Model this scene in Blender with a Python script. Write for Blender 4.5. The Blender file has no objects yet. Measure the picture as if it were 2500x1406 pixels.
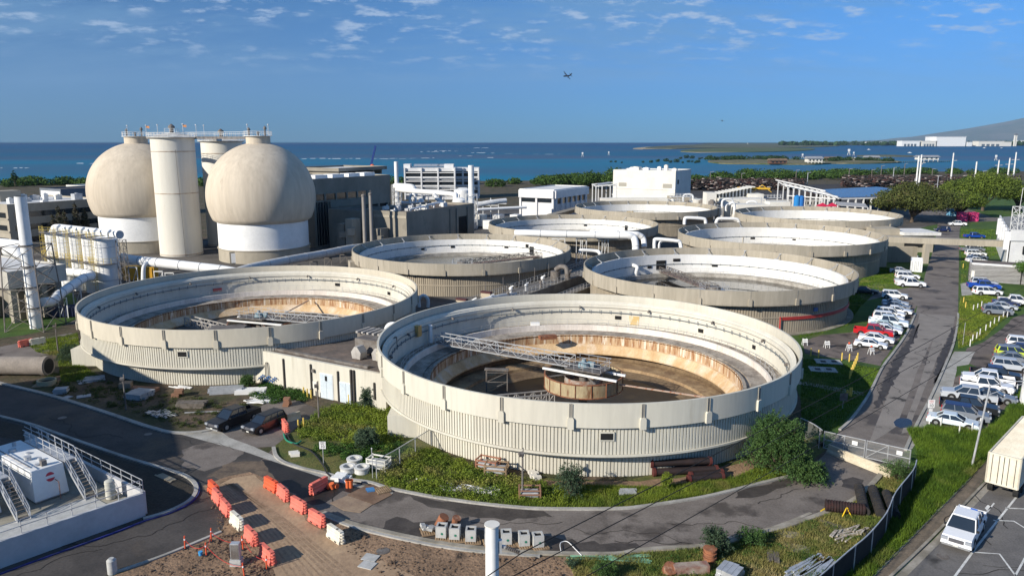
import bpy, bmesh, math, random
import numpy as np
from math import sin, cos, pi, radians, atan2, hypot, atan, sqrt, tan
from mathutils import Vector, Matrix, Euler
random.seed(11); rng = np.random.default_rng(5)
R = radians
scene = bpy.context.scene
COL = scene.collection
# ---------------------------------------------------------------- camera maths
FPX = 1840.0; HYP = 344.5; PIT = atan((703 - HYP) / FPX); CAM = Vector((0, 0, 30))
def at(px, py, Y=None, z=0.0):
    """point seen at photo pixel (px,py): on height z, or at distance Y"""
    x = (px - 1250) / FPX; y = (703 - py) / FPX
    d = Vector((x, cos(PIT) + y * sin(PIT), -sin(PIT) + y * cos(PIT)))
    s = Y / d.y if Y else (z - 30) / d.z
    return CAM + d * s
def g(px, py, z=0.0):
    p = at(px, py, z=z); return (p.x, p.y)
# ---------------------------------------------------------------- materials
MATS = {}
def M(name, c, c2=None, sc=1.0, rough=.85, metal=0.0, bump=0.0, lo=.4, hi=.62, st=(1, 1, 1), fine=.12, fsc=None, spec=.35,
      c3=None, sc3=.3, lo3=.5, hi3=.6, r3=None, rnd=0.0, alpha=None, trans=0, obj=False, emit=None, det=6):
    if name in MATS: return MATS[name]
    m = bpy.data.materials.new(name); m.use_nodes = True
    nt = m.node_tree; N = nt.nodes; L = nt.links
    b = N['Principled BSDF']
    b.inputs['Roughness'].default_value = rough; b.inputs['Metallic'].default_value = metal
    b.inputs['Specular IOR Level'].default_value = spec
    if obj: geo = N.new('ShaderNodeTexCoord'); src = geo.outputs['Object']
    else: geo = N.new('ShaderNodeNewGeometry'); src = geo.outputs['Position']
    mp = N.new('ShaderNodeMapping'); mp.inputs['Scale'].default_value = st; L.new(src, mp.inputs['Vector'])
    def noise(s, d=det, ro=.6):
        n = N.new('ShaderNodeTexNoise'); n.inputs['Scale'].default_value = s; n.inputs['Detail'].default_value = d
        n.inputs['Roughness'].default_value = ro
        L.new(mp.outputs[0], n.inputs['Vector']); return n
    def mr(o, a, bb, x=0., y=1.):
        r = N.new('ShaderNodeMapRange'); r.inputs[1].default_value = a; r.inputs[2].default_value = bb
        r.inputs[3].default_value = x; r.inputs[4].default_value = y; L.new(o, r.inputs[0]); return r.outputs[0]
    def mix(f, A, B, mode='MIX'):
        k = N.new('ShaderNodeMix'); k.data_type = 'RGBA'; k.blend_type = mode
        if isinstance(f, float): k.inputs[0].default_value = f
        else: L.new(f, k.inputs[0])
        for i, v in ((6, A), (7, B)):
            if isinstance(v, tuple): k.inputs[i].default_value = (*v, 1)
            else: L.new(v, k.inputs[i])
        return k.outputs[2]
    col = c
    if c2 is not None: col = mix(mr(noise(sc).outputs[0], lo, hi), c, c2)
    if c3 is not None:
        f3 = mr(noise(sc3).outputs[0], lo3, hi3)
        col = mix(f3, col, c3)
        if r3 is not None: L.new(mr(f3, 0, 1, rough, r3), b.inputs['Roughness'])
    if fine:
        v = mr(noise(fsc or sc * 9, 3).outputs[0], .3, .7, 1 - fine, 1 + fine)
        k = N.new('ShaderNodeCombineColor')
        for i in range(3): L.new(v, k.inputs[i])
        col = mix(1.0, col, k.outputs[0], 'MULTIPLY')
    if rnd:
        gi = N.new('ShaderNodeNewGeometry'); v = mr(gi.outputs['Random Per Island'], 0, 1, 1 - rnd, 1 + rnd)
        k = N.new('ShaderNodeCombineColor')
        for i in range(3): L.new(v, k.inputs[i])
        col = mix(1.0, col, k.outputs[0], 'MULTIPLY')
    if isinstance(col, tuple): b.inputs['Base Color'].default_value = (*col, 1)
    else: L.new(col, b.inputs['Base Color'])
    if bump:
        bp = N.new('ShaderNodeBump'); bp.inputs['Strength'].default_value = 1; bp.inputs['Distance'].default_value = bump
        L.new(noise(fsc or sc * 6, 5).outputs[0], bp.inputs['Height']); L.new(bp.outputs[0], b.inputs['Normal'])
    if trans:
        b.inputs['Subsurface Weight'].default_value = 0
        tr = N.new('ShaderNodeBsdfTranslucent'); ms = N.new('ShaderNodeMixShader'); ms.inputs[0].default_value = trans
        out = N['Material Output']
        if isinstance(col, tuple): tr.inputs[0].default_value = (*col, 1)
        else: L.new(col, tr.inputs[0])
        L.new(b.outputs[0], ms.inputs[1]); L.new(tr.outputs[0], ms.inputs[2]); L.new(ms.outputs[0], out.inputs[0])
    if alpha is not None: b.inputs['Alpha'].default_value = alpha
    if emit: b.inputs['Emission Color'].default_value = (*emit, 1); b.inputs['Emission Strength'].default_value = 1
    MATS[name] = m; return m
# ---------------------------------------------------------------- mesh builder
ORG = {}
class MB:
    def __init__(s): s.v = []; s.f = []; s.mi = []; s.cur = 0
    def add(s, vs, fs):
        o = len(s.v); s.v += [tuple(p) for p in vs]; s.f += [tuple(i + o for i in f) for f in fs]; s.mi += [s.cur] * len(fs); return s
    def box(s, c, d, rz=0.0, rx=0.0, ry=0.0):
        m = Euler((rx, ry, rz)).to_matrix(); c = Vector(c); h = [x / 2 for x in d]
        vs = [c + m @ Vector((h[0] * a, h[1] * b, h[2] * e)) for e in (-1, 1) for b in (-1, 1) for a in (-1, 1)]
        return s.add(vs, [(0, 2, 3, 1), (4, 5, 7, 6), (0, 1, 5, 4), (2, 6, 7, 3), (0, 4, 6, 2), (1, 3, 7, 5)])
    def bb(s, x0, x1, y0, y1, z0, z1): return s.box(((x0 + x1) / 2, (y0 + y1) / 2, (z0 + z1) / 2), (abs(x1 - x0), abs(y1 - y0), abs(z1 - z0)))
    def prism(s, poly, z0, z1):
        n = len(poly); vs = [(p[0], p[1], z0) for p in poly] + [(p[0], p[1], z1) for p in poly]
        return s.add(vs, [tuple(range(n))[::-1], tuple(range(n, 2 * n))] + [(i, (i + 1) % n, n + (i + 1) % n, n + i) for i in range(n)])
    def ext(s, poly, o, ax, ay, az, t0, t1):
        """polygon in the plane (ax, ay) at o pushed from t0 to t1 along az"""
        n = len(poly); o = Vector(o); ax = Vector(ax); ay = Vector(ay); az = Vector(az)
        vs = [o + ax * p[0] + ay * p[1] + az * t for t in (t0, t1) for p in poly]
        return s.add(vs, [tuple(range(n))[::-1], tuple(range(n, 2 * n))] + [(i, (i + 1) % n, n + (i + 1) % n, n + i) for i in range(n)])
    def lathe(s, prof, c=(0, 0), n=64, closed=False, a0=0.0, a1=2 * pi, cap=False):
        full = abs(a1 - a0 - 2 * pi) < 1e-6; m = n if full else n + 1; k = len(prof)
        vs = [(c[0] + r * cos(a0 + (a1 - a0) * i / n), c[1] + r * sin(a0 + (a1 - a0) * i / n), z) for i in range(m) for r, z in prof]
        fs = []
        for i in range(n):
            j = (i + 1) % m
            for q in range(k if closed else k - 1):
                q2 = (q + 1) % k; fs.append((i * k + q, j * k + q, j * k + q2, i * k + q2))
        if cap and full:
            fs.append(tuple(i * k + k - 1 for i in range(n)))
            fs.append(tuple(i * k for i in range(n))[::-1])
        elif cap:
            fs.append(tuple(range(k))); fs.append(tuple(n * k + q for q in range(k)))
        return s.add(vs, fs)
    def cone(s, p0, p1, r0, r1, n=8, caps=True):
        p0 = Vector(p0); p1 = Vector(p1); d = (p1 - p0)
        if d.length < 1e-6: return s
        d.normalize(); u = d.orthogonal().normalized(); w = d.cross(u)
        vs = [p + (u * cos(2 * pi * i / n) + w * sin(2 * pi * i / n)) * r for p, r in ((p0, r0), (p1, r1)) for i in range(n)]
        fs = [(i, (i + 1) % n, n + (i + 1) % n, n + i) for i in range(n)]
        if caps: fs += [tuple(range(n))[::-1], tuple(range(n, 2 * n))]
        return s.add(vs, fs)
    def rod(s, p0, p1, r, n=5): return s.cone(p0, p1, r, r, n)
    def tube(s, path, r, n=10, caps=True):
        P = [Vector(p) for p in path]; k = len(P); rr = r if isinstance(r, (list, tuple)) else [r] * k
        T = [(P[min(i + 1, k - 1)] - P[max(i - 1, 0)]).normalized() for i in range(k)]
        u = T[0].orthogonal().normalized(); vs = []
        for i in range(k):
            u = (u - T[i] * u.dot(T[i])).normalized(); w = T[i].cross(u)
            vs += [P[i] + (u * cos(2 * pi * j / n) + w * sin(2 * pi * j / n)) * rr[i] for j in range(n)]
        fs = [(i * n + j, i * n + (j + 1) % n, (i + 1) * n + (j + 1) % n, (i + 1) * n + j) for i in range(k - 1) for j in range(n)]
        if caps: fs += [tuple(range(n))[::-1], tuple((k - 1) * n + j for j in range(n))]
        return s.add(vs, fs)
    def sphere(s, c, r, n=16, m=10, sc=(1, 1, 1)):
        vs = [(c[0] + r * sc[0] * sin(pi * j / m) * cos(2 * pi * i / n), c[1] + r * sc[1] * sin(pi * j / m) * sin(2 * pi * i / n), c[2] + r * sc[2] * cos(pi * j / m)) for j in range(m + 1) for i in range(n)]
        return s.add(vs, [(j * n + i, (j + 1) * n + i, (j + 1) * n + (i + 1) % n, j * n + (i + 1) % n) for j in range(m) for i in range(n)])
    def beam(s, p0, p1, w, h=None, up=(0, 0, 1)):
        p0 = Vector(p0); p1 = Vector(p1); d = p1 - p0; L = d.length
        if L < 1e-6: return s
        d.normalize(); up = Vector(up)
        if abs(d.dot(up)) > .98: up = Vector((1, 0, 0))
        sd = d.cross(up).normalized(); u = sd.cross(d); h = h or w
        vs = [p + sd * (a * w / 2) + u * (b * h / 2) for p in (p0, p1) for a, b in ((-1, -1), (1, -1), (1, 1), (-1, 1))]
        return s.add(vs, [(3, 2, 1, 0), (4, 5, 6, 7)] + [(i, (i + 1) % 4, 4 + (i + 1) % 4, 4 + i) for i in range(4)])
    def np_add(s, V, Fc):
        o = len(s.v); s.v += [tuple(x) for x in V.tolist()]; s.f += [tuple(i + o for i in f) for f in Fc.tolist()]; s.mi += [s.cur] * len(Fc); return s
    def build(s, name, mat, parent=None, smooth=False, origin=None, edge=None, bevel=0):
        org = Vector(origin) if origin is not None else (ORG[parent.name] if parent is not None else Vector((0, 0, 0)))
        me = bpy.data.meshes.new(name)
        V = [(p[0] - org.x, p[1] - org.y, p[2] - org.z) for p in s.v]
        me.from_pydata(V, [], s.f)
        mats = mat if isinstance(mat, (list, tuple)) else [mat]
        for m in mats: me.materials.append(m)
        if len(mats) > 1: me.polygons.foreach_set('material_index', s.mi)
        me.update()
        bm = bmesh.new(); bm.from_mesh(me); bmesh.ops.recalc_face_normals(bm, faces=bm.faces); bm.to_mesh(me); bm.free()
        if smooth:
            me.polygons.foreach_set('use_smooth', [True] * len(me.polygons))
            try: me.set_sharp_from_angle(angle=R(edge or 35))
            except Exception: pass
        o = bpy.data.objects.new(name, me); COL.objects.link(o)
        ORG[o.name] = org.copy()
        if parent is not None: o.parent = parent
        if parent is None or origin is not None: o.location = org - (ORG[parent.name] if parent is not None else Vector((0, 0, 0)))
        if bevel:
            b = o.modifiers.new('bevel', 'BEVEL'); b.width = bevel; b.segments = 2; b.limit_method = 'ANGLE'
        return o
def fastmesh(name, V, Fc, mat, parent=None, origin=None, smooth=False, midx=None):
    """numpy arrays -> object"""
    org = Vector(origin) if origin is not None else (ORG[parent.name] if parent is not None else Vector((0, 0, 0)))
    V = np.asarray(V, dtype=np.float64) - np.array(org); Fc = np.asarray(Fc, dtype=np.int32); k = Fc.shape[1]
    me = bpy.data.meshes.new(name); me.vertices.add(len(V)); me.vertices.foreach_set('co', V.astype(np.float32).ravel())
    me.loops.add(Fc.size); me.loops.foreach_set('vertex_index', Fc.ravel())
    me.polygons.add(len(Fc)); me.polygons.foreach_set('loop_start', np.arange(0, Fc.size, k, dtype=np.int32))
    for m in (mat if isinstance(mat, (list, tuple)) else [mat]): me.materials.append(m)
    if midx is not None: me.polygons.foreach_set('material_index', np.asarray(midx, dtype=np.int32))
    if smooth: me.polygons.foreach_set('use_smooth', np.ones(len(Fc), dtype=bool))
    me.update(calc_edges=True); me.validate()
    o = bpy.data.objects.new(name, me); COL.objects.link(o); ORG[o.name] = org.copy()
    if parent is not None: o.parent = parent
    if parent is None or origin is not None: o.location = org - (ORG[parent.name] if parent is not None else Vector((0, 0, 0)))
    return o
def tag(o, label=None, cat=None, group=None, kind=None):
    if label: o['label'] = label
    if cat: o['category'] = cat
    if group: o['group'] = group
    if kind: o['kind'] = kind
    return o
def thing(name, label, cat, loc=(0, 0, 0), rz=0.0, group=None):
    o = bpy.data.objects.new(name, None); o.empty_display_size = .3; COL.objects.link(o)
    o.location = loc; o.rotation_euler = (0, 0, rz); ORG[o.name] = Vector(loc)
    return tag(o, label, cat, group)
def proto(name, cat):
    """thing modelled round the origin, placed by put()"""
    return thing(name, '', cat)
TREE = {}
def put(root, loc, rz=0.0, label=None, group=None, mats=None, sc=None, rot=None):
    """first call moves the prototype itself, later calls copy it with its parts and sub-parts"""
    def paint_(o):
        nm = o.name.split('.')[0]
        if mats and nm in mats and o.type == 'MESH':
            o.material_slots[0].link = 'OBJECT'; o.material_slots[0].material = mats[nm]
    def cp(node, par):
        o, kids = node; c = o.copy(); COL.objects.link(c)
        if par is not None: c.parent = par
        paint_(c)
        for k in kids: cp(k, c)
        return c
    def walk(node): paint_(node[0]); [walk(k) for k in node[1]]
    if root.name not in TREE:
        ch = {}
        for o in COL.objects:
            if o.parent: ch.setdefault(o.parent.name, []).append(o)
        def mk_(o): return (o, [mk_(k) for k in ch.get(o.name, ())])
        TREE[root.name] = mk_(root); r = root; walk(TREE[root.name])
    else: r = cp(TREE[root.name], None)
    r.location = loc; r.rotation_euler = rot if rot else (0, 0, rz)
    if sc: r.scale = (sc, sc, sc) if isinstance(sc, (int, float)) else sc
    if label: r['label'] = label
    if group: r['group'] = group
    return r
def cr(pts, n=6, closed=False):
    """Catmull-Rom through 2-D or 3-D points"""
    P = [Vector(p) for p in pts]; k = len(P); out = []
    rngk = range(k if closed else k - 1)
    for i in rngk:
        p0 = P[(i - 1) % k] if closed or i > 0 else P[0]; p1 = P[i]; p2 = P[(i + 1) % k]
        p3 = P[(i + 2) % k] if closed or i + 2 < k else P[-1]
        for j in range(n):
            t = j / n
            out.append(.5 * ((2 * p1) + (p2 - p0) * t + (2 * p0 - 5 * p1 + 4 * p2 - p3) * t * t + (3 * p1 - p0 - 3 * p2 + p3) * t ** 3))
    if not closed: out.append(P[-1])
    return out
def sheet(name, pts, z, mat, jit=0.0, step=1.0, kind='structure', label=None, px=True):
    """ground patch with an outline that may be rough"""
    P = [Vector(g(*p)) for p in pts] if px else [Vector(p) for p in pts]; out = []
    for i in range(len(P)):
        a, b = P[i], P[(i + 1) % len(P)]; L = (b - a).length; n = max(1, int(L / step)) if jit else 1
        for j in range(n):
            q = a.lerp(b, j / n)
            if jit and (j or True): q = q + Vector((random.uniform(-jit, jit), random.uniform(-jit, jit)))
            out.append(q)
    o = MB().add([(p.x, p.y, z) for p in out], [tuple(range(len(out)))]).build(name, mat)
    if label: o['label'] = label
    o['kind'] = kind; return o
def strip(mb, path, w, h, z0=0.0):
    """kerb / wall of rectangular section along a 2-D path (world)"""
    P = [Vector((p[0], p[1])) for p in path]; k = len(P); L = []
    for i in range(k):
        d = (P[min(i + 1, k - 1)] - P[max(i - 1, 0)]).normalized(); n = Vector((-d.y, d.x)); L.append((P[i] - n * w / 2, P[i] + n * w / 2))
    vs = []
    for a, b in L: vs += [(a.x, a.y, z0), (b.x, b.y, z0), (b.x, b.y, z0 + h), (a.x, a.y, z0 + h)]
    fs = [(i * 4 + j, i * 4 + (j + 1) % 4, i * 4 + 4 + (j + 1) % 4, i * 4 + 4 + j) for i in range(k - 1) for j in range(4)]
    fs += [(3, 2, 1, 0), (k * 4 - 4, k * 4 - 3, k * 4 - 2, k * 4 - 1)]
    return mb.add(vs, fs)
def gpath(pts, n=5): return cr([g(*p) for p in pts], n)
def rail(mb, pts, h=1.0, sp=1.5, r=.03, rails=(1.0, .55), z=None):
    """handrail: posts every sp metres along a 3-D path, rails at the fractions"""
    P = [Vector(p) for p in pts]
    for a, b in zip(P[:-1], P[1:]):
        for q in rails: mb.beam(a + Vector((0, 0, h * q)), b + Vector((0, 0, h * q)), r * 1.6)
    acc = 0.0; mb.beam(P[0], P[0] + Vector((0, 0, h)), r * 1.8)
    for a, b in zip(P[:-1], P[1:]):
        L = (b - a).length; t = sp - acc
        while t <= L + 1e-6:
            q = a.lerp(b, t / L); mb.beam(q, q + Vector((0, 0, h)), r * 1.8); t += sp
        acc = (acc + L) % sp
    return mb
# ---------------------------------------------------------------- camera, sun, sky
cd = bpy.data.cameras.new('camera'); cam = bpy.data.objects.new('camera', cd); COL.objects.link(cam)
cam.location = CAM; cam.rotation_euler = (pi / 2 - PIT, 0, 0)
cd.sensor_width = 36; cd.lens = 36 * FPX / 2500; cd.clip_end = 60000; cd.clip_start = .5; scene.camera = cam
SUNAZ = R(217); SUNEL = R(25)
sd = bpy.data.lights.new('sun', 'SUN'); sun = bpy.data.objects.new('sun', sd); COL.objects.link(sun)
sd.energy = 4.4; sd.angle = R(.53); sd.color = (1, .93, .82)
S = Vector((cos(SUNEL) * cos(SUNAZ), cos(SUNEL) * sin(SUNAZ), sin(SUNEL)))
sun.rotation_euler = S.to_track_quat('Z', 'Y').to_euler(); sun.location = (-60, -40, 60)
w = bpy.data.worlds.new('World'); scene.world = w; w.use_nodes = True
nt = w.node_tree; N = nt.nodes; L = nt.links; bg = N['Background']; bg.inputs[1].default_value = .078
sky = N.new('ShaderNodeTexSky'); sky.sky_type = 'NISHITA'; sky.sun_disc = False
sky.sun_elevation = SUNEL; sky.sun_rotation = (pi / 2 - SUNAZ) % (2 * pi); sky.altitude = 0; sky.air_density = 1.0; sky.dust_density = .1; sky.ozone_density = 6
tc = N.new('ShaderNodeTexCoord'); sx = N.new('ShaderNodeSeparateXYZ'); L.new(tc.outputs['Generated'], sx.inputs[0])
def wm(op, a, b_=None):
    m = N.new('ShaderNodeMath'); m.operation = op
    for i, v in enumerate((a, b_)):
        if v is None: continue
        if isinstance(v, (int, float)): m.inputs[i].default_value = v
        else: L.new(v, m.inputs[i])
    return m.outputs[0]
zz = wm('ADD', wm('MAXIMUM', sx.outputs[2], 0.0), .2)
cx = N.new('ShaderNodeCombineXYZ'); L.new(wm('DIVIDE', sx.outputs[0], zz), cx.inputs[0]); L.new(wm('DIVIDE', sx.outputs[1], zz), cx.inputs[1])
def wnoise(s, off, d=6, ro=.6, st=(1, 1, 1)):
    mp = N.new('ShaderNodeMapping'); mp.inputs['Location'].default_value = off; mp.inputs['Scale'].default_value = st; L.new(cx.outputs[0], mp.inputs[0])
    n = N.new('ShaderNodeTexNoise'); n.inputs['Scale'].default_value = s; n.inputs['Detail'].default_value = d; n.inputs['Roughness'].default_value = ro
    L.new(mp.outputs[0], n.inputs[0]); return n.outputs[0]
def wr(v, a, b_, x=0., y=1.):
    r = N.new('ShaderNodeMapRange'); r.inputs[1].default_value = a; r.inputs[2].default_value = b_; r.inputs[3].default_value = x; r.inputs[4].default_value = y
    r.interpolation_type = 'SMOOTHSTEP'; L.new(v, r.inputs[0]); return r.outputs[0]
puffs = wm('MULTIPLY', wr(wnoise(9.5, (3.1, 1.7, 0), 6, .6, (.85, 1, 1)), .5, .66), wr(wnoise(1.9, (7.3, 2.2, 0), 2), .4, .52))
puffs = wm('MULTIPLY', puffs, wr(sx.outputs[2], .07, .14))
veil = wm('MULTIPLY', wr(wnoise(1.5, (1.4, 5.2, 0), 7, .68, (.6, 1.6, 1)), .4, .66), wr(sx.outputs[2], .03, .12))
mx = N.new('ShaderNodeMix'); mx.data_type = 'RGBA'; L.new(wm('MULTIPLY', veil, .6), mx.inputs[0])
hs = N.new('ShaderNodeHueSaturation'); hs.inputs['Saturation'].default_value = 1.15; hs.inputs['Value'].default_value = 1.0; L.new(sky.outputs[0], hs.inputs['Color'])
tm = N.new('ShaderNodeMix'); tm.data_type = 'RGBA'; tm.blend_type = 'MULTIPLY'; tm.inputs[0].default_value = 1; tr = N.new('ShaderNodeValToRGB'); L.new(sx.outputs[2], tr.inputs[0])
for e_, (p_, c_) in zip([tr.color_ramp.elements[0], tr.color_ramp.elements[1], tr.color_ramp.elements.new(.06), tr.color_ramp.elements.new(.16)], [(0, (.14, .39, .8)), (.5, (1.5, 1.6, 1.5)), (.06, (.12, .43, .85)), (.16, (.3, .6, .86))]): e_.position = p_; e_.color = (*c_, 1)  # top of the ramp brightens the overhead sky, out of view, to add fill
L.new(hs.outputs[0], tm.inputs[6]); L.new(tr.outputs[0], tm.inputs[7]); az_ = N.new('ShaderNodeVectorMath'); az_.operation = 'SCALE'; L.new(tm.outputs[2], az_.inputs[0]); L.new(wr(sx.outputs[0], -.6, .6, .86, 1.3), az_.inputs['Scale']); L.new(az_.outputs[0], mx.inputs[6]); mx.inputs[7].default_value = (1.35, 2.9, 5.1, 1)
mx2 = N.new('ShaderNodeMix'); mx2.data_type = 'RGBA'; L.new(wm('MULTIPLY', puffs, .75), mx2.inputs[0]); L.new(mx.outputs[2], mx2.inputs[6]); mx2.inputs[7].default_value = (4.3, 5.4, 7.2, 1)
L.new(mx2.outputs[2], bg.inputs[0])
scene.view_settings.view_transform = 'Standard'; scene.view_settings.look = 'None'; scene.view_settings.exposure = .5; scene.view_settings.gamma = 1
scene.cycles.max_bounces = 6; scene.cycles.diffuse_bounces = 3; scene.cycles.glossy_bounces = 2; scene.cycles.transparent_max_bounces = 6; scene.cycles.volume_bounces = 0
scene.cycles.use_adaptive_sampling = True; scene.cycles.use_denoising = True
# ================================================================ the setting
TANKS = dict(A=(8.6, 87.0, 7.45), B=(-39.0, 113.2, 7.45), C=(-11.2, 168.0, 6.7), D=(17.6, 217.5, 6.9), E=(46.4, 262.5, 7.8), F=(37.7, 138.0, 7.3), G=(65.8, 185.0, 7.85), H=(94.5, 234.5, 8.1))
asphalt = M('asphalt', (.19, .165, .145), (.14, .12, .105), sc=.35, c3=(.08, .067, .058), sc3=.16, lo3=.54, hi3=.6, r3=.7, rough=.92, fine=.18, fsc=6, bump=.01)
asph_new = M('fresh_asphalt', (.075, .067, .061), (.045, .041, .038), sc=.25, c3=(.1, .078, .058), sc3=.12, lo3=.56, hi3=.7, rough=.85, fine=.2, fsc=5, bump=.01)
asph_old = M('worn_asphalt', (.25, .225, .2), (.2, .18, .16), sc=.3, c3=(.05, .046, .043), sc3=.3, lo3=.6, hi3=.66, rough=.92, fine=.14, fsc=7, bump=.008)
asph_dark = M('wet_asphalt', (.02, .018, .016), (.03, .026, .024), sc=.5, rough=.55, fine=.2, fsc=4)
dirt = M('dirt', (.3, .195, .12), (.2, .13, .08), sc=.25, c3=(.06, .042, .03), sc3=.6, lo3=.56, hi3=.7, rough=.95, fine=.3, fsc=4, bump=.12)
dirt_track = M('packed_dirt', (.4, .28, .175), (.31, .21, .132), sc=.22, rough=.95, fine=.14, fsc=3, bump=.03, st=(1, .6, 1))
soil = M('soil_and_weeds', (.105, .075, .05), (.045, .05, .018), sc=.22, c3=(.03, .024, .018), sc3=.5, lo3=.55, hi3=.7, rough=.95, fine=.35, fsc=3, bump=.08)
gravel = M('gravel_lot', (.17, .14, .122), (.12, .1, .088), sc=.15, c3=(.034, .029, .027), sc3=.3, lo3=.52, hi3=.66, rough=.95, fine=.25, fsc=7, bump=.03)
lawn = M('lawn', (.06, .115, .014), (.035, .08, .012), sc=.2, c3=(.1, .12, .03), sc3=.12, lo3=.56, hi3=.7, rough=.95, fine=.35, fsc=5, bump=.08)
drygrass = M('dry_grass', (.13, .12, .035), (.06, .085, .018), sc=.5, rough=.95, fine=.35, fsc=5, bump=.08)
yard = M('plant_yard', (.12, .11, .1), (.06, .055, .05), sc=.08, rough=.9, fine=.25, fsc=2)
farland = M('far_land', (.028, .034, .016), (.05, .045, .03), sc=.02, rough=.95, fine=.3, fsc=.3)
concrete = M('kerb_concrete', (.4, .385, .35), (.28, .27, .24), sc=.4, rough=.9, fine=.15, fsc=5)
concrete_old = M('old_concrete', (.34, .31, .26), (.2, .18, .14), sc=.5, rough=.92, fine=.2, fsc=4)
paint = M('road_paint', (.7, .7, .67), (.5, .5, .47), sc=1.5, rough=.8, fine=.1)
# land with round holes for the two open tanks
bm = bmesh.new()
coast = [(-1500, 520), (-600, 545), (-420, 550), (-300, 553), (-180, 560), (-60, 575), (30, 590), (120, 610), (190, 640), (260, 690), (330, 735), (420, 760), (560, 775), (1500, 800)]
outer = [(1500, -60), (-1500, -60)] + coast
def loop(pts):
    vs = [bm.verts.new((p[0], p[1], 0)) for p in pts]
    for i in range(len(vs)): bm.edges.new((vs[i], vs[(i + 1) % len(vs)]))
loop(outer)
for k in 'AB':
    loop([(TANKS[k][0] + 22.3 * cos(2 * pi * i / 72), TANKS[k][1] + 22.3 * sin(2 * pi * i / 72)) for i in range(72)])
bmesh.ops.triangle_fill(bm, edges=bm.edges[:], use_beauty=True, normal=(0, 0, 1))
me = bpy.data.meshes.new('ground'); bm.to_mesh(me); bm.free(); me.materials.append(soil)
o = bpy.data.objects.new('ground', me); COL.objects.link(o); o['kind'] = 'structure'
# ocean: deep blue far off, teal reef flats nearer, lilac-blue sandbars
def sea_mat():
    m = bpy.data.materials.new('sea_water'); m.use_nodes = True; nt = m.node_tree; N = nt.nodes; L = nt.links; b = N['Principled BSDF']
    geo = N.new('ShaderNodeNewGeometry'); sp = N.new('ShaderNodeSeparateXYZ'); L.new(geo.outputs['Position'], sp.inputs[0])
    def noise(sc, st, d=5, ro=.6):
        mp = N.new('ShaderNodeMapping'); mp.inputs['Scale'].default_value = st; L.new(geo.outputs['Position'], mp.inputs[0])
        n = N.new('ShaderNodeTexNoise'); n.inputs['Scale'].default_value = sc; n.inputs['Detail'].default_value = d; n.inputs['Roughness'].default_value = ro; L.new(mp.outputs[0], n.inputs[0]); return n.outputs[0]
    def math(op, a, bb):
        k = N.new('ShaderNodeMath'); k.operation = op
        for i, v in enumerate((a, bb)):
            if isinstance(v, (int, float)): k.inputs[i].default_value = v
            else: L.new(v, k.inputs[i])
        return k.outputs[0]
    lg = math('LOGARITHM', math('MAXIMUM', sp.outputs[1], 100.), 10.)
    lg = math('ADD', lg, math('MULTIPLY', math('SUBTRACT', noise(.0011, (1, 1.5, 1)), .5), .55))
    lg = math('ADD', lg, math('MULTIPLY', math('SUBTRACT', noise(.012, (.25, 1, 1)), .5), .12))
    rp = N.new('ShaderNodeValToRGB'); r2 = math('DIVIDE', math('SUBTRACT', lg, 2.6), 1.6); L.new(r2, rp.inputs[0])
    cs = [(0, (.014, .14, .21)), (.12, (.014, .16, .26)), (.2, (.04, .12, .2)), (.29, (.016, .15, .25)), (.36, (.06, .1, .17)), (.43, (.012, .105, .19)), (.52, (.035, .09, .17)), (.6, (.006, .085, .18)), (.72, (.006, .06, .155)), (.85, (.005, .036, .115)), (1, (.004, .026, .1))]
    el = rp.color_ramp.elements
    while len(el) < len(cs): el.new(.5)
    for e, (p, c) in zip(el, cs): e.position = p; e.color = (*c, 1)
    L.new(rp.outputs[0], b.inputs['Base Color']); b.inputs['Roughness'].default_value = .5; b.inputs['Specular IOR Level'].default_value = .12
    bp = N.new('ShaderNodeBump'); bp.inputs['Strength'].default_value = .5; bp.inputs['Distance'].default_value = .7
    L.new(noise(.16, (.5, 1, 1), 6, .7), bp.inputs['Height']); L.new(bp.outputs[0], b.inputs['Normal'])
    return m
o = MB().add([(-16000, 200, -1.6), (16000, 200, -1.6), (16000, 14000, -1.6), (-16000, 14000, -1.6)], [(0, 1, 2, 3)]).build('sea', sea_mat()); o['kind'] = 'structure'
beach = MB(); strip(beach, [Vector((p[0], p[1] + 2)) for p in coast[4:-2]], 14, .05, -.9)
tag(beach.build('beach', M('sand', (.42, .34, .22), (.3, .24, .15), sc=.1)), kind='structure')
surf = M('surf_foam', (.8, .82, .84), (.55, .65, .7), sc=.2, rough=.9)
mb = MB()
for (x0, x1, y, th) in [(735, 885, 388, 2.2), (905, 1000, 388, 1.3), (1026, 1058, 386, 2), (1025, 1085, 371, 2.5), (1150, 1215, 374, 1.8), (1060, 1110, 369, 1.6), (1155, 1190, 362, 1.2), (185, 238, 400, 2.4), (0, 12, 411, 2), (32, 62, 411, 2.5), (1230, 1260, 376, 1.2), (1300, 1380, 377, 1.), (1188, 1205, 386, 1.6), (950, 975, 388, 1.6), (1120, 1150, 381, 1.2)]:
    x = x0
    while x < x1:
        L_ = random.uniform(6, 26); t = th * random.uniform(.3, 1); yy = y + random.uniform(-.6, .6)
        a = at(x, yy, z=-1.5); b_ = at(min(x + L_, x1), yy, z=-1.5); a2 = at(x + L_ * .8, yy - t * .55, z=-1.5); a3 = at(x + L_ * .2, yy - t * .5, z=-1.5)
        mb.add([a, b_, a2, a3], [(0, 1, 2, 3)]); x += L_ + random.uniform(0, 12)
o = mb.build('surf', surf); o['kind'] = 'stuff'; o['label'] = 'white lines of surf breaking on the reef'
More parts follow.
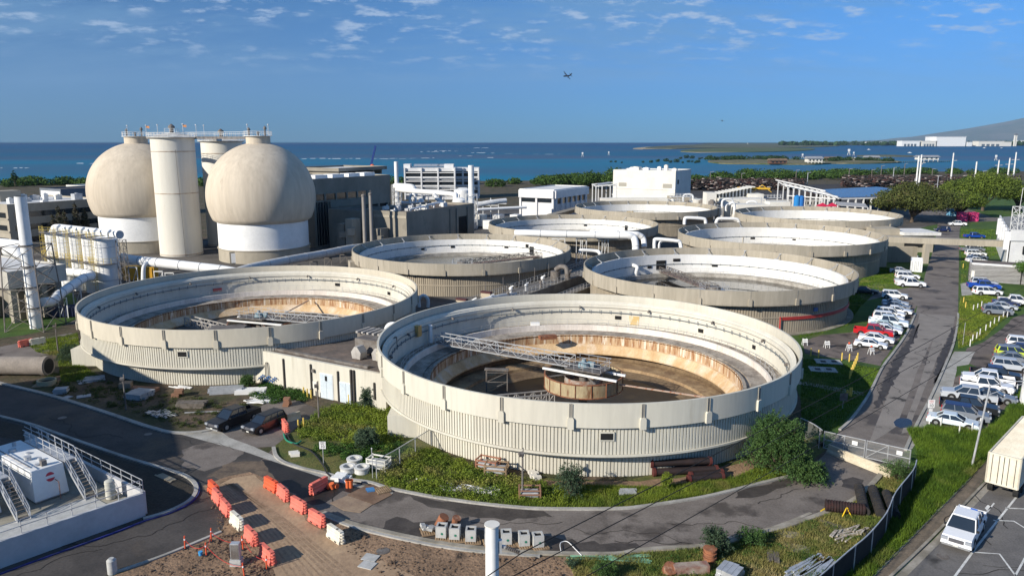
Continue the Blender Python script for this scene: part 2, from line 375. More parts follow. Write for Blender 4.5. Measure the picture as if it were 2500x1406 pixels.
# ---- roads, lots and verges (each sheet a little above the one below)
FK = [(668, 1093), (677, 1118), (714, 1138), (799, 1158), (842, 1170), (900, 1178), (950, 1193), (1029, 1209), (1082, 1218), (1153, 1228), (1247, 1238), (1330, 1243), (1500, 1243), (1577, 1236), (1704, 1217), (1780, 1200), (1858, 1180), (1925, 1164)]
NK = [(789, 1253), (851, 1277), (916, 1294), (1001, 1313), (1087, 1329), (1183, 1341), (1318, 1351), (1500, 1354), (1564, 1344), (1742, 1331), (1865, 1301), (1955, 1274), (2073, 1228), (2124, 1188), (2156, 1152)]
LK = [(-60, 918), (0, 936), (120, 965), (250, 1005), (370, 1045), (440, 1058), (530, 1046), (620, 1000)]   # kerb, far side of the left road
MK = [(-60, 1003), (0, 1017), (80, 1038), (150, 1063), (300, 1115), (400, 1145), (452, 1162), (476, 1182), (478, 1203), (460, 1225), (410, 1250), (350, 1268)]
sheet('plant_yard', [(-900, 700), (-300, 640), (60, 620), (860, 560), (1170, 515), (1500, 480), (1900, 470), (2200, 500), (2290, 545), (2260, 670), (2170, 690), (2100, 640), (1500, 760), (1050, 800), (800, 860), (400, 800), (170, 790), (-60, 830)], .004, yard, .4, 6)
sheet('grass_verge', [(-500, 760), (-60, 745), (60, 720), (180, 715), (205, 770), (140, 800), (60, 818), (-60, 832), (-500, 905)], .008, lawn, .3, 2)
sheet('access_road', [(-900, 1000), (-60, 858), (60, 835), (175, 812), (196, 835), (170, 850), (60, 880), (-60, 905), (-900, 1060)], .012, asphalt)
sheet('east_lawn', [(1940, 880), (1900, 800), (2060, 700), (2130, 610), (2230, 560), (2420, 520), (2620, 560), (2800, 900), (2700, 1100), (2500, 1100), (2180, 1420), (2040, 1420), (2230, 1140), (2000, 1090), (1950, 960)], .008, lawn, .25, 2)
sheet('tank_verge', [(940, 990), (1000, 1060), (1200, 1160), (1500, 1175), (1800, 1120), (1960, 1050), (2020, 1060), (2015, 1100), (1925, 1162)] + FK[-2::-1] + [(660, 1060), (720, 1040), (760, 1010)], .008, drygrass, .1, 2)
sheet('ring_road', FK + [(1965, 1150), (2010, 1112), (2022, 1095), (2170, 1152)] + NK[::-1] + [(700, 1225), (600, 1160)], .014, asphalt)
sheet('main_road', [(-900, 820), (-300, 870)] + LK[:-1] + [(560, 1062), (625, 1092), (690, 1122), (800, 1165), (900, 1200), (960, 1300), (880, 1285), (789, 1253), (600, 1180)] + [(550, 1210), (545, 1300), (390, 1355), (270, 1400), (200, 1430), (-60, 1500), (-900, 1500)], .011, asph_new)
sheet('parking_bay', [(530, 1062), (600, 1010), (690, 965), (760, 990), (790, 1010), (740, 1030), (668, 1090), (620, 1092)], .018, asphalt, .1, 2)
sheet('pavement', [(440, 1060), (530, 1046), (560, 1068), (620, 1090), (690, 1122), (800, 1160), (842, 1174), (960, 1202), (955, 1210), (800, 1170), (690, 1134), (590, 1100), (470, 1068)], .022, concrete, 0)
sheet('dirt_track', [(492, 1185), (560, 1160), (612, 1152), (650, 1165), (700, 1195), (780, 1250), (851, 1281), (960, 1308), (1087, 1335), (1183, 1347), (1318, 1357), (1420, 1361), (1500, 1395), (1540, 1500), (100, 1500), (200, 1432), (285, 1402), (400, 1358), (540, 1300), (560, 1260), (520, 1225)], .02, dirt, .18, .8)
sheet('haul_track', [(520, 1190), (570, 1165), (620, 1160), (680, 1205), (760, 1280), (880, 1340), (1040, 1420), (700, 1450), (640, 1340), (570, 1250)], .026, dirt_track, .12, .8)
sheet('south_verge', [(1360, 1358), (1500, 1358), (1564, 1348), (1742, 1336), (1865, 1306), (1955, 1279), (2073, 1233), (2124, 1195), (2160, 1150), (2235, 1142), (2195, 1190), (2170, 1255), (2110, 1322), (2000, 1420), (1900, 1500), (1500, 1500), (1440, 1400)], .018, drygrass, .12, 1)
sheet('median_island', [(-60, 1022), (0, 1026), (80, 1046), (150, 1071), (300, 1123), (400, 1152), (448, 1168), (468, 1186), (470, 1203), (452, 1222), (405, 1246), (350, 1262), (320, 1200), (100, 1080), (-60, 1060)], .03, M('tilled_soil', (.045, .036, .026), (.03, .026, .018), sc=.4, fine=.3, fsc=4, bump=.06), 0)
damp = M('damp_asphalt', (.045, .038, .034), (.07, .06, .053), sc=.8, rough=.7, fine=.2, fsc=5)
sheet('damp_patch', [(980, 1200), (1060, 1220), (1180, 1234), (1330, 1247), (1345, 1260), (1240, 1270), (1150, 1262), (1110, 1247), (1060, 1242), (1010, 1217)], .0165, damp, .25, .7)
sheet('damp_patch', [(925, 1292), (960, 1262), (1010, 1272), (1090, 1268), (1140, 1288), (1240, 1303), (1330, 1308), (1420, 1322), (1550, 1328), (1580, 1338), (1500, 1350), (1320, 1346), (1183, 1337), (1090, 1324), (1000, 1309)], .0165, damp, .25, .7)
sheet('damp_patch', [(1800, 1200), (1860, 1183), (1925, 1168), (1960, 1165), (1900, 1195), (1840, 1215), (1790, 1216)], .0165, damp, .2, .7); sheet('damp_patch', [(2055, 1170), (2085, 1165), (2105, 1172), (2108, 1190), (2080, 1196), (2055, 1188)], .0165, damp, .2, .7)
sheet('damp_patch', [(2170, 900), (2200, 850), (2215, 830), (2230, 800), (2245, 790), (2235, 830), (2205, 880), (2185, 930), (2150, 990), (2130, 1000)], .0265, damp, .25, .8); sheet('damp_patch', [(2300, 860), (2325, 800), (2334, 810), (2322, 850), (2300, 905), (2280, 940), (2285, 890)], .0265, damp, .25, .8)
sheet('pale_patch', [(440, 1100), (520, 1075), (600, 1100), (560, 1130), (500, 1150), (450, 1140)], .0165, asphalt, .25, .7); sheet('mud_film', [(500, 1165), (560, 1128), (640, 1122), (720, 1150), (690, 1185), (620, 1160), (560, 1168)], .0175, M('muddy_road', (.16, .12, .085), (.09, .07, .055), sc=.7, fine=.2, fsc=3), .25, .6)  # first sheet: paler asphalt laid over the dark road
sheet('dark_wet_road', [(640, 1120), (700, 1130), (830, 1172), (950, 1210), (900, 1215), (840, 1200), (790, 1230), (760, 1235), (700, 1190), (660, 1150)], .019, asph_dark, .2, .7)
tk = MB(); random.seed(4)
for k in range(9):
    o_ = (k - 4) * 11; strip(tk, gpath([(540 + o_ * .6, 1180), (640 + o_, 1260), (720 + o_ * 1.4, 1340), (800 + o_ * 1.9, 1425)]), random.uniform(.12, .3), .004, .027)
tag(tk.build('tyre_track', M('tyre_track_dirt', (.25, .17, .105), (.34, .235, .15), sc=1.5, fine=.2, fsc=5)), kind='structure')
# right-hand road and lots
RL = [(2050, 1047), (2080, 1022), (2120, 966), (2154, 898), (2182, 860), (2214, 813), (2235, 766), (2240, 745), (2252, 712), (2258, 672), (2281, 604), (2286, 567), (2290, 543)]
RR = [(2210, 1100), (2238, 1037), (2272, 971), (2306, 896), (2327, 843), (2338, 790), (2339, 766), (2341, 650), (2341, 595), (2343, 561), (2350, 543)]
sheet('east_road', [(2010, 1112), (2040, 1068)] + RL + [(2250, 530), (2200, 520), (2400, 505), (2440, 515), (2500, 520), (2440, 540)] + RR[::-1] + [(2175, 1150)], .016, asphalt)
sheet('road_patch', [(2150, 1010), (2215, 838), (2275, 832), (2240, 905), (2190, 1040), (2120, 1085)], .022, asph_old, .05, 3)
sheet('road_patch', [(2245, 765), (2332, 772), (2326, 800), (2290, 870), (2255, 955), (2216, 1055), (2200, 1058), (2240, 950), (2278, 832), (2230, 836)], .020, asph_old, .03, 3)
sheet('puddle', [(2180, 1030), (2188, 1024), (2200, 1021), (2215, 1022), (2228, 1026), (2230, 1034), (2222, 1042), (2200, 1045), (2186, 1040)], .026, M('puddle_water', (.02, .02, .022), rough=.22, spec=.4, fine=0), .1, 1)
sheet('west_lot', [(1962, 832), (2010, 818), (2075, 812), (2110, 800), (2150, 770), (2215, 720), (2236, 745), (2232, 770), (2150, 893), (2090, 882), (1964, 863)], .014, gravel, .12, 2)
sheet('lot_verge', [(1948, 880), (1962, 866), (2090, 886), (2150, 896), (2120, 964), (2080, 1020), (2050, 1044), (2015, 1085), (1960, 1050)], .0125, lawn, .1, 2)
sheet('lot_entrance', [(2140, 690), (2258, 700), (2254, 722), (2240, 748), (2215, 732), (2170, 722), (2110, 735), (2090, 715)], .018, asphalt, 0)
sheet('east_lot', [(2350, 870), (2362, 850), (2405, 832), (2450, 800), (2475, 775), (2510, 765), (2700, 780), (2700, 960), (2500, 935), (2440, 1010), (2400, 1052), (2290, 1040), (2300, 1000), (2330, 920), (2385, 895), (2358, 885)], .014, gravel, .12, 2)
sheet('side_walk', [(2212, 1100), (2238, 1040), (2275, 972), (2310, 896), (2330, 858), (2380, 858), (2365, 890), (2335, 894), (2336, 905), (2325, 950), (2300, 1030), (2262, 1035), (2228, 1096)], .02, concrete, .04, 2)
sheet('side_walk', [(2345, 692), (2360, 690), (2375, 720), (2348, 722)], .02, concrete)
sheet('side_walk', [(1950, 930), (1990, 936), (2040, 945), (2110, 958), (2108, 965), (2040, 955), (1985, 943), (1950, 938)], .02, concrete_old, .05, 2)
sheet('dirt_apron', [(1160, 1170), (1500, 1176), (1650, 1168), (1800, 1130), (1850, 1120), (1840, 1160), (1700, 1185), (1500, 1188), (1250, 1182)], .012, dirt, .2, 1)
# street outside the fence
sheet('outer_street', [(2150, 1440), (2270, 1330), (2405, 1182), (2500, 1085), (2640, 950), (3000, 1000), (3000, 1500), (2140, 1500)], .016, M('street_asphalt', (.16, .15, .14), (.12, .113, .107), sc=.4, c3=(.035, .033, .031), sc3=.25, lo3=.6, hi3=.7, rough=.9, fine=.2, fsc=8), 0)
sheet('outer_pavement', [(2098, 1440), (2215, 1322), (2370, 1165), (2440, 1085), (2455, 1088), (2400, 1176), (2262, 1322), (2135, 1440)], .02, M('path_soil', (.19, .15, .11), (.12, .1, .075), sc=.7, rough=.95, fine=.2), .03, 2)
sheet('street_gutter', [(2150, 1440), (2278, 1318), (2412, 1178), (2425, 1185), (2298, 1322), (2180, 1440)], .024, concrete_old)
mk = MB()
def line(pts, w_, z=.03):
    strip(mk, [Vector(g(*p)) for p in pts], w_, .003, z)
line([(2325, 1415), (2380, 1340), (2500, 1190), (2600, 1070)], .16)
line([(2380, 1348), (2440, 1352), (2480, 1406)], .14); line([(2425, 1270), (2475, 1272), (2520, 1300)], .14); line([(2455, 1240), (2520, 1243)], .14); line([(2478, 1406), (2520, 1330)], .14)
a = g(2412, 1246); b_ = g(2424, 1226)
line([(2410, 1250), (2427, 1228)], .12); mk.add([(*g(2404, 1240), .033), (*g(2410, 1247), .033), (*g(2422, 1239), .033), (*g(2412, 1232), .033)], [(0, 1, 2, 3)])
tag(mk.build('road_marking', paint), kind='structure')
# kerbs
kb = MB()
for p, wd in ((FK, .35), (LK, .5), (MK, .35), ([(2050, 1050), *RL[1:7]], .3), (RR[:7], .3)): strip(kb, gpath(p), wd, .15)
tag(kb.build('kerb', concrete), kind='structure')
kb = MB(); strip(kb, gpath(NK), .45, .15); strip(kb, gpath([(1745, 1320), (1880, 1290), (1980, 1252)]), .3, .05)
strip(kb, gpath([(2098, 1440), (2215, 1322), (2370, 1165)]), .2, .1); strip(kb, gpath([(2140, 1440), (2268, 1320), (2406, 1178)]), .2, .14)
tag(kb.build('kerb', concrete_old), kind='structure')
kb = MB(); strip(kb, gpath([(270, 1402), (400, 1357), (540, 1299)]), .25, .13)
tag(kb.build('kerb', concrete), kind='structure')
kb = MB(); strip(kb, gpath([(482, 1180), (486, 1203), (466, 1228), (414, 1254), (352, 1273), (270, 1305), (60, 1380), (-60, 1425)]), .12, .12)
tag(kb.build('kerb_paint', M('blue_membrane', (.02, .03, .2), (.03, .04, .12), sc=1)), kind='structure')
kb = MB(); strip(kb, gpath([(780, 1256), (851, 1284), (916, 1302), (1001, 1321), (1087, 1337), (1183, 1349), (1318, 1359)]), .3, .13)
tag(kb.build('kerb', concrete), kind='structure')

ck = MB(); random.seed(9)
def crack(px, py, n, step, ang, w_=.05, z=.0285):
    x, y = g(px, py); P = [(x, y)]; a = ang
    for k in range(n): a = ang + (a - ang) * .6 + random.uniform(-.7, .7); x += cos(a) * step; y += sin(a) * step; P.append((x, y))
    strip(ck, [Vector(p) for p in P], w_, .002, z)
for px, py, n, a in ((1150, 1275, 14, .2), (1400, 1290, 22, -.1), (1640, 1280, 18, .3), (1850, 1230, 12, .7), (1500, 1320, 16, 0), (2000, 1190, 10, 2.0), (2170, 1010, 30, 1.1), (2230, 900, 34, 1.15), (2200, 960, 22, 1.0), (2290, 780, 30, 1.4), (2270, 700, 30, 1.5), (2420, 1330, 14, .9), (2340, 1400, 12, .4), (2460, 1290, 12, 1.3), (2400, 1380, 16, -.3), (300, 1050, 30, -.4), (120, 1020, 26, -.5), (560, 1215, 12, 3.6), (400, 1290, 18, 3.7), (250, 1340, 18, 3.6), (760, 1180, 12, -.6)): crack(px, py, n, .55, a, random.uniform(.04, .09))
tag(ck.build('road_crack', M('crack_tar', (.02, .018, .017))), kind='structure')
# ================================================================ clarifier tanks
cream = M('cream_wall', (.6, .575, .485), (.54, .51, .43), sc=.12, st=(1, 1, .12), rough=.85, fine=.06, fsc=2.5, c3=(.44, .41, .33), sc3=1.1, lo3=.58, hi3=.82)
cream2 = M('tan_parapet', (.58, .53, .425), (.52, .475, .38), sc=.15, st=(1, 1, .2), rough=.85, fine=.06, fsc=2, c3=(.45, .4, .31), sc3=.6, lo3=.64, hi3=.85)
beige = M('beige_concrete', (.385, .345, .275), (.33, .295, .232), sc=.3, st=(1, 1, .15), rough=.9, fine=.1, fsc=2, c3=(.2, .17, .13), sc3=.9, lo3=.62, hi3=.85)
beige2 = M('beige_ribbed', (.36, .31, .235), (.3, .26, .2), sc=.3, st=(1, 1, .15), rough=.92, fine=.1, fsc=2, c3=(.2, .17, .14), sc3=.7, lo3=.58, hi3=.8)
white = M('white_paint', (.8, .8, .78), (.72, .72, .7), sc=.2, rough=.6, fine=.04, fsc=2)
whitewall = M('white_wall', (.74, .73, .7), (.66, .65, .61), sc=.25, st=(1, 1, .3), rough=.8, fine=.05, c3=(.5, .48, .43), sc3=.8, lo3=.68, hi3=.9)
inwall = M('inner_wall_cream', (.62, .59, .505), (.55, .52, .44), sc=.15, st=(1, 1, .3), rough=.85, fine=.06, c3=(.45, .4, .3), sc3=.5, lo3=.66, hi3=.86)
pinkcurb = M('curb_offwhite', (.7, .65, .59), (.6, .54, .48), sc=.4, st=(1, 1, .3), rough=.85, fine=.1, c3=(.38, .33, .28), sc3=.6, lo3=.6, hi3=.8)
deckgrime = M('grimy_deck', (.36, .32, .27), (.2, .17, .14), sc=.7, rough=.9, fine=.25, fsc=5, c3=(.36, .22, .12), sc3=.8, lo3=.62, hi3=.8)
rust = M('rust_streaks', (.5, .36, .22), (.3, .15, .07), sc=3.5, st=(1, 1, .1), rough=.9, fine=.2, c3=(.66, .58, .47), sc3=2.6, lo3=.54, hi3=.62, lo=.42, hi=.6)
rustband = M('ochre_band', (.6, .44, .26), (.5, .33, .17), sc=.6, st=(1, 1, .3), rough=.85, fine=.12, c3=(.62, .52, .4), sc3=.5, lo3=.5, hi3=.7)
tankfloor = M('tank_floor_sludge', (.2, .14, .08), (.11, .072, .042), sc=.25, rough=.8, fine=.25, fsc=3, c3=(.2, .145, .085), sc3=.4, lo3=.58, hi3=.75)
murk = M('murky_water', (.022, .015, .007), (.014, .01, .005), sc=.2, rough=.4, fine=0, spec=.25)
blackw = M('dark_tank_water', (.022, .021, .02), (.016, .015, .015), sc=.2, rough=.03, fine=0, spec=.9, c3=(.05, .05, .05), sc3=.4, lo3=.55, hi3=.75, r3=.12)
galv = M('galvanised_steel', (.55, .56, .57), (.44, .45, .46), sc=1.5, rough=.45, metal=.4, fine=.08)
dgalv = M('weathered_steel', (.2, .185, .17), (.13, .11, .095), sc=1.2, rough=.7, metal=.2, fine=.15)
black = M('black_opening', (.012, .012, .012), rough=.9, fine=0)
rusty = M('rusted_metal', (.3, .12, .06), (.16, .07, .04), sc=1.5, rough=.85, fine=.2, c3=(.4, .3, .22), sc3=.9, lo3=.58, hi3=.7)
def ribbed(mb, c, r, z0, z1, n, d, duty=.3, t=.25):
    """upright corrugated ring wall"""
    prof = []
    for k in range(n):
        for f, rr in ((0, r - d), (duty, r - d), (duty + .03, r), (1 - .03, r)):
            a = 2 * pi * (k + f) / n; prof.append((c[0] + rr * cos(a), c[1] + rr * sin(a)))
    m = len(prof); vs = [(x, y, z) for z in (z0, z1) for x, y in prof]
    mb.add(vs, [(i, (i + 1) % m, m + (i + 1) % m, m + i) for i in range(m)])
    mb.lathe([(r - d - .02, z1 - .001), (r - d - t, z1 - .001), (r - d - t, z0)], c, 72)
def truss(par, p0, p1, wd, h, n, mat, deckmat, name='bridge', r=.05):
    p0 = Vector(p0); p1 = Vector(p1); d = (p1 - p0); L_ = d.length; u = d.normalized(); s = u.cross(Vector((0, 0, 1))).normalized(); z = Vector((0, 0, 1))
    mb = MB()
    for sg in (-1, 1):
        o = s * (wd / 2 * sg)
        mb.beam(p0 + o, p1 + o, r * 2.6); mb.beam(p0 + o + z * h, p1 + o + z * h, r * 2.2); mb.beam(p0 + o + z * h * .55, p1 + o + z * h * .55, r)
        for i in range(n + 1):
            q = p0 + u * (L_ * i / n) + o; mb.beam(q, q + z * h, r * 1.6)
            if i < n:
                q2 = p0 + u * (L_ * (i + 1) / n) + o
                mb.beam(q if i % 2 else q + z * h, q2 + z * h if i % 2 else q2, r * 1.4)
    f = mb.build(name, mat, par)
    db = MB(); db.beam(p0 + z * .12, p1 + z * .12, wd - .16, .08)
    db.build('deck', deckmat, f, origin=ORG[f.name]); return f
def tank(key, label, npan, off, style):
    x, y, zt = TANKS[key]; c = (x, y); t = thing('clarifier_tank', label, 'tank', (x, y, 0), group='round clarifier tanks'); Rr = 24.3
    P1, P2 = (cream, cream) if key == 'A' else ((cream2, cream) if key == 'B' else (beige, beige2))
    zb = zt - 2.25
    MB().lathe([(Rr, zb), (Rr, zt), (Rr - .22, zt), (Rr - .22, zb + .02)], c, 144, closed=True).build('parapet', P1, t, smooth=True)
    br = MB(); jn = MB()
    for k in range(npan):
        a = R(off) + 2 * pi * k / npan; u = Vector((cos(a), sin(a), 0)); tt = Vector((-sin(a), cos(a), 0)); q = Vector((x, y, 0)) + u * (Rr + .012)
        if sin(a) > .35: continue
        jn = MB(); jn.ext([(-.05, zb + .8), (.05, zb + .8), (.05, zt - .02), (-.05, zt - .02)], q, tt, (0, 0, 1), u, 0, .02)
        if key in 'AB':
            for s_ in (-.13, .13): jn.ext([(s_ - .025, zb + .8), (s_ + .025, zb + .8), (s_ + .025, zt - .05), (s_ - .025, zt - .05)], q, tt, (0, 0, 1), u, 0, .07)
        jn.build('panel_joint', M('joint_grey', (.3, .28, .24), rough=.9, fine=.1), t)
        o = MB().ext([(-.28, zb - .12), (.28, zb - .12), (.28, zb + .82), (.2, zb + .95), (-.2, zb + .95), (-.28, zb + .82)], q - u * .25, tt, (0, 0, 1), u, 0, .45).build('bracket', P1, t)
    if style == 'open':
        mb = MB(); ribbed(mb, c, 23.95, 2.62, zb + .05, 460, .09, .3); mb.build('upper_wall', cream, t)
        MB().lathe([(22.6, 2.3), (24.0, 2.3), (24.12, 2.42), (24.12, 2.6), (23.6, 2.6), (23.6, 2.5), (22.6, 2.5)], c, 144, closed=True).build('ledge', cream, t, smooth=True)
        mb = MB(); ribbed(mb, c, 22.85, -.1, 2.32, 440, .09, .3, t=.2); mb.build('lower_wall', cream, t)
        # inner lining: parapet step, wall, walkway, curb, channel, weir, cone
        MB().lathe([(Rr - .24, zb + .05), (23.75, zb + .05), (23.75, zt - .95), (23.45, zt - 1.15), (23.4, zt - 1.3), (23.2, zt - 1.35), (23.1, 3.1)], c, 120).build('inner_wall', inwall, t)
        for zz_ in (zt - 1.75,): MB().lathe([(23.15, zz_), (23.05, zz_), (23.05, zz_ - .05), (23.15, zz_ - .05)], c, 96, closed=True).build('wall_seam', M('joint_grey', (.3, .28, .24)), t)
        MB().lathe([(23.12, 3.1), (21.55, 3.1), (21.55, 2.5)], c, 120).build('walkway', deckgrime, t)
        MB().lathe([(21.55, 2.4), (21.55, 3.38), (21.3, 3.38), (21.3, 2.4)], c, 120, closed=True).build('curb_wall', pinkcurb, t)
        MB().lathe([(21.32, 2.55), (19.3, 2.5), (19.3, 2.32), (18.75, 2.32), (18.75, 2.62), (18.35, 2.62)], c, 120).build('channel_deck', deckgrime, t)
        mb = MB().lathe([(18.35, 2.64), (18.3, 2.5), (18.3, 1.35)], c, 120)
        mb.build('weir_wall', rust, t)
        wt = MB().lathe([(18.25, 2.52), (18.2, 2.52), (18.2, 2.58), (18.25, 2.58)], c, 120, closed=True)
        for k in range(220):
            a = 2 * pi * k / 220; wt.box((x + 18.24 * cos(a), y + 18.24 * sin(a), 2.5), (.04, .26, .1), rz=a)
        wt.build('weir_plate', M('weir_brown', (.14, .08, .045)), t)
        MB().lathe([(18.3, 1.36), (18.05, 1.3), (17.15, .3), (17.2, .1), (18.4, .0)], c, 120).build('ochre_ledge', rustband, t)
        MB().lathe([(18.4, .05), (18.4, -.9), (17.6, -1.15), (17.0, -1.2), (0, -2.9)], c, 120).build('tank_floor', tankfloor, t)
        MB().lathe([(17.75, -.9), (15.4, -1.0), (15.3, -1.6)], c, 120).build('lower_bench', M('ochre_bench', (.34, .24, .135), (.22, .145, .08), sc=.6, st=(1, 1, .5), rough=.85, fine=.2, fsc=3, c3=(.16, .1, .06), sc3=.5, lo3=.52, hi3=.7), t)
        MB().lathe([(12.6, -1.62), (0.01, -1.62)], c, 80).build('sludge_water', murk, t)
        # conduit ring on stand-offs, railing, lamps
        mb = MB().lathe([(22.98, zt - 2.36), (22.88, zt - 2.36), (22.88, zt - 2.46), (22.98, zt - 2.46)], c, 120, closed=True)
        for k in range(96):
            a = 2 * pi * k / 96; q = Vector((x + 22.93 * cos(a), y + 22.93 * sin(a), 0)); mb.beam(q + Vector((0, 0, zt - 2.62)), q + Vector((0, 0, zt - 2.1)), .07)
        mb.build('conduit', M('conduit_grey', (.16, .18, .19), rough=.7), t)
        mb = MB(); rl = [(x + 21.75 * cos(2 * pi * k / 90), y + 21.75 * sin(2 * pi * k / 90), 3.1) for k in range(91)]; rail(mb, rl, 1.0, 1.5, .022); mb.build('railing', galv, t)
        mb = MB()
        for k in range(14):
            a = 2 * pi * (k + .35) / 14; q = Vector((x + 23.0 * cos(a), y + 23.0 * sin(a), zt - 1.7)); d_ = Vector((-cos(a), -sin(a), 0))
            l = MB().box(q + d_ * .12, (.2, .2, .28), rz=a); l.sphere(q + d_ * .28 + Vector((0, 0, -.1)), .18, 8, 6); l.build('wall_lamp', dgalv, t)
        for a_, zc, w_, h_ in ((R(72), 4.3, .9, .5), (R(40), 4.1, .8, .5), (R(15), 4.2, .6, .5)):
            MB().box((x + 23.05 * cos(a_), y + 23.05 * sin(a_), zc), (.12, w_, h_), rz=a_).build('vent_opening', black, t)
        a_ = R(-90 - (0.5 if key == 'A' else 3.5)); q = Vector((x + 23.98 * cos(a_), y + 23.98 * sin(a_), 4.35))
        v = MB().box(q, (.16, 1.34, .84), rz=a_).build('vent_frame', cream, t); MB().box(q + Vector((cos(a_), sin(a_), 0)) * .06, (.1, 1.1, .6), rz=a_).build('louvre', black, v, origin=ORG[v.name])
        stn = MB()
        # centre column, feed well and mechanism
        w_ = MB().lathe([(4.7, .95), (4.7, 2.65), (4.6, 2.65), (4.6, .95)], c, 48, closed=True).build('feed_well', M('well_plate', (.42, .35, .22), (.32, .24, .14), sc=.6, st=(1, 1, .3), rough=.75, fine=.15, c3=(.2, .1, .05), sc3=1.2, lo3=.6, hi3=.72), t, smooth=True)
        mb = MB().lathe([(4.76, .95), (4.76, 1.07), (4.7, 1.07)], c, 48); mb.lathe([(4.76, 2.55), (4.76, 2.68), (4.6, 2.68)], c, 48)
        for k in range(16): a = 2 * pi * k / 16 + .1; mb.beam((x + 4.74 * cos(a), y + 4.74 * sin(a), .95), (x + 4.74 * cos(a), y + 4.74 * sin(a), 2.65), .09)
        mb.build('stiffener', rusty, w_, origin=ORG[w_.name])
        MB().lathe([(2.3, 1.3), (2.3, 2.3), (2.2, 2.3), (2.2, 1.3)], c, 32, closed=True).build('inner_well', M('scaly_plate', (.36, .32, .28), (.26, .12, .07), sc=1.1, rough=.85, fine=.25), t)
        mb = MB().cone((x, y, -2.6), (x, y, 3.1), .55, .5, 16); mb.build('centre_column', dgalv, t)
        ba = {'A': atan2(98.9 - y, -10.4 - x), 'B': R(-18)}[key]; u = Vector((cos(ba), sin(ba), 0)); s_ = Vector((-sin(ba), cos(ba), 0)); C0 = Vector((x, y, 0))
        mb = MB()
        for o_ in (-1.25, 1.25): mb.beam(C0 - u * 4.9 + s_ * o_ + Vector((0, 0, 2.8)), C0 + u * 4.9 + s_ * o_ + Vector((0, 0, 2.8)), .3, .22)
        mb.build('cross_beam', white, t)
        mb = MB()
        for k in range(4): a = ba + pi / 4 + k * pi / 2; mb.beam((x + .4 * cos(a), y + .4 * sin(a), 2.7), (x + 4.6 * cos(a), y + 4.6 * sin(a), 2.5), .14)
        mb.build('spoke', dgalv, t)
        truss(t, C0 + u * 21.9 + Vector((0, 0, 3.35)), C0 + u * 1.5 + Vector((0, 0, 3.35)), 1.5, 1.15, 14, M('bridge_steel', (.42, .43, .44), (.33, .34, .35), sc=1.5, rough=.5), dgalv, r=.042)
        pf = MB().box((x - u.x * .6, y - u.y * .6, 3.35), (4.6, 3.2, .14), rz=ba).build('platform', dgalv, t)
        mb = MB(); m3 = Matrix.Rotation(ba, 3, 'Z'); pts = [C0 + m3 @ Vector(p) for p in ((1.7, 1.6, 3.4), (-2.9, 1.6, 3.4), (-2.9, -1.6, 3.4), (1.7, -1.6, 3.4))]; rail(mb, pts, 1.1, 1.2, .03); mb.build('platform_rail', galv, pf, origin=ORG[pf.name])
        mb = MB().cone((x, y, 3.4), (x, y, 4.0), .7, .6, 16); mb.box((x + .9, y, 3.75), (.9, .5, .6), rz=ba); mb.cone((x, y, 4.0), (x, y, 4.4), .3, .25, 10); mb.build('drive_unit', M('machine_blue', (.16, .3, .36), (.3, .3, .3), sc=2), t)
        # rotating rake arms
        for ra, ln in ((R(203) if key == 'A' else R(150), 17.0),):
            v = Vector((cos(ra), sin(ra), 0)); truss(t, C0 + v * 4.2 + Vector((0, 0, -.5)), C0 + v * ln + Vector((0, 0, .1)), 1.4, 1.3, 12, M('pale_metal', (.42, .4, .37), (.3, .28, .26), sc=1), dgalv, 'rake_arm', .06)
        for ra in ((R(-31),) if key == 'A' else (R(80),)):
            v = Vector((cos(ra), sin(ra), 0)); MB().beam(C0 + v * 4.7 + Vector((0, 0, 2.0)), C0 + v * 17.5 + Vector((0, 0, 2.35)), .16).build('skimmer_pipe', M('pale_rust', (.4, .3, .24), (.3, .14, .08), sc=3, lo=.5), t)
        if key == 'A':
            mb = MB(); b0 = C0 + Vector((-11.8, 2.5, 0))
            for dx, dy in ((0, 0), (2.6, 0), (0, 1.5), (2.6, 1.5)): mb.beam(b0 + Vector((dx, dy, -1.6)), b0 + Vector((dx, dy, 2.0)), .13)
            for zz_ in (-.6, .7, 1.9): mb.beam(b0 + Vector((0, 0, zz_)), b0 + Vector((2.6, 0, zz_)), .08); mb.beam(b0 + Vector((0, 0, zz_ - 1.2)), b0 + Vector((2.6, 0, zz_)), .06)
            mb.build('scum_trough_frame', dgalv, t); MB().box(b0 + Vector((1.3, .7, 2.1)), (3.0, .7, .2), rz=-.1).build('scum_trough', dgalv, t)
            MB().box((x - 3.6, y + 15.8, 2.95), (2.4, 1.0, .5), rz=.3).build('beaching_plate', rusty, t)
            o = MB().bb(x - 21.4, x - 17.6, y - 13.6, y - 8.6, 0, 2.32); o.build('pier_box', cream, t)
            MB().box((x + 23.1 * cos(R(66)), y + 23.1 * sin(R(66)), 4.0), (.02, 1.5, 1.4), rz=R(66)).build('rust_stain', M('stain', (.55, .4, .18), (.66, .6, .48), sc=1.8, st=(1, 1, .4), fine=.1, lo=.45, hi=.6), t)
            MB().box((x - 5.2, y + 21.2, 3.5), (1.3, .8, .5), rz=.1).build('control_box', white, t)
            MB().box((x - 22.6 * cos(R(30)), y + 22.6 * sin(R(30)), 4.6), (.4, .5, 2.4), rz=.5).build('door_jamb', white, t)
        else:
            mb = MB(); b0 = C0 + Vector((-3.5, -4, 0)); mb.box(b0 + Vector((0, 0, 2.6)), (5, 3.2, .2), rz=.1)
            for k in range(9): mb.box(b0 + Vector((-2.2 + k * .55, 0, 2.0)), (.08, 3.0, 1.2), rz=.1)
            mb.build('flocculator_frame', dgalv, t)
            o = MB().bb(x - 20.8, x - 17.6, y - 14.6, y - 10.6, 0, 2.32); o.build('pier_box', cream, t)
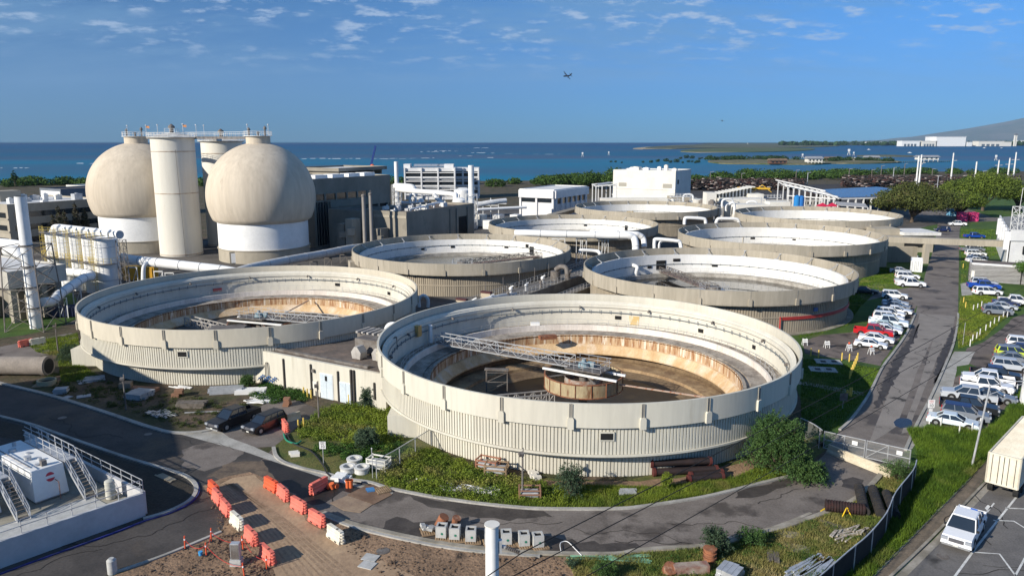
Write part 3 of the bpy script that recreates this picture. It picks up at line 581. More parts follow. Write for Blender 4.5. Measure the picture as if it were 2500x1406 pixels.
            MB().box((x - 13.5, y + 18.6, 4.0), (1.5, .2, .5), rz=.6).build('life_ring_board', M('red_plastic', (.5, .08, .07)), t)
    else:
        MB().lathe([(Rr - .24, zb + .1), (22.75, zb + .1), (22.75, zb - .15), (Rr - .05, zb - .15), (Rr - .05, zb + .05)], c, 120).build('soffit', P1, t)
        zl = zb - 2.3; mb = MB(); ribbed(mb, c, 22.95, zl + .1, zb - .12, 330, .1, .32); mb.build('upper_wall', P2, t)
        MB().lathe([(22.8, zl - .12), (23.02, zl - .12), (23.02, zl + .12), (22.8, zl + .12)], c, 120, closed=True).build('ledge', P2, t, smooth=True)
        mb = MB(); ribbed(mb, c, 22.95, 0, zl - .1, 330, .1, .32); mb.build('lower_wall', P2, t)
        zi = zt - 1.25; MB().lathe([(22.72, zb + .1), (22.72, zi), (22.4, zi), (22.3, 2.15)], c, 120).build('inner_wall', whitewall, t, smooth=True)
        MB().lathe([(22.32, 2.2), (20.9, 2.2), (20.9, 1.2)], c, 96).build('walkway', M('pale_deck', (.4, .38, .34), (.26, .24, .21), sc=.6, rough=.9, fine=.2), t)
        mb = MB(); rl = [(x + 21.0 * cos(2 * pi * k / 80), y + 21.0 * sin(2 * pi * k / 80), 2.2) for k in range(81)]; rail(mb, rl, 1.05, 1.6, .022); mb.build('railing', galv, t)
        MB().lathe([(20.95, 1.5), (.01, 1.5)], c, 96).build('water_surface', blackw if key in 'FD' else M('pale_tank_water', (.16, .15, .12), (.25, .24, .21), sc=.2, rough=.25, fine=.1), t)
        for k in range(20):
            a = 2 * pi * (k + .35) / 20; u = Vector((cos(a), sin(a), 0)); q = Vector((x, y, 0)); tt = Vector((-sin(a), cos(a), 0)); s2 = MB()
            if sin(a) < -.3: continue
            s2.beam(q + u * 22.5 + Vector((0, 0, zi)), q + u * 24.0 + Vector((0, 0, zt - .3)), .12); s2.beam(q + u * 22.6 - tt * .5 + Vector((0, 0, zi + .08)), q + u * 22.6 + tt * .5 + Vector((0, 0, zi + .08)), .16)
            s2.beam(q + u * 23.9 - tt * .3 + Vector((0, 0, zt - .2)), q + u * 23.9 + tt * .3 + Vector((0, 0, zt - .2)), .1); s2.build('brace', galv, t)
        mb = MB().lathe([(22.3, 4.1), (22.2, 4.1), (22.2, 4.0), (22.3, 4.0)], c, 96, closed=True)
        for k in range(70): a = 2 * pi * k / 70; mb.box((x + 22.24 * cos(a), y + 22.24 * sin(a), 4.05), (.1, .1, .3), rz=a)
        mb.build('conduit', M('conduit_grey', (.16, .18, .19)), t)
        for a_, zc, w_, h_ in {'C': ((100, 3.6, 1, .5), (64, 3.8, 1.1, .5), (48, 4.6, .9, .8), (44, 3.5, 1.4, 2.1), (120, 3.4, .9, .5)), 'F': ((75, 3.8, 1.2, .5), (96, 4.9, 1.5, .6), (105, 3.9, 2.2, 2.0), (112, 3.6, 1, .5)), 'G': ((88, 3.6, 1.2, .5), (60, 3.6, .9, .4)), 'D': ((75, 3.7, 1, .5), (38, 3.7, 1.2, 1.6)), 'H': ((82, 3.6, 1.1, .5),), 'E': ((75, 3.3, 1.1, .5),)}[key]:
            MB().box((x + 22.3 * cos(R(a_)), y + 22.3 * sin(R(a_)), zc), (.16, w_, h_), rz=R(a_)).build('vent_opening', black, t)
        ba = {'C': 36, 'F': 104, 'D': 200, 'G': -60, 'E': -60, 'H': -60}[key]; u = Vector((cos(R(ba)), sin(R(ba)), 0)); C0 = Vector((x, y, 0))
        truss(t, C0 + u * 22.0 + Vector((0, 0, 2.5)), C0 + Vector((0, 0, 2.5)), 1.8, 1.1, 16, dgalv if key != 'D' else galv, M('brown_deck', (.2, .14, .12)))
        MB().cone((x, y, .5), (x, y, 3.4), 1.4, 1.2, 20).build('centre_column', dgalv, t)
        mb = MB(); rail(mb, [C0 + Vector(p) for p in ((2.2, 2.2, 2.6), (-2.2, 2.2, 2.6), (-2.2, -2.2, 2.6), (2.2, -2.2, 2.6), (2.2, 2.2, 2.6))], 1.1, 1.1, .03); mb.box((x, y, 2.55), (4.6, 4.6, .12)); mb.build('platform', galv, t)
        if key == 'F':
            p_ = C0 + Vector((22.1 * cos(R(122)), 22.1 * sin(R(122)), 0)); MB().tube(cr([p_ + Vector((0, 0, 1.2)), p_ + Vector((.2, -.6, 3.2)), p_ + Vector((.3, -.7, 4.0)), p_ + Vector((-.3, -.2, 4.3)), p_ + Vector((-.8, .3, 4.2))], 4), .38, 12).build('inlet_pipe', white, t, smooth=True)
            rd = MB()
            for k in range(4): rd.tube([(x + 23.1 * cos(R(a_)), y + 23.1 * sin(R(a_)), 2.35 + .14 * k - .02 * (a_ + 75) * .35) for a_ in range(-78, -20, 4)], .05, 6)
            q = C0 + Vector((23.2 * cos(R(-79)), 23.2 * sin(R(-79)), 0)); rd.beam(q + Vector((0, 0, 0)), q + Vector((0, 0, 2.9)), .16); rd.build('red_pipe', M('red_pipe_paint', (.5, .05, .045), rough=.5), t)
            MB().box((x + 23.1 * cos(R(-62)), y + 23.1 * sin(R(-62)), 3.6), (.15, .9, .6), rz=R(-62)).build('blue_panel', M('blue_panel', (.08, .14, .3)), t)
            MB().lathe([(23.0, 0), (24.0, 0), (24.0, .15), (23.0, .15)], c, 96).build('apron_kerb', concrete_old, t)
        if key in 'EG': MB().box((x + 22.2 * cos(R(95)), y + 22.2 * sin(R(95)), 3.2), (.05, 2.6 if key == 'E' else .1, 1.6), rz=R(95)).build('stain_patch', M('stain', (.55, .4, .18), (.66, .6, .48), sc=1.8, st=(1, 1, .4), fine=.1, lo=.45, hi=.6), t)
        if key in 'FGC':
            a_ = {'F': 22, 'G': -8, 'C': 200}[key]; q = C0 + Vector((24.0 * cos(R(a_)), 24.0 * sin(R(a_)), 0)); MB().box(q + Vector((0, 0, 2.4)), (2.4, 3.2, 4.8), rz=R(a_)).build('buttress', beige, t)
    return t
tank('A', 'nearest round cream tank at the front centre with rusty inside and silver footbridge', 24, -83.1, 'open')
tank('B', 'round cream tank at the left below the egg digesters, rusty inside', 24, -83.3, 'open')
tank('F', 'beige round tank with dark mirror-like water and red pipes on its wall', 20, -2.2 - 90, 'lid')
tank('C', 'beige round tank behind the pipe gallery, truss bridge to a black door', 20, -4.5 - 90, 'lid')
tank('G', 'beige round tank that the concrete footbridge over the road starts from', 20, -93, 'lid')
tank('D', 'beige round tank crossed in front by a thick white duct', 20, -93, 'lid')
tank('H', 'beige round tank farthest right, in front of the spreading trees', 20, -93, 'lid')
tank('E', 'farthest small-looking beige tank with an ochre stain, below the windowless white block', 20, -93, 'lid')
# ================================================================ digesters, silos, plant buildings
U = Vector((.5, .866, 0)); Vv = Vector((.866, -.5, 0)); Z3 = Vector((0, 0, 1))       # the plant's grid directions
GA = R(60)
eggc = M('digester_shell', (.57, .495, .39), (.5, .43, .335), sc=.3, st=(1, 1, .07), rough=.88, fine=.07, fsc=1.5, c3=(.3, .25, .19), sc3=.8, lo3=.62, hi3=.85)
silow = M('silo_cream', (.68, .65, .57), (.62, .59, .51), sc=.15, st=(1, 1, .12), rough=.7, fine=.04, c3=(.5, .42, .3), sc3=.8, lo3=.68, hi3=.9)
conc = M('dark_concrete', (.27, .245, .2), (.21, .19, .155), sc=.15, st=(1, 1, .5), rough=.92, fine=.1, fsc=1.2, c3=(.13, .12, .1), sc3=.4, lo3=.6, hi3=.8)
conc2 = M('tan_concrete', (.38, .34, .27), (.31, .28, .22), sc=.15, st=(1, 1, .4), rough=.92, fine=.1, fsc=1.2)
glassd = M('dark_glass', (.015, .02, .025), rough=.12, fine=0, spec=.7)
roofw = M('white_roof', (.72, .71, .68), (.6, .59, .56), sc=.2, rough=.8, fine=.08)
roofd = M('grimy_roof', (.16, .13, .11), (.1, .085, .075), sc=.3, rough=.9, fine=.2, c3=(.2, .15, .12), sc3=.5, lo3=.5, hi3=.7)
yellow = M('safety_yellow', (.62, .47, .1), (.55, .42, .12), sc=2, rough=.55)
steelw = M('white_steel', (.72, .72, .7), (.6, .6, .58), sc=1, rough=.5)
offwhite = M('offwhite_paint', (.72, .7, .63), (.66, .63, .56), sc=.2, rough=.8, fine=.05, c3=(.5, .46, .38), sc3=.6, lo3=.66, hi3=.85)
bluish = M('blue_grey_wall', (.17, .19, .22), (.14, .16, .18), sc=.3, rough=.85)
def digester(px, Y, label):
    c0 = at(px, 450, Y=Y); x, y = c0.x, Y; c = (x, y); t = thing('egg_digester', label, 'digester tank', (x, y, 0), group='egg shaped digesters')
    MB().lathe([(11.4, 0), (11.4, 3.1), (11.6, 3.1), (11.6, 3.3), (11.1, 3.3)], c, 96).build('base_wall', conc2, t, smooth=True)
    MB().lathe([(11.25, 3.2), (11.25, 9.8)], c, 96).build('white_band', white, t, smooth=True)
    ze = 16.1; r = 13.55; kz = 1.0; pr = []
    a0 = -math.asin((ze - 9.7) / r / kz)
    for i in range(40):
        a = a0 + (R(77.5) - a0) * i / 39; pr.append((r * cos(a), ze + r * kz * sin(a)))
    pr[0] = (11.3, 9.7)
    MB().lathe(pr, c, 128).build('shell', eggc, t, smooth=True)
    MB().lathe([(3.0, ze + r * .9), (3.0, ze + r + 1.5), (0.01, ze + r + 1.6)], c, 48).build('neck', eggc, t, smooth=True)
    zt = ze + r + 1.5; mb = MB(); rl = [(x + 3.4 * cos(2 * pi * k / 18), y + 3.4 * sin(2 * pi * k / 18), zt + .15) for k in range(19)]; rail(mb, rl, 1.1, 1.2, .04)
    mb.lathe([(3.0, zt), (3.5, zt), (3.5, zt + .15), (3.0, zt + .15)], c, 36, closed=True); mb.build('top_railing', steelw, t)
    for dx, h in ((-1.9, 2.2), (.4, 1.2), (2.2, 2.6)):
        MB().cone((x + dx, y - 1, zt), (x + dx, y - 1, zt + h * .7), .22, .22, 10).cone((x + dx, y - 1, zt + h * .7), (x + dx, y - 1, zt + h * .8), .45, .4, 10).cone((x + dx, y - 1, zt + h * .8), (x + dx, y - 1, zt + h), .4, .1, 10).build('vent', dgalv, t)
    d_ = MB().box((x - 4.4, y - 10.6, 1.5), (1.9, .3, 3.0), rz=.36).build('door_frame', conc, t); MB().box((x - 4.25, y - 10.74, 1.45), (1.4, .14, 2.4), rz=.36).build('door', white, d_, origin=ORG[d_.name])
    return t, zt
digester(637, 196, 'right egg digester, beige sphere with dark weather streaks on a white band')
digester(342, 213, 'left egg digester, beige sphere partly hidden by the cream silo')
def silo(px, Y, r, ztop, label):
    c0 = at(px, 450, Y=Y); x, y = c0.x, Y; c = (x, y); t = thing('silo', label, 'silo', (x, y, 0), group='tall cream silos')
    MB().lathe([(r, 0), (r, ztop)], c, 72).build('shell', silow, t, smooth=True)
    mb = MB()
    for zz in (ztop * .885, ztop * .535, .4): mb.lathe([(r + .01, zz - .09), (r + .07, zz - .09), (r + .07, zz + .09), (r + .01, zz + .09)], c, 72, closed=True)
    for k, zz in enumerate((ztop * .885, ztop * .535)): pass
    mb.build('weld_band', M('band_rust', (.5, .42, .33), (.35, .25, .17), sc=1), t, smooth=True)
    MB().lathe([(r - .02, ztop - .35), (r + .75, ztop - .05), (r + .75, ztop + .1), (2.2, ztop + 1.0), (.01, ztop + 1.1)], c, 72).build('cone_roof', M('roof_plate', (.6, .59, .55), (.42, .4, .36), sc=.6, fine=.12), t, smooth=True)
    mb = MB(); rl = [(x + (r + .65) * cos(2 * pi * k / 24), y + (r + .65) * sin(2 * pi * k / 24), ztop + .1) for k in range(25)]; rail(mb, rl, 1.1, 1.3, .035); mb.build('top_railing', steelw, t)
    MB().cone((x, y, ztop + 1), (x, y, ztop + 2.4), .5, .45, 12).cone((x, y, ztop + 2.4), (x, y, ztop + 3.0), .85, .8, 12).cone((x, y, ztop + 3.0), (x, y, ztop + 3.5), .7, .1, 12).build('vent_cowl', dgalv, t)
    mb = MB(); pl = MB().box((x, y, ztop + 1.15), (2.6, 2.6, .1)); mb = pl; rail(mb, [(x - 1.3, y - 1.3, ztop + 1.2), (x + 1.3, y - 1.3, ztop + 1.2), (x + 1.3, y + 1.3, ztop + 1.2)], 1.1, 1.3, .035); mb.build('cowl_platform', steelw, t)
    MB().tube([(x + r * .55, y - r * .85, 0), (x + r * .55, y - r * .85, 2.2), (x + r * .5, y - r * .9, ztop * .9)], .04, 6).build('cable_line', dgalv, t)
    return x, y
zs = at(418, 336, Y=190).z
s1 = silo(430, 202, 5.4, at(418, 336, Y=199).z, 'near cream cylinder silo between the two egg digesters'); s2 = silo(548, 222, 5.7, at(540, 345, Y=222).z, 'rear cream silo whose foot is hidden behind the right egg digester')
# catwalk joining the tops
cw = thing('catwalk', 'high grey catwalk linking silo tops and digester necks', 'catwalk', (s1[0] + 5, s1[1], zs))
e1 = at(637, 330, Y=196); e2 = at(342, 330, Y=213)
wpts = [Vector((e2.x + 3, 211, zs + .2)), Vector((s1[0] - 4, s1[1] + 4, zs + .2)), Vector((s1[0] + 5.5, s1[1] + 1, zs + .2)), Vector((e1.x - 3, 195.5, zs + .2))]
mb = MB()
for a, b in zip(wpts[:-1], wpts[1:]): mb.beam(a, b, 1.3, .16); mb.beam(a + Vector((0, -.65, -.35)), b + Vector((0, -.65, -.35)), .12, .4); mb.beam(a + Vector((0, .65, -.35)), b + Vector((0, .65, -.35)), .12, .4)
mb.beam(wpts[2] + Vector((0, 0, .0)), Vector((s2[0], s2[1] - 4, zs + .2)), 1.2, .16)
mb.build('deck', dgalv, cw); mb = MB()
for o_ in (-.6, .6): rail(mb, [p + Vector((0, o_, .1)) for p in wpts], 1.1, 1.4, .035)
mb.build('handrail', steelw, cw)
for k, (px, Y) in enumerate(((311, 210), (357, 205), (385, 200), (447, 190), (479, 200), (604, 195), (655, 196), (498, 205))):
    p = at(px, 322, Y=Y); mb = MB().rod((p.x, p.y, zs + .3), (p.x, p.y, zs + 3.2), .06).sphere((p.x, p.y, zs + 3.2), .2, 8, 6)
    t = mb.build('mast', steelw, origin=(p.x, p.y, zs + .3)); tag(t, ['leftmost short mast on the left digester top', 'mast at the left end of the catwalk', 'mast left of the near silo cowl', 'mast at the right edge of the near silo roof', 'mast just right of the near silo', 'mast left on the right digester neck', 'rightmost mast on the right digester neck', 'mast in front of the rear silo cowl'][k], 'mast', 'masts on the silo tops')
for px, Y in ((357, 205), (447, 190)):
    p = at(px, 322, Y=Y); fl = MB().add([(p.x, p.y, zs + 3.1), (p.x + .9, p.y + .1, zs + 3.0), (p.x + .85, p.y + .1, zs + 2.4), (p.x, p.y, zs + 2.6)], [(0, 1, 2, 3)]).build('flag', M('orange_flag', (.7, .3, .12)), origin=(p.x, p.y, zs + 2.6)); tag(fl, 'small orange pennant on the mast at the %s' % ('left end of the catwalk' if px < 400 else 'right edge of the near silo roof'), 'flag')
# ---- row of white scrubber vessels with yellow cages
def scrubber(i):
    px = [262, 229, 199, 169, 141][i]; Y = 148 + i * 2.3; p = at(px, 640, Y=Y); x, y = p.x, Y; c = (x, y)
    nm = ['nearest and rightmost', 'second from the right', 'middle', 'second from the left', 'farthest left']
    t = thing('scrubber_vessel', nm[i] + ' of the five tall white vessels', 'process vessel', (x, y, 0), group='row of white scrubber vessels')
    r = 2.25 if i == 0 else 1.8; zt = 11.1
    MB().lathe([(r, 0), (r, zt), (r * .7, zt + .25), (.01, zt + .4)], c, 40).build('shell', white, t, smooth=True)
    mb = MB()
    for zz in (3.0, 6.2, 9.6): mb.lathe([(r + .01, zz - .06), (r + .06, zz - .06), (r + .06, zz + .06), (r + .01, zz + .06)], c, 40, closed=True)
    mb.build('weld_band', M('grey_band', (.5, .51, .53)), t)
    for zz in (6.3, zt + .3):
        mb = MB().lathe([(r + .02, zz), (r + 1.0, zz), (r + 1.0, zz + .1), (r + .02, zz + .1)], c, 20, closed=True, a0=R(170), a1=R(330)); pf_ = mb.build('platform', dgalv, t); mb = MB(); rail(mb, [(x + (r + .95) * cos(R(a)), y + (r + .95) * sin(R(a)), zz + .1) for a in range(170, 331, 20)], 1.1, 1.3, .028, (1, .5)); mb.build('yellow_rail', yellow, pf_, origin=ORG[pf_.name])
    mb = MB(); q = Vector((x - 1.2, y - r - .25, 0))
    for s_ in (-.25, .25): mb.beam(q + Vector((s_, 0, .5)), q + Vector((s_, 0, zt + 1.2)), .05)
    for k in range(34): mb.beam(q + Vector((-.25, 0, .6 + k * .33)), q + Vector((.25, 0, .6 + k * .33)), .05)
    for k in range(12):
        z_ = 2.4 + k * .75; mb.tube([q + Vector((-.35, 0, z_)), q + Vector((-.35, -.6, z_)), q + Vector((.35, -.6, z_)), q + Vector((.35, 0, z_))], .025, 4)
    for s_ in (-.35, .35): mb.beam(q + Vector((s_, -.6, 2.4)), q + Vector((s_, -.6, 11.2)), .03)
    mb.build('ladder_cage', yellow, t)
    MB().tube(cr([(x + .6, y, zt + .2), (x + .6, y, zt + 1.0), (x + .8, y + .8, zt + 1.5)], 4), .3, 10).build('outlet_pipe', white, t, smooth=True)
for i in range(5): scrubber(i)
hd = thing('header_duct', 'long white header duct lying over the scrubber vessels', 'duct', (at(292, 573, Y=148).x, 148, 0))
pA = at(292, 573, Y=149); pB = at(145, 556, Y=161)
MB().tube([pA, pB], .78, 20).build('duct', white, hd, smooth=True); MB().cone(pA + (pA - pB).normalized() * .02, pA + (pA - pB).normalized() * .1, .84, .84, 24).build('end_flange', M('flange_grey', (.45, .46, .47)), hd)
MB().tube(cr([pB, pB + Vector((-1.5, .8, -.2)), pB + Vector((-2.2, 1.2, -1.4)), pB + Vector((-2.4, 1.3, -3))], 4), .75, 16).build('elbow', white, hd, smooth=True)
def lattice(mb, c, w_, z0, z1, n, r=.07, taper=0):
    for k in range(n):
        za, zb_ = z0 + (z1 - z0) * k / n, z0 + (z1 - z0) * (k + 1) / n; wa = w_ * (1 - taper * k / n) / 2; wb = w_ * (1 - taper * (k + 1) / n) / 2
        A = [Vector((c[0] + sx_ * wa, c[1] + sy_ * wa, za)) for sx_, sy_ in ((-1, -1), (1, -1), (1, 1), (-1, 1))]; B_ = [Vector((c[0] + sx_ * wb, c[1] + sy_ * wb, zb_)) for sx_, sy_ in ((-1, -1), (1, -1), (1, 1), (-1, 1))]
        for i in range(4): mb.beam(A[i], B_[i], r * 1.8); mb.beam(B_[i], B_[(i + 1) % 4], r * 1.3); mb.beam(A[i], B_[(i + 1) % 4], r); mb.beam(A[(i + 1) % 4], B_[i], r)
    return mb
p = at(300, 640, Y=147); tag(lattice(MB(), (p.x, 147), 1.4, 0, pA.z - .8, 6, .05).build('lattice_tower', dgalv, origin=(p.x, 147, 0)), 'slender lattice tower under the end of the header duct', 'lattice tower')
# ---- tall white stack in its lattice frame
p = at(92, 800); st = thing('exhaust_stack', 'tall white exhaust stack standing in a square steel lattice frame', 'chimney', (p.x, p.y, 0)); zt = at(52, 480, Y=p.y).z
sx_ = p.x - .2
MB().cone((sx_, p.y, 0), (sx_, p.y, zt), .92, .86, 28).build('shaft', white, st, smooth=True); MB().cone((sx_, p.y, zt), (sx_, p.y, zt + .05), .7, .7, 20).build('opening', black, st)
lattice(MB(), (sx_, p.y), 6.2, 0, 13.6, 4, .08, .18).build('lattice_frame', dgalv, st)
mb = MB()
for zz in (3.4, 6.8, 10.2, 13.6): mb.lathe([(.93, zz - .1), (1.1, zz - .1), (1.1, zz + .1), (.93, zz + .1)], (sx_, p.y), 20, closed=True)
mb.build('clamp_ring', dgalv, st)
def duct(name, pts, r, label, supports=(), mat=None, seams=0, cat='duct', sup='leg'):
    P = [Vector(q) for q in pts]; t = thing(name, label, cat, (P[0].x, P[0].y, 0)); mat = mat or white
    path = cr(P, 6); MB().tube(path, r, 18).build('pipe_run', mat, t, smooth=True)
    if seams:
        mb = MB(); acc = 0
        for a, b in zip(path[:-1], path[1:]):
            L_ = (b - a).length; acc += L_
            if acc > seams: acc = 0; d = (b - a).normalized(); mb.cone(b - d * .06, b + d * .06, r + .05, r + .05, 18)
        if mb.v: mb.build('joint_band', M('band_grey', (.3, .31, .32)), t)
    for q in supports:
        q = Vector(q); mb = MB(); w_ = r * .9
        mb.beam((q.x - w_, q.y, 0), (q.x - w_, q.y, q.z - r), .14); mb.beam((q.x + w_, q.y, 0), (q.x + w_, q.y, q.z - r), .14); mb.beam((q.x - w_, q.y, q.z - r - .1), (q.x + w_, q.y, q.z - r - .1), .2)
        mb.beam((q.x - w_, q.y, .2), (q.x + w_, q.y, max(.4, q.z - r - .2)), .08); mb.build(sup, dgalv if mat is not white else steelw, t)
    return t
def P3(px, py, Y): return tuple(at(px, py, Y=Y))
duct('elbow_duct', [P3(105, 738, 121), P3(128, 735, 123), P3(150, 715, 127), P3(203, 680, 137), P3(222, 675, 141), P3(214, 668, 145), P3(165, 664, 150)], .8, 'white bent duct climbing from the lattice framed stack to the vessels', [P3(150, 715, 127), P3(185, 694, 133)], seams=3)
duct('inlet_duct', [P3(-60, 594, 170), P3(0, 594, 165), P3(50, 600, 160), P3(62, 604, 158)], 1.1, 'white horizontal duct entering at the left edge behind the stack')
duct('elbow_duct', [P3(20, 612, 150), P3(40, 616, 148), P3(52, 640, 146), P3(58, 690, 144)], 1.2, 'white downward bent duct just behind the lattice framed stack')
# long duct in two runs behind the left tank
duct('long_duct', [P3(300, 628, 152), P3(320, 634, 151), P3(400, 643, 149), P3(480, 652, 147), P3(540, 659, 146), P3(590, 668, 145)], .95, 'white duct running right from the vessels toward the left tank rim', [P3(x_, y_, 149) for x_, y_ in ((322, 640), (385, 650), (412, 654), (440, 658), (470, 662))], seams=4)
duct('long_duct', [P3(560, 672, 150), P3(610, 655, 156), P3(700, 636, 166), P3(790, 620, 178), P3(862, 606, 190), P3(930, 600, 205)], .95, 'grey-white duct climbing between the left tank and the small middle tank', [P3(x_, y_, Y_) for x_, y_, Y_ in ((725, 636, 169), (765, 628, 174), (800, 620, 180), (838, 612, 186))], seams=5, mat=M('dull_white', (.55, .55, .54), (.45, .45, .44), sc=.5))
duct('drop_pipe', [P3(372, 640, 150), P3(352, 648, 148.5), P3(350, 690, 148)], .42, 'thin white pipe bending down below the duct right of the vessels', cat='pipe')
# ---- grid aligned buildings
class Bld:
    """near corner c; dark face runs along U, lit face runs to the left (-Vv)"""
    def __init__(s, name, label, cat, c, a, b, z1, wall, roof, z0=0, parapet=.6):
        s.c = Vector((c[0], c[1], 0)); s.a, s.b, s.z1 = a, b, z1; s.t = thing(name, label, cat, (s.c.x, s.c.y, 0))
        s.slab(0, a, 0, b, z0, z1, 'wall', wall)
        if roof:
            s.slab(.25, a - .25, .25, b - .25, z1, z1 + .06, 'roof', roof)
            mb = MB()
            for q in ((0, a, 0, .3), (0, a, b - .3, b), (0, .3, .3, b - .3), (a - .3, a, .3, b - .3)): s._sl(mb, *q, z1 + .002, z1 + parapet)
            mb.build('parapet', wall, s.t)
    def pt(s, u, v, z): q = s.c + U * u - Vv * v; return Vector((q.x, q.y, z))
    def _sl(s, mb, u0, u1, v0, v1, z0, z1):
        mb.prism([(q.x, q.y) for q in (s.pt(u0, v0, 0), s.pt(u1, v0, 0), s.pt(u1, v1, 0), s.pt(u0, v1, 0))], z0, z1); return mb
    def slab(s, u0, u1, v0, v1, z0, z1, name, mat, par=None): return s._sl(MB(), u0, u1, v0, v1, z0, z1).build(name, mat, par or s.t)
    def dark(s, u0, u1, z0, z1, name, mat, out=.08, inn=.05): return s.slab(u0, u1, -out, inn, z0, z1, name, mat)
    def lit(s, v0, v1, z0, z1, name, mat, out=.08, inn=.05): return s.slab(-out, inn, v0, v1, z0, z1, name, mat)
# main concrete block
c = at(764, 443, Y=214); zt = c.z; b = Bld('process_building', 'large dark concrete process building right of the digesters', 'building', (c.x, c.y), 34, 26, zt, conc, roofw)
b.dark(1, 22, zt - 5.6, zt - 3.8, 'window_band', glassd, .04)
for k in range(5): b.dark(4 + k * 4.6, 4.5 + k * 4.6, zt - 5.7, zt - 3.7, 'pier', conc, .3)
b.dark(.8, 5.4, .5, zt - 6.0, 'stair_glazing', glassd, .05)
for k in range(4): b.dark(1.2 + k * 1.1, 1.32 + k * 1.1, .5, zt - 6, 'mullion', conc, .12)
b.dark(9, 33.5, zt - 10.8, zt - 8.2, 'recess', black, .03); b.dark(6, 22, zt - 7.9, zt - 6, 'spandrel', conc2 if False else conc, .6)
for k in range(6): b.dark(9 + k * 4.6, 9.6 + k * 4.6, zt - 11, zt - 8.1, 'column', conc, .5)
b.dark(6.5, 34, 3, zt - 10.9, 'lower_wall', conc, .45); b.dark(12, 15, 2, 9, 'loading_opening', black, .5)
for k in range(4): b.slab(3 + k * 7, 8 + k * 7, 2, 5.5, zt + .06, zt + 1.5, 'roof_light', white)
c2 = at(757, 419, Y=238); b2 = Bld('penthouse', 'dark flat topped rooftop block above the concrete process building', 'rooftop structure', (c2.x + 8, c2.y + 4), 24, 20, c2.z + .3, conc, roofw, z0=zt + 1.6)
for k in range(6): b2.slab(1 + k * 4.2, 1.5 + k * 4.2, 1, 19, zt + .07, zt + 1.7, 'support_pier', conc)
c = at(992, 525, Y=200); zt = c.z; b = Bld('pump_building', 'low grey concrete building with pipework on its roof, behind the middle tank', 'building', (c.x, c.y), 33, 16, zt, conc, roofd, parapet=.8)
b.dark(20, 21, 1, zt, 'pilaster', conc, .35); b.dark(24, 29, 0, zt - 2.6, 'door_opening', black, .06); b.dark(23.2, 24, 0, zt, 'pilaster', conc, .45); b.dark(29, 30, 0, zt, 'pilaster', conc, .45)
b.lit(0, 16, zt - 1.0, zt - .3, 'cornice', conc2, .12)
for k in range(11):
    u = random.uniform(3, 30); v = random.uniform(2, 13); q = b.pt(u, v, zt); h_ = random.uniform(.6, 1.5)
    mb = MB().box((q.x, q.y, zt + .06 + h_ / 2), (random.uniform(.8, 2.2), random.uniform(.8, 1.6), h_), rz=GA); mb.cone((q.x + .4, q.y, zt + h_), (q.x + .4, q.y, zt + h_ + .5), .2, .2, 8)
    mb.build('roof_unit', [steelw, galv, offwhite][k % 3], b.t)
for k in range(5):
    p0 = b.pt(6 + k * 4.5, 3 + k * 1.5, zt + 1.0); p1 = p0 + U * random.uniform(3, 7); MB().tube(cr([p0 + Vector((0, 0, -.9)), p0, p1, p1 + Vector((0, 0, -.9))], 4), .22, 8).build('roof_pipe', white, b.t, smooth=True)
b = Bld('annex_building', 'dark box annex between the two steel stacks and the pump building', 'building', (at(915, 560, Y=208).x, 205), 14, 16, 10.6, conc, roofd)
b.lit(4, 6, 2, 8, 'panel', conc2, .1)
for px, yt, yb, Y, r, lb in ((890, 475, 592, 196, .85, 'left one of two slim grey steel stacks'), (907, 471, 590, 199, .8, 'right one of two slim grey steel stacks')):
    p = at(px, 560, Y=Y); zt = at(px, yt, Y=Y).z; t = thing('steel_stack', lb, 'chimney', (p.x, Y, 0), group='slim steel stacks')
    MB().cone((p.x, Y, 0), (p.x, Y, zt), r * .62, r * .55, 18).build('shaft', M('stack_grey', (.3, .28, .25), (.24, .22, .2), sc=.5, st=(1, 1, .2)), t, smooth=True); MB().cone((p.x, Y, zt - .5), (p.x, Y, zt - .2), r * .7, r * .7, 18).build('collar', dgalv, t)
    MB().cone((p.x, Y, zt), (p.x, Y, zt + .7), .1, .1, 6).build('rod', dgalv, t)
for i, (px, Y, zh) in enumerate(((842, 205, 8), (862, 203, 9.5), (930, 202, 7))):
    p = at(px, 560, Y=Y); mb = MB().box((p.x, Y, zh / 2), (3.2, 2.5, zh), rz=GA); mb.bb(p.x - 1, p.x + 1, Y - 2.6, Y - 1.4, zh * .55, zh * .75); t = mb.build('concrete_pylon', [conc, conc2, conc][i], origin=(p.x, Y, 0)); tag(t, ['dark concrete block left of the steel stacks', 'sunlit tan concrete block directly left of the steel stacks', 'dark concrete block right of the steel stacks'][i], 'structure')
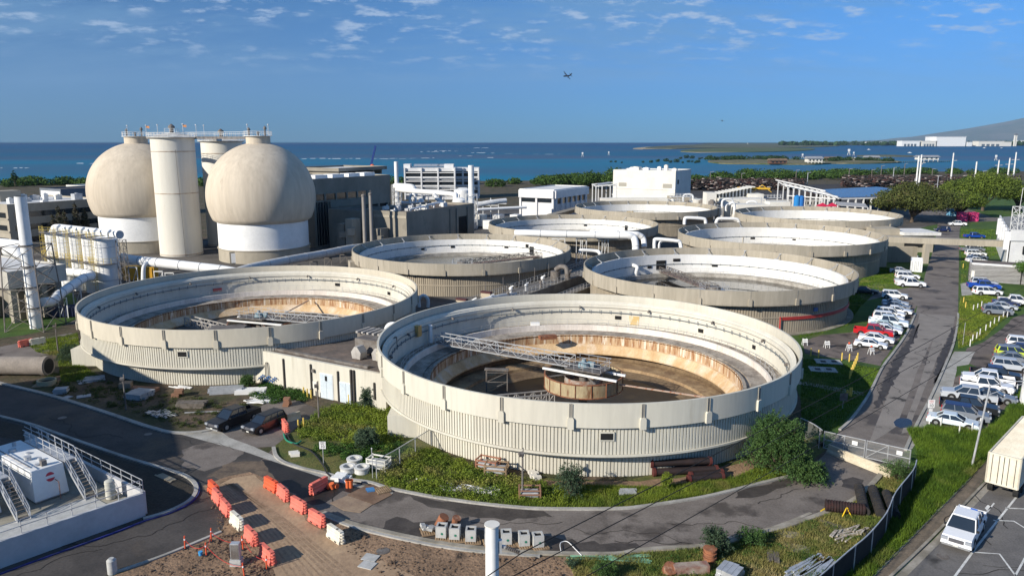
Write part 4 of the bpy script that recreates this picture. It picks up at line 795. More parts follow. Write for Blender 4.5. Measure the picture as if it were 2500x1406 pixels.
# left administration block
c = at(212, 498, Y=200); zt = c.z
def strip_building(name, label, px, py, Y, a, b_, floors, wall=conc2, fh=3.6):
    c = at(px, py, Y=Y); b = Bld(name, label, 'building', (c.x, c.y), a, b_, c.z, wall, roofw, parapet=.5)
    for f in range(floors):
        z = c.z - 1.9 - f * fh
        b.lit(1.2, b_ * .45, z - 1.5, z, 'window_strip', glassd, .05); b.lit(b_ * .52, b_ - 1.5, z - 1.5, z, 'window_strip', glassd, .05); b.dark(1.5, a - 2, z - 1.5, z, 'window_strip', glassd, .05)
        b.lit(0, b_, z - 2.0, z - 1.6, 'sill_band', conc2, .25)
    return b
b = strip_building('office_block', 'tan concrete office block with dark window strips at the left edge', 17, 504, 212, 28, 30, 3)
for k in range(12):
    q = b.pt(random.uniform(3, 24), 3 + k * 2.0, b.z1); h_ = random.uniform(.8, 2.0)
    mb = MB().box((q.x, q.y, b.z1 + .06 + h_ / 2), (random.uniform(1, 2.6), random.uniform(1, 2), h_), rz=GA); mb.cone((q.x, q.y, b.z1 + h_), (q.x, q.y, b.z1 + h_ + .3), .5, .5, 10); mb.build('air_handler', [steelw, galv, offwhite][k % 3], b.t)
q = b.pt(10, 20, 0); MB().box((q.x, q.y, b.z1 + 1.6), (6, 5, 3.2), rz=GA).build('stair_head', conc2, b.t)
b = Bld('flat_shed', 'long blue-grey flat roofed shed behind the left digester', 'building', (at(148, 466, Y=280).x, 280), 45, 14, at(148, 466, Y=280).z, bluish, roofd); b.lit(.5, 13, 2, b.z1 - .3, 'white_panel', white, .12)
b = Bld('flat_shed', 'small white roofed shed left of the left digester', 'building', (at(222, 465, Y=320).x, 320), 12, 18, at(222, 458, Y=320).z, offwhite, roofw)
b = Bld('canopy_building', 'low concrete canopy building with white roof behind the lattice framed stack', 'building', (at(17, 669, Y=122).x, 122), 9.6, 22, at(17, 669, Y=122).z, M('canopy_grey', (.45, .43, .38), (.38, .36, .32), sc=.3), roofw, z0=at(17, 669, Y=122).z - 2.6, parapet=.3)
for k in range(7):
    q = b.pt(1 + (k % 4) * 2.5, 1.2 + (k // 4) * 12, 0); MB().box((q.x, q.y, (b.z1 - 2.6) / 2), (.9, .9, b.z1 - 2.6), rz=GA).build('column', conc2, b.t)
b.slab(2.5, 8.6, 2.5, 20, 0, b.z1 - 2.62, 'inner_wall', conc)
p = at(20, 770); t = MB().bb(p.x - 14, p.x - .5, p.y - 3, p.y + 4, 0, 3.4).bb(p.x - 14.1, p.x - .4, p.y - 3.1, p.y + 4.1, 3.4, 3.6).build('retaining_block', conc2, origin=(p.x - 7, p.y, 0)); tag(t, 'plain concrete block at the far left edge left of the stack', 'structure')
# yellow and dark machines behind the left tank
def skip(px, py, L_, W_, H_, mat, label, rz, name='skip_bin', cat='dumpster'):
    p = at(px, py); t = thing(name, label, cat, (p.x, p.y, 0)); m3 = Matrix.Rotation(rz, 3, 'Z'); o_ = Vector((p.x, p.y, 0)); mb = MB()
    mb.ext([(-L_ / 2, .2), (L_ / 2, .2), (L_ / 2 + .2, H_), (-L_ / 2 - .2, H_)], o_, m3 @ Vector((1, 0, 0)), Z3, m3 @ Vector((0, 1, 0)), -W_ / 2, W_ / 2); mb.build('bin', mat, t)
    mb = MB()
    for k in range(7):
        for s_ in (-1, 1): q = o_ + m3 @ Vector((-L_ / 2 + .3 + k * (L_ - .6) / 6, s_ * (W_ / 2 + .05), H_ / 2)); mb.box(q, (.12, .14, H_ - .3), rz=rz)
    mb.build('side_rib', mat, t)
    for s_ in (-1, 1): q = o_ + m3 @ Vector((s_ * L_ * .35, 0, .12)); MB().box(q, (.3, W_ * .9, .24), rz=rz).build('skid', dgalv, t)
    MB().box(o_ + Vector((0, 0, H_ - .06)), (L_ - .2, W_ - .3, .1), rz=rz).build('load', dgalv, t); return t
skip(163, 772, 4.8, 2.2, 1.9, M('navy_metal', (.02, .03, .08), (.03, .04, .07), sc=1), 'navy blue skip bin between the stack and the left tank', R(10))
skip(345, 683, 6.4, 2.6, 3.0, M('machine_yellow', (.6, .33, .03), (.5, .28, .04), sc=1), 'yellow skip bin under the duct behind the left tank', R(5))
# ---- pipe building between the two open tanks
c = at(867, 984); b = Bld('blower_building', 'low cream building wedged between the two front tanks with pale double doors', 'building', (-14.2, 80.9), .4, 21.5, 4.35, cream, None)
rp = [(-14.4, 81.4), (-14.75, 87), (-13.9, 93.6), (-11, 100), (-10.5, 106), (-16, 111), (-16.3, 108), (-18, 103.6), (-24, 95.7), (-31.5, 91.4)]
MB().prism(rp, 0, 4.25).build('roof', roofd, b.t)
def onlit(px, w_, z0, z1, name, mat, out=.1, par=None):
    # distance along the lit face from the corner, found from the pixel column
    best = min(range(0, 430), key=lambda k: abs((lambda q: 1250 + FPX * q.x / (q.y * cos(PIT) - (1 - 30) * sin(PIT)))(b.pt(0, k * .05, 0)) - px)); v = best * .05
    return b.slab(-out, .03, v - w_ / 2, v + w_ / 2, z0, z1, name, mat, par)
dm = M('pale_blue_door', (.55, .62, .66), (.48, .55, .6), sc=.8, rough=.6)
for px, w_, h_ in ((799, 1.9, 3.0), (846, 1.9, 2.4)):
    fr = onlit(px, w_ + .16, 0, h_ + .08, 'door_frame', white, .06); d1 = onlit(px, w_, 0, h_, 'door', dm, .09)
    onlit(px, .03, 0, h_, 'door_gap', M('gap', (.2, .22, .24)), .1)
onlit(799, .34, 2.2, 2.8, 'door_window', black, .12)
for px, z1 in ((696, 3.9), (762, 3.9), (828, 3.7), (916, 3.2)): onlit(px, .16, .0 if px < 900 else 1.2, z1, 'downpipe', M('downpipe', (.06, .055, .05)), .2)
for px in (861, 867): onlit(px, .2, 0, 4.2, 'downpipe', M('downpipe', (.06, .055, .05)), .25)
onlit(772, .6, 1.0, 1.9, 'electric_box', offwhite, .25); onlit(769, .35, 3.0, 3.35, 'wall_light', dgalv, .3)
mb = MB()
for k in range(9): q = b.pt(-.25, 20.4 - k * .35, .5 + (k % 3) * .25); mb.tube([q, q + Vector((.2, -.1, .35)), q + Vector((.5, -.25, .1))], .07, 6)
mb.build('blue_valve', M('valve_blue', (.03, .13, .35)), b.t)
mb = MB(); q = b.pt(-.15, 19.0, .4); mb.tube(cr([q, q + Vector((0, 0, 2.2)), q + Vector((.2, -.12, 2.6)), q + Vector((.4, -.24, 2.2)), q + Vector((.4, -.24, 0))], 4), .06, 6); mb.build('gooseneck_pipe', dgalv, b.t)
MB().beam((-16.5, 83.5, 4.45), (-29.5, 91.2, 4.45), .5, .3).build('roof_channel', dgalv, b.t)
# rooftop air units
u_ = thing('air_handling_unit', 'weathered ducted air unit on the low roof beside the front tank', 'air unit', tuple(Vector((-16.8, 88, 4.27))))
o_ = Vector((-16.8, 88, 4.27))
MB().box(o_ + Vector((0, 2.2, 1.1)), (4.2, 3.0, 1.7), rz=R(-28)).build('casing', dgalv, u_); mb = MB()
for k in range(6): mb.box(o_ + Vector((-2.2 + k * .75, 5.4 - k * .38, 2.1)), (.3, 2.6, .25), rz=R(-28))
mb.build('slat_rack', M('pale_metal', (.42, .4, .37)), u_)
MB().box(o_ + Vector((-.3, 5.2, 1.1)), (4.4, 2.8, 1.7), rz=R(-28)).build('casing', dgalv, u_)
for k, dx in enumerate((-1.6, 1.0)):
    q = o_ + Vector((dx, -.9 - dx * .3, 0)); mb = MB(); mb.ext([(-.6, 0), (.6, 0), (.75, .8), (.2, 1.5), (-.2, 1.5), (-.75, .8)], q + Vector((0, 0, .1)), Vv, Z3, U, -.6, .6); mb.build('duct_hood', M('pale_metal', (.5, .48, .45)), u_)
MB().tube(cr([o_ + Vector((.5, 6.6, 1.5)), o_ + Vector((.9, 6.8, 2.3)), o_ + Vector((1.8, 6.6, 2.4)), o_ + Vector((2.2, 6.2, 1.6))], 4), .38, 12).build('round_duct', white, u_, smooth=True)
MB().box(o_ + Vector((4.0, 8.5, 1.2)), (1.6, .8, 1.4), rz=R(-28)).build('orange_panel', M('orange_panel', (.6, .35, .12)), u_)
# ---- channel and pipe gallery between the middle tanks
gl = thing('pipe_gallery', 'railed concrete channel deck with white pipes between the middle tanks', 'pipe gallery', (4, 140, 0))
g0 = Vector((-7, 118.4, 0)); z_ = 2.9
def gp(u, v, z): q = g0 + U * u + Vv * v; return Vector((q.x, q.y, z))
def gslab(u0, u1, v0, v1, z0, z1, nm, mt): return MB().prism([(q.x, q.y) for q in (gp(u0, v0, 0), gp(u1, v0, 0), gp(u1, v1, 0), gp(u0, v1, 0))], z0, z1).build(nm, mt, gl)
gdeck = M('gallery_deck', (.2, .185, .16), (.12, .11, .1), sc=.4, rough=.9, fine=.2)
gslab(-4, 62, -3.6, 1.2, 0, z_, 'deck', gdeck); gslab(-4, 40, 1.4, 4.4, 0, 1.2, 'lower_channel', gdeck); gslab(0, 40, 2.2, 3.8, 1.2, 1.26, 'channel_grating', M('grating', (.22, .2, .18)))
for v in (-3.4, 1.0): mb = MB(); rail(mb, [gp(-3, v, z_), gp(60, v, z_)], 1.1, 1.5, .03); mb.build('handrail', galv, gl)
mb = MB(); rail(mb, [gp(8, 4.2, 1.2), gp(38, 4.2, 1.2)], 1.1, 1.5, .03); mb.build('handrail', galv, gl)
for u, v in ((2, -2.6), (9, -2.2)): 
    q = gp(u, v, z_ + .7); pn = MB().box(q, (1.9, .7, 1.4), rz=R(-30)).build('control_panel', M('panel_tan', (.42, .36, .27)), gl); MB().box(q + Vector((0, 0, .85)), (2.0, .8, .3), rz=R(-30)).build('panel_hood', M('hood_dark', (.08, .03, .03)), pn, origin=ORG[pn.name])
for k in range(9):
    q = gp(4 + k * 4.1, -1.6 + (k % 3) * .9, z_); mb = MB().cone(q, q + Vector((0, 0, .8)), .25, .25, 10); mb.sphere(q + Vector((0, 0, 1.0)), .36, 10, 8); mb.cone(q + Vector((0, 0, 1.3)), q + Vector((.5, 0, 1.5)), .12, .12, 8); mb.build('valve', [white, galv, dgalv][k % 3], gl, smooth=True)
MB().tube(cr([gp(-6, -2.6, .8), gp(-6, -2.6, 2.4), gp(-5, -2.4, 3.3), gp(-2, -2.0, 3.5), gp(4, -1.2, 3.6), gp(9, -.6, 3.6)], 5), .5, 14).build('white_pipe', white, gl, smooth=True)
MB().tube(cr([gp(6, -.9, 3.6), gp(10, -.3, 3.7), gp(13, .2, 3.5), gp(15, .2, 3.2)], 5), .38, 12).build('white_pipe', M('dull_white', (.55, .55, .54)), gl, smooth=True)
mb = MB(); c_ = gp(33, -1, z_); mb.cone(c_, c_ + Vector((0, 0, 1.8)), 1.0, 1.0, 16); mb.tube(cr([c_ + Vector((0, 0, 2)), c_ + Vector((1, -.3, 2.7)), c_ + Vector((2.1, -.8, 2.4)), c_ + Vector((2.3, -1, .4))], 4), .5, 12); mb.build('surge_vessel', dgalv, gl, smooth=True)
mb = MB()
for k in range(8): a0 = gp(40 + k * .5, 1.6 + k * .35, 2.9 - k * .25); mb.box(a0, (1.2, .35, .06), rz=R(-30))
rail(mb, [gp(40, 1.4, 2.9), gp(44, 4.2, 1.0)], 1.0, 1.2, .035); rail(mb, [gp(39, 2.0, 2.9), gp(43, 4.8, 1.0)], 1.0, 1.2, .035); mb.build('stair', galv, gl)
for k in range(5):
    q = gp(10 + k * 6, -3.0, z_); MB().rod(q, q + Vector((0, 0, 3.0)), .05).build('light_post', dgalv, gl)
# arched white ducts over the far tanks
duct('arched_duct', [P3(1258, 569, 190), P3(1290, 569, 189), P3(1340, 571, 188), P3(1430, 573, 186), P3(1490, 575, 185), P3(1530, 575, 184), P3(1546, 580, 184), P3(1551, 592, 183), P3(1552, 612, 182)], .85, 'thick white duct crossing in front of the far middle tank and turning down', [P3(x_, 574, 187) for x_ in (1355, 1372, 1415, 1425, 1470, 1478)], seams=6)
duct('arched_duct', [P3(1440, 568, 192), P3(1540, 571, 190), P3(1560, 574, 190), P3(1571, 584, 190), P3(1573, 604, 189)], .7, 'second white duct just behind the thick one, turning down at its right', seams=6)
duct('arched_pipe', [P3(1598, 612, 178), P3(1598, 590, 178), P3(1604, 584, 178), P3(1650, 588, 177), P3(1660, 592, 177), P3(1663, 612, 176)], .42, 'white looped pipe between the thick duct and the footbridge tank', cat='pipe')
duct('arched_pipe', [P3(1610, 612, 180), P3(1610, 596, 180), P3(1618, 588, 180), P3(1640, 589, 180)], .3, 'thinner white pipe inside the looped pipe', cat='pipe')
duct('arched_pipe', [P3(1671, 548, 225), P3(1672, 536, 225), P3(1678, 532, 225), P3(1715, 534, 225), P3(1722, 538, 225), P3(1723, 548, 225)], .5, 'white arched pipe in the gap between the two farthest tanks', cat='pipe')
duct('arched_pipe', [P3(1748, 545, 228), P3(1752, 536, 228), P3(1760, 534, 228), P3(1795, 535, 228), P3(1803, 540, 228), P3(1804, 548, 228)], .5, 'right hand white arched pipe beside the far right tank', cat='pipe')
duct('arched_pipe', [P3(1780, 500, 262), P3(1786, 496, 262), P3(1793, 500, 262), P3(1794, 524, 262)], .5, 'short white gooseneck pipe above the far right tank rim', cat='pipe')
duct('arched_pipe', [P3(1416, 616, 176), P3(1420, 611, 176), P3(1455, 613, 176), P3(1463, 617, 175), P3(1467, 626, 175)], .4, 'low white pipe behind the dark water tank at its left', cat='pipe')
duct('ground_pipe', [(-17, 135, .1), (-17, 135, 1.6), (-16.2, 135, 2.3), (-15.4, 135, 1.6), (-15.4, 135, .1)], .3, 'white hoop pipe in the gap between the front tanks', cat='pipe')
# ================================================================ vegetation helpers
def leafmat(name, c, c2, c3=None):
    c, c2, c3 = [tuple(v * 1.4 for v in q) if q else None for q in (c, c2, c3)]
    return M(name, c, c2, sc=.35, rough=.75, rnd=.4, fine=.2, fsc=1.2, lo=.42, hi=.58, trans=.25, spec=.2, c3=c3, sc3=.15, lo3=.55, hi3=.65)
lf_dark = leafmat('scrub_leaf', (.03, .06, .012), (.045, .085, .016))
lf_coast = leafmat('coast_leaf', (.028, .06, .014), (.05, .09, .018))
lf_mang = leafmat('mangrove_leaf', (.02, .045, .016), (.03, .06, .02))
lf_tree = leafmat('canopy_leaf', (.075, .085, .022), (.05, .065, .018), (.1, .09, .035))
lf_bright = leafmat('bright_leaf', (.1, .135, .02), (.07, .1, .017), (.055, .08, .02))
lf_feather = leafmat('feathery_leaf', (.055, .1, .028), (.035, .075, .022))
lf_grey = leafmat('grey_green_leaf', (.055, .085, .05), (.04, .065, .035))
bark = M('bark', (.12, .09, .065), (.08, .06, .045), sc=3, rough=.95)
def leaves(centers, radii, n, size, flat=1.0, shell=.55):
    """n leaf quads spread through ellipsoid clumps; centers (k,3), radii (k,3)"""
    centers = np.asarray(centers, float); radii = np.asarray(radii, float); k = len(centers)
    w_ = radii.prod(1) ** .67; idx = rng.choice(k, n, p=w_ / w_.sum())
    d = rng.normal(size=(n, 3)); d /= np.linalg.norm(d, axis=1)[:, None]
    rr = shell + (1 - shell) * rng.random(n) ** .6; p = centers[idx] + d * radii[idx] * rr[:, None] * (1 + .12 * rng.normal(size=(n, 1)))
    nn = d + .8 * rng.normal(size=(n, 3)); nn /= np.linalg.norm(nn, axis=1)[:, None]
    t = np.cross(nn, rng.normal(size=(n, 3))); t /= np.linalg.norm(t, axis=1)[:, None]; b = np.cross(nn, t)
    s = size * (.6 + .8 * rng.random((n, 1)))
    V = np.stack([p - t * s * .5, p + b * s * .28, p + t * s * .5, p - b * s * .28], 1).reshape(-1, 3)
    return V, np.arange(4 * n).reshape(n, 4)
def limbs(mb, base, tips, r, sag=0):
    base = Vector(base)
    for tp in tips:
        tp = Vector(tp); m = base.lerp(tp, .5) + Vector((random.uniform(-.1, .1), random.uniform(-.1, .1), .12)) * (tp - base).length
        mb.tube(cr([base, m, tp], 4), [r * (1 - .8 * i / 8) for i in range(9)], 6)
def tree(name, label, x, y, h, w_, mat, n=6000, leaf=.35, trunk=.3, crown0=.35, lobes=14, group=None, cat='tree', flat=.5, z=0, wy=None, tr=None):
    t = thing(name, label, cat, (x, y, z), group=group); C_ = []; Rd = []; wy = wy or w_
    for i in range(lobes):
        a = random.uniform(0, 2 * pi); q = sqrt(random.random()); hz = crown0 + (1 - crown0) * (.35 + .5 * random.random() * (1 - q * .55))
        rr = w_ / 2 * random.uniform(.3, .45); C_.append((x + cos(a) * q * (w_ / 2 - rr * .8), y + sin(a) * q * (wy / 2 - rr * .8), z + h * hz)); Rd.append((rr, rr, rr * flat * random.uniform(.8, 1.2)))
    C_.append((x, y, z + h * (crown0 + (1 - crown0) * .55))); Rd.append((w_ * .33, wy * .33, h * (1 - crown0) * .42))
    V, F_ = leaves(C_, Rd, n, leaf); V[:, 2] = np.minimum(V[:, 2], z + h * 1.05); fastmesh('crown', V, F_, mat, t)
    mb = MB(); fk = Vector((x, y, z + h * crown0 * .55)); mb.tube([(x, y, z), fk], [trunk, trunk * .75], 8); limbs(mb, fk, C_[:min(9, lobes)], trunk * .6); mb.build('trunk', bark, t, smooth=True)
    return t
# ================================================================ coast and far shore
# scrub belt behind the plant and along the shore (one mass)
def belt(name, label, pts, depth, h, n, size, mat, dens=1.6, z=0):
    P = cr(pts, 8); C_ = []; Rd = []
    L_ = sum((b - a).length for a, b in zip(P[:-1], P[1:])); k = int(L_ * dens / h)
    for i in range(k):
        f = random.random() * (len(P) - 1); j = int(f); q = P[j].lerp(P[j + 1], f - j); r = h * random.uniform(.45, .95)
        C_.append((q.x + random.uniform(-3, 3), q.y + random.uniform(0, depth), z + r * .45)); Rd.append((r * random.uniform(.9, 1.6), r, r * .6))
    V, F_ = leaves(C_, Rd, n, size, shell=.7); V[:, 2] = np.maximum(V[:, 2], z + .05); o = fastmesh(name, V, F_, mat); o['kind'] = 'stuff'; o['label'] = label
    return o
def c2(px, py): p = at(px, py); return (p.x, p.y)
belt('shore_scrub', 'green coastal scrub at the left behind the office block', [(-560, 500), (-420, 500), (-300, 505), (-180, 515), (-60, 530)], 34, 6.0, 26000, 1.5, lf_coast)
belt('shore_scrub', 'dense green coastal scrub between the white offices and the windowless block', [(-50, 505), (20, 510), (60, 520), (95, 525)], 40, 7.5, 16000, 1.5, lf_dark)
belt('shore_scrub', 'coastal scrub right of the windowless white block', [(105, 530), (150, 548), (200, 575), (250, 615), (310, 670), (400, 700), (560, 715)], 28, 6.0, 26000, 1.6, lf_coast)
for i, (px, Y, h, w_) in enumerate(((1500, 470, 15, 24), (1440, 485, 12, 26), (1375, 500, 9.5, 28), (1680, 495, 9, 30), (1330, 515, 8, 22), (1830, 560, 11, 34), (1900, 575, 10, 32), (1760, 545, 9, 26), (2060, 600, 7, 26))):
    p = at(px, 440, Y=Y)
    tree('shore_tree', ['tallest dark shore tree, left of the windowless white block', 'round shore tree second to the left of the white block', 'shore tree third to the left of the white block', 'shore tree showing over the roof of the windowless block', 'low shore tree nearest the white low offices', 'broad shore tree in front of the channel, second right of the white block', 'shore tree third right of the white block near the scrap heaps', 'shore tree directly right of the windowless white block', 'small far shore tree behind the solar roof'][i], p.x, Y, h, w_, lf_dark if i % 2 else lf_coast, 2600, 1.3, .5, .1, 9, 'trees along the shore', z=-.5)
p = at(35, 440, Y=500); tree('pine_tree', 'thin pine standing above the scrub at the far left', p.x, 500, 11, 5, lf_mang, 500, .9, .2, .2, 8)
# mangrove clumps in the lagoon
mg = [(1492, 396, 7), (1503, 396, 7), (1518, 398, 6), (1570, 397, 8), (1590, 397, 11), (1606, 395, 12), (1626, 394, 14), (1637, 397, 11), (1652, 396, 16), (1667, 398, 7), (1662, 388, 9), (1676, 386, 14), (1690, 387, 13), (1681, 396, 10), (1690, 396, 8), (1698, 398, 8), (1704, 397, 13), (1708, 389, 8), (1714, 387, 6), (1733, 387, 15)]
for i, (px, py, w_) in enumerate(mg):
    p = at(px, py, z=-1.2); ww = w_ * p.y / FPX * .95; h = ww * .5; t = thing('mangrove', 'dark mangrove bush number-less' , 'bush', (p.x, p.y, -1.4), group='mangrove bushes in the lagoon')
    side = ['leftmost mangrove bush alone in the lagoon', 'second of the three outlying lagoon mangroves', 'third and lowest of the three outlying mangroves', 'lone mangrove between the outliers and the main cluster', 'first mangrove at the left of the main cluster', 'mangrove second from left in the main cluster', 'tall mangrove third from left in the main cluster', 'mangrove fourth from left, touching a bigger one', 'broadest mangrove in the middle of the main cluster', 'tiny mangrove right of the broadest one', 'small far mangrove above the main cluster', 'wide far mangrove above the main cluster', 'right one of the two wide far mangroves', 'mangrove left of the right hand trio', 'middle mangrove of the right hand trio', 'small mangrove hugging the right hand trio', 'widest mangrove of the right hand trio', 'small far mangrove near the islet', 'smallest far mangrove nearest the islet', 'mangrove just off the left tip of the islet'][i]
    t['label'] = side
    V, F_ = leaves([(p.x - ww * .2, p.y, -1.2 + h * .4), (p.x + ww * .22, p.y + 2, -1.2 + h * .45)], [(ww * .32, ww * .3, h * .55), (ww * .3, ww * .3, h * .6)], 420, ww * .13, shell=.75); fastmesh('crown', V, F_, lf_mang, t)
    mb = MB()
    for k in range(5): mb.cone((p.x + (k - 2) * ww * .12, p.y, -1.7), (p.x + (k - 2) * ww * .1, p.y, -.9 + h * .3), .3, .15, 5)
    mb.build('root', bark, t)
# low islets and the reef runway spit: sheets with a beach rim
sand = M('sand', (.42, .34, .22), (.3, .24, .15)); spitg = M('spit_ground', (.085, .1, .05), (.13, .125, .07), sc=.006, st=(1, .3, 1), rough=.95, fine=.2, fsc=.05, c3=(.05, .06, .04), sc3=.004, lo3=.5, hi3=.6)
def islet(name, pts, z0, mat, rim=0):
    P = [at(a, b, z=z0) for a, b in pts]; vs = cr([(p.x, p.y) for p in P], 5, closed=True)
    o = MB().prism([(v.x, v.y) for v in vs], -2, z0).build(name, mat); o['kind'] = 'structure'; return o
islet('sandbar', [(1548, 362), (1600, 358), (1700, 356), (1800, 356), (1700, 361), (1600, 364), (1560, 364.5)], -.8, sand)
islet('reef_spit', [(1575, 361), (1620, 356.5), (1700, 353), (1850, 351), (2010, 351), (2045, 353), (2045, 357), (1950, 360), (1860, 361), (1700, 362), (1640, 363.4)], .2, spitg)
islet('reef_shore', [(1662, 369.5), (1680, 365), (1760, 362), (1900, 361), (1975, 362), (1990, 364), (1960, 368), (1850, 371), (1740, 371), (1690, 371)], -.2, M('reef_green', (.07, .1, .035), (.09, .11, .05), sc=.01, rough=.95))
islet('sandbar', [(1662, 370.5), (1700, 372.3), (1760, 372.3), (1810, 371.6), (1740, 370.8)], -.9, sand)
islet('islet', [(1730, 392), (1800, 388), (1900, 387), (1990, 390), (2100, 388), (2185, 392), (2190, 396), (2100, 398), (2030, 398), (1990, 400), (1920, 400), (1840, 399), (1760, 398)], .0, M('islet_ground', (.2, .17, .1), (.07, .09, .03), sc=.03, rough=.95))
islet('sandbar', [(2095, 380), (2160, 378), (2235, 380.5), (2240, 382), (2170, 382.5), (2110, 382)], -.7, spitg)
belt('islet_scrub', 'green bushes covering the lagoon islet left part', [c2(1745, 392), c2(1800, 390.5), c2(1880, 390), c2(1960, 391)], 60, 6.5, 5000, 2.2, lf_mang, 2.2)
belt('islet_scrub', 'bushes along the right half of the lagoon islet', [c2(2030, 394), c2(2100, 392), c2(2180, 395)], 40, 6, 3500, 2.2, lf_mang, 2.0)
def house(px, py, w_, d, h, roofm, wallm, label, stilts=False, cat='house'):
    p = at(px, py); t = thing('house', label, cat, (p.x, p.y, 0)); z = 1.6 if stilts else 0
    MB().bb(p.x - w_ / 2, p.x + w_ / 2, p.y, p.y + d, z, z + h).build('wall', wallm, t)
    MB().ext([(-d * .15 - d / 2, 0), (d * 1.15 - d / 2, 0), (0, h * .7)], (p.x, p.y + d / 2, z + h + .01), (0, 1, 0), Z3, (1, 0, 0), -w_ * .56, w_ * .56).build('roof', roofm, t)
    mb = MB()
    for k in range(4): mb.bb(p.x - w_ * .4 + k * w_ * .24, p.x - w_ * .3 + k * w_ * .24, p.y - .06, p.y + .02, z + h * .3, z + h * .75)
    mb.build('window', glassd, t)
    if stilts:
        mb = MB()
        for k in range(5): mb.bb(p.x - w_ / 2 + k * w_ / 4.2, p.x - w_ / 2 + .8 + k * w_ / 4.2, p.y + .2, p.y + 1, -1.8, z)
        mb.build('stilt', wallm, t)
brownr = M('thatch_brown', (.2, .14, .09), (.15, .1, .07), sc=.3); greyr = M('grey_roof', (.3, .31, .33), (.22, .23, .25), sc=.3)
house(1901, 400, 22, 12, 4, brownr, M('brown_wall', (.13, .07, .05)), 'brown hut with thatch roof at the left of the islet shore')
house(1990, 399, 20, 12, 4.5, greyr, offwhite, 'white house with grey roof in the middle of the islet', True); house(2030, 391, 18, 8, 3, brownr, M('brown_wall', (.13, .07, .05)), 'low brown house behind the white islet house')
house(2082, 391, 10, 6, 2.4, offwhite, offwhite, 'small white shed right of the middle of the islet'); house(2130, 391, 22, 8, 4, greyr, conc, 'dark grey roofed house at the right end of the islet')
house(2268, 393, 30, 14, 4, greyr, offwhite, 'pavilion on stilts at the end of the pier', True, 'pavilion')
p = at(2190, 396); q = at(2318, 394); mb = MB().beam((p.x, p.y, .6), (q.x, q.y, .6), 3.5, .4)
for k in range(26): a = Vector((p.x, p.y, 0)).lerp(Vector((q.x, q.y, 0)), k / 25); mb.bb(a.x - .3, a.x + .3, a.y - .3, a.y + .3, -1.8, .5)
tag(mb.build('pier', conc, origin=(p.x, p.y, 0)), 'long low pier reaching to the stilted pavilion', 'pier')
# boats and channel markers
def boat(px, py, L_, label, cat='boat'):
    p = at(px, py, z=-1.5); t = thing('boat', label, cat, tuple(p)); v = L_ / 2
    MB().ext([(-v, .9), (-v * .9, 0), (v * .7, 0), (v, 1.1)], (p.x, p.y - L_ * .12, p.z), (1, 0, 0), Z3, (0, 1, 0), 0, L_ * .25).build('hull', white, t); MB().bb(p.x - v * .4, p.x + v * .25, p.y - L_ * .08, p.y + L_ * .08, p.z + 1, p.z + L_ * .22).build('cabin', white, t)
for a in ((2121, 366, 13, 'white launch in the lagoon near the sandbar'), (2403, 362, 16, 'longer white boat below the white hangar'), (2445, 362, 10, 'small white boat right of the longer boat'), (2221, 374, 11, 'white boat right of the long sandbar'), (2012, 399, 8, 'white boat moored at the islet house'), (2025, 399, 6, 'smaller boat beside the moored boat')): boat(*a)
def marker(px, py, h, label, tripod=True, yt=None):
    p = at(px, py, z=-1.6); t = thing('channel_marker', label, 'marker', tuple(p)); mb = MB()
    for s_ in (-1, 1): mb.beam((p.x + s_ * h * .22, p.y, p.z), (p.x, p.y, p.z + h * .8), h * .06)
    mb.build('post', offwhite, t); MB().box((p.x, p.y, p.z + h * .8), (h * .34, h * .1, h * .34)).build('board', white, t)
for a in ((1422, 383, 9, 'pale channel marker far left in open water'), (1486, 379, 8, 'second channel marker nearer the reef'), (1825, 354, 16, 'white beacon on the reef spit'), (1959, 386, 8, 'marker at the left end of the islet'), (2072, 379, 14, 'reddish mast marker beside the sandbar'), (2084, 380, 8, 'white marker right of the mast marker'), (2431, 392, 9, 'white marker in the right channel')): marker(*a)
# far shore: airport land, buildings, wooded strip, mountain
fl = MB(); pts = [at(1700, 352.6, z=-.5), at(1860, 350.5, z=-.5), at(2000, 354.5, z=-.5), at(2080, 355, z=-.5), at(2300, 355, z=-.5), at(2620, 355.5, z=-.5)]
tag(MB().prism([(p.x, p.y) for p in pts] + [(23000, 9000), (24000, 30000), (12500, 30000), (5400, 12500), (3200, 12500)], -3, -.3).build('far_shore', farland), kind='structure')
def farbox(px0, px1, py0, py1, d, mat, name, label, cat='building', bays=0):
    Y = at(0, py1, z=-.3).y if py1 > 351 else 4400; a = at(px0, py0, Y=Y); b_ = at(px1, py0, Y=Y); t = thing(name, label, cat, ((a.x + b_.x) / 2, Y, -.3), group='far airport buildings')
    MB().bb(a.x, b_.x, Y, Y + d, -.3, a.z).build('wall', mat, t); MB().bb(a.x - 2, b_.x + 2, Y - 2, Y + d, a.z, a.z + 1.5).build('roof', mat, t)
    if bays:
        mb = MB()
        for k in range(bays): xx = a.x + (b_.x - a.x) * (.12 + .76 * k / bays); mb.bb(xx, xx + (b_.x - a.x) * .5 / bays, Y - .5, Y + .1, 0, a.z * .45)
        mb.build('window', M('far_window', (.12, .15, .18)), t)
    return a, b_, Y
a, b_, Y = farbox(2287, 2359, 334.5, 350.5, 120, white, 'hangar', 'big white hangar on the far shore', 'hangar')
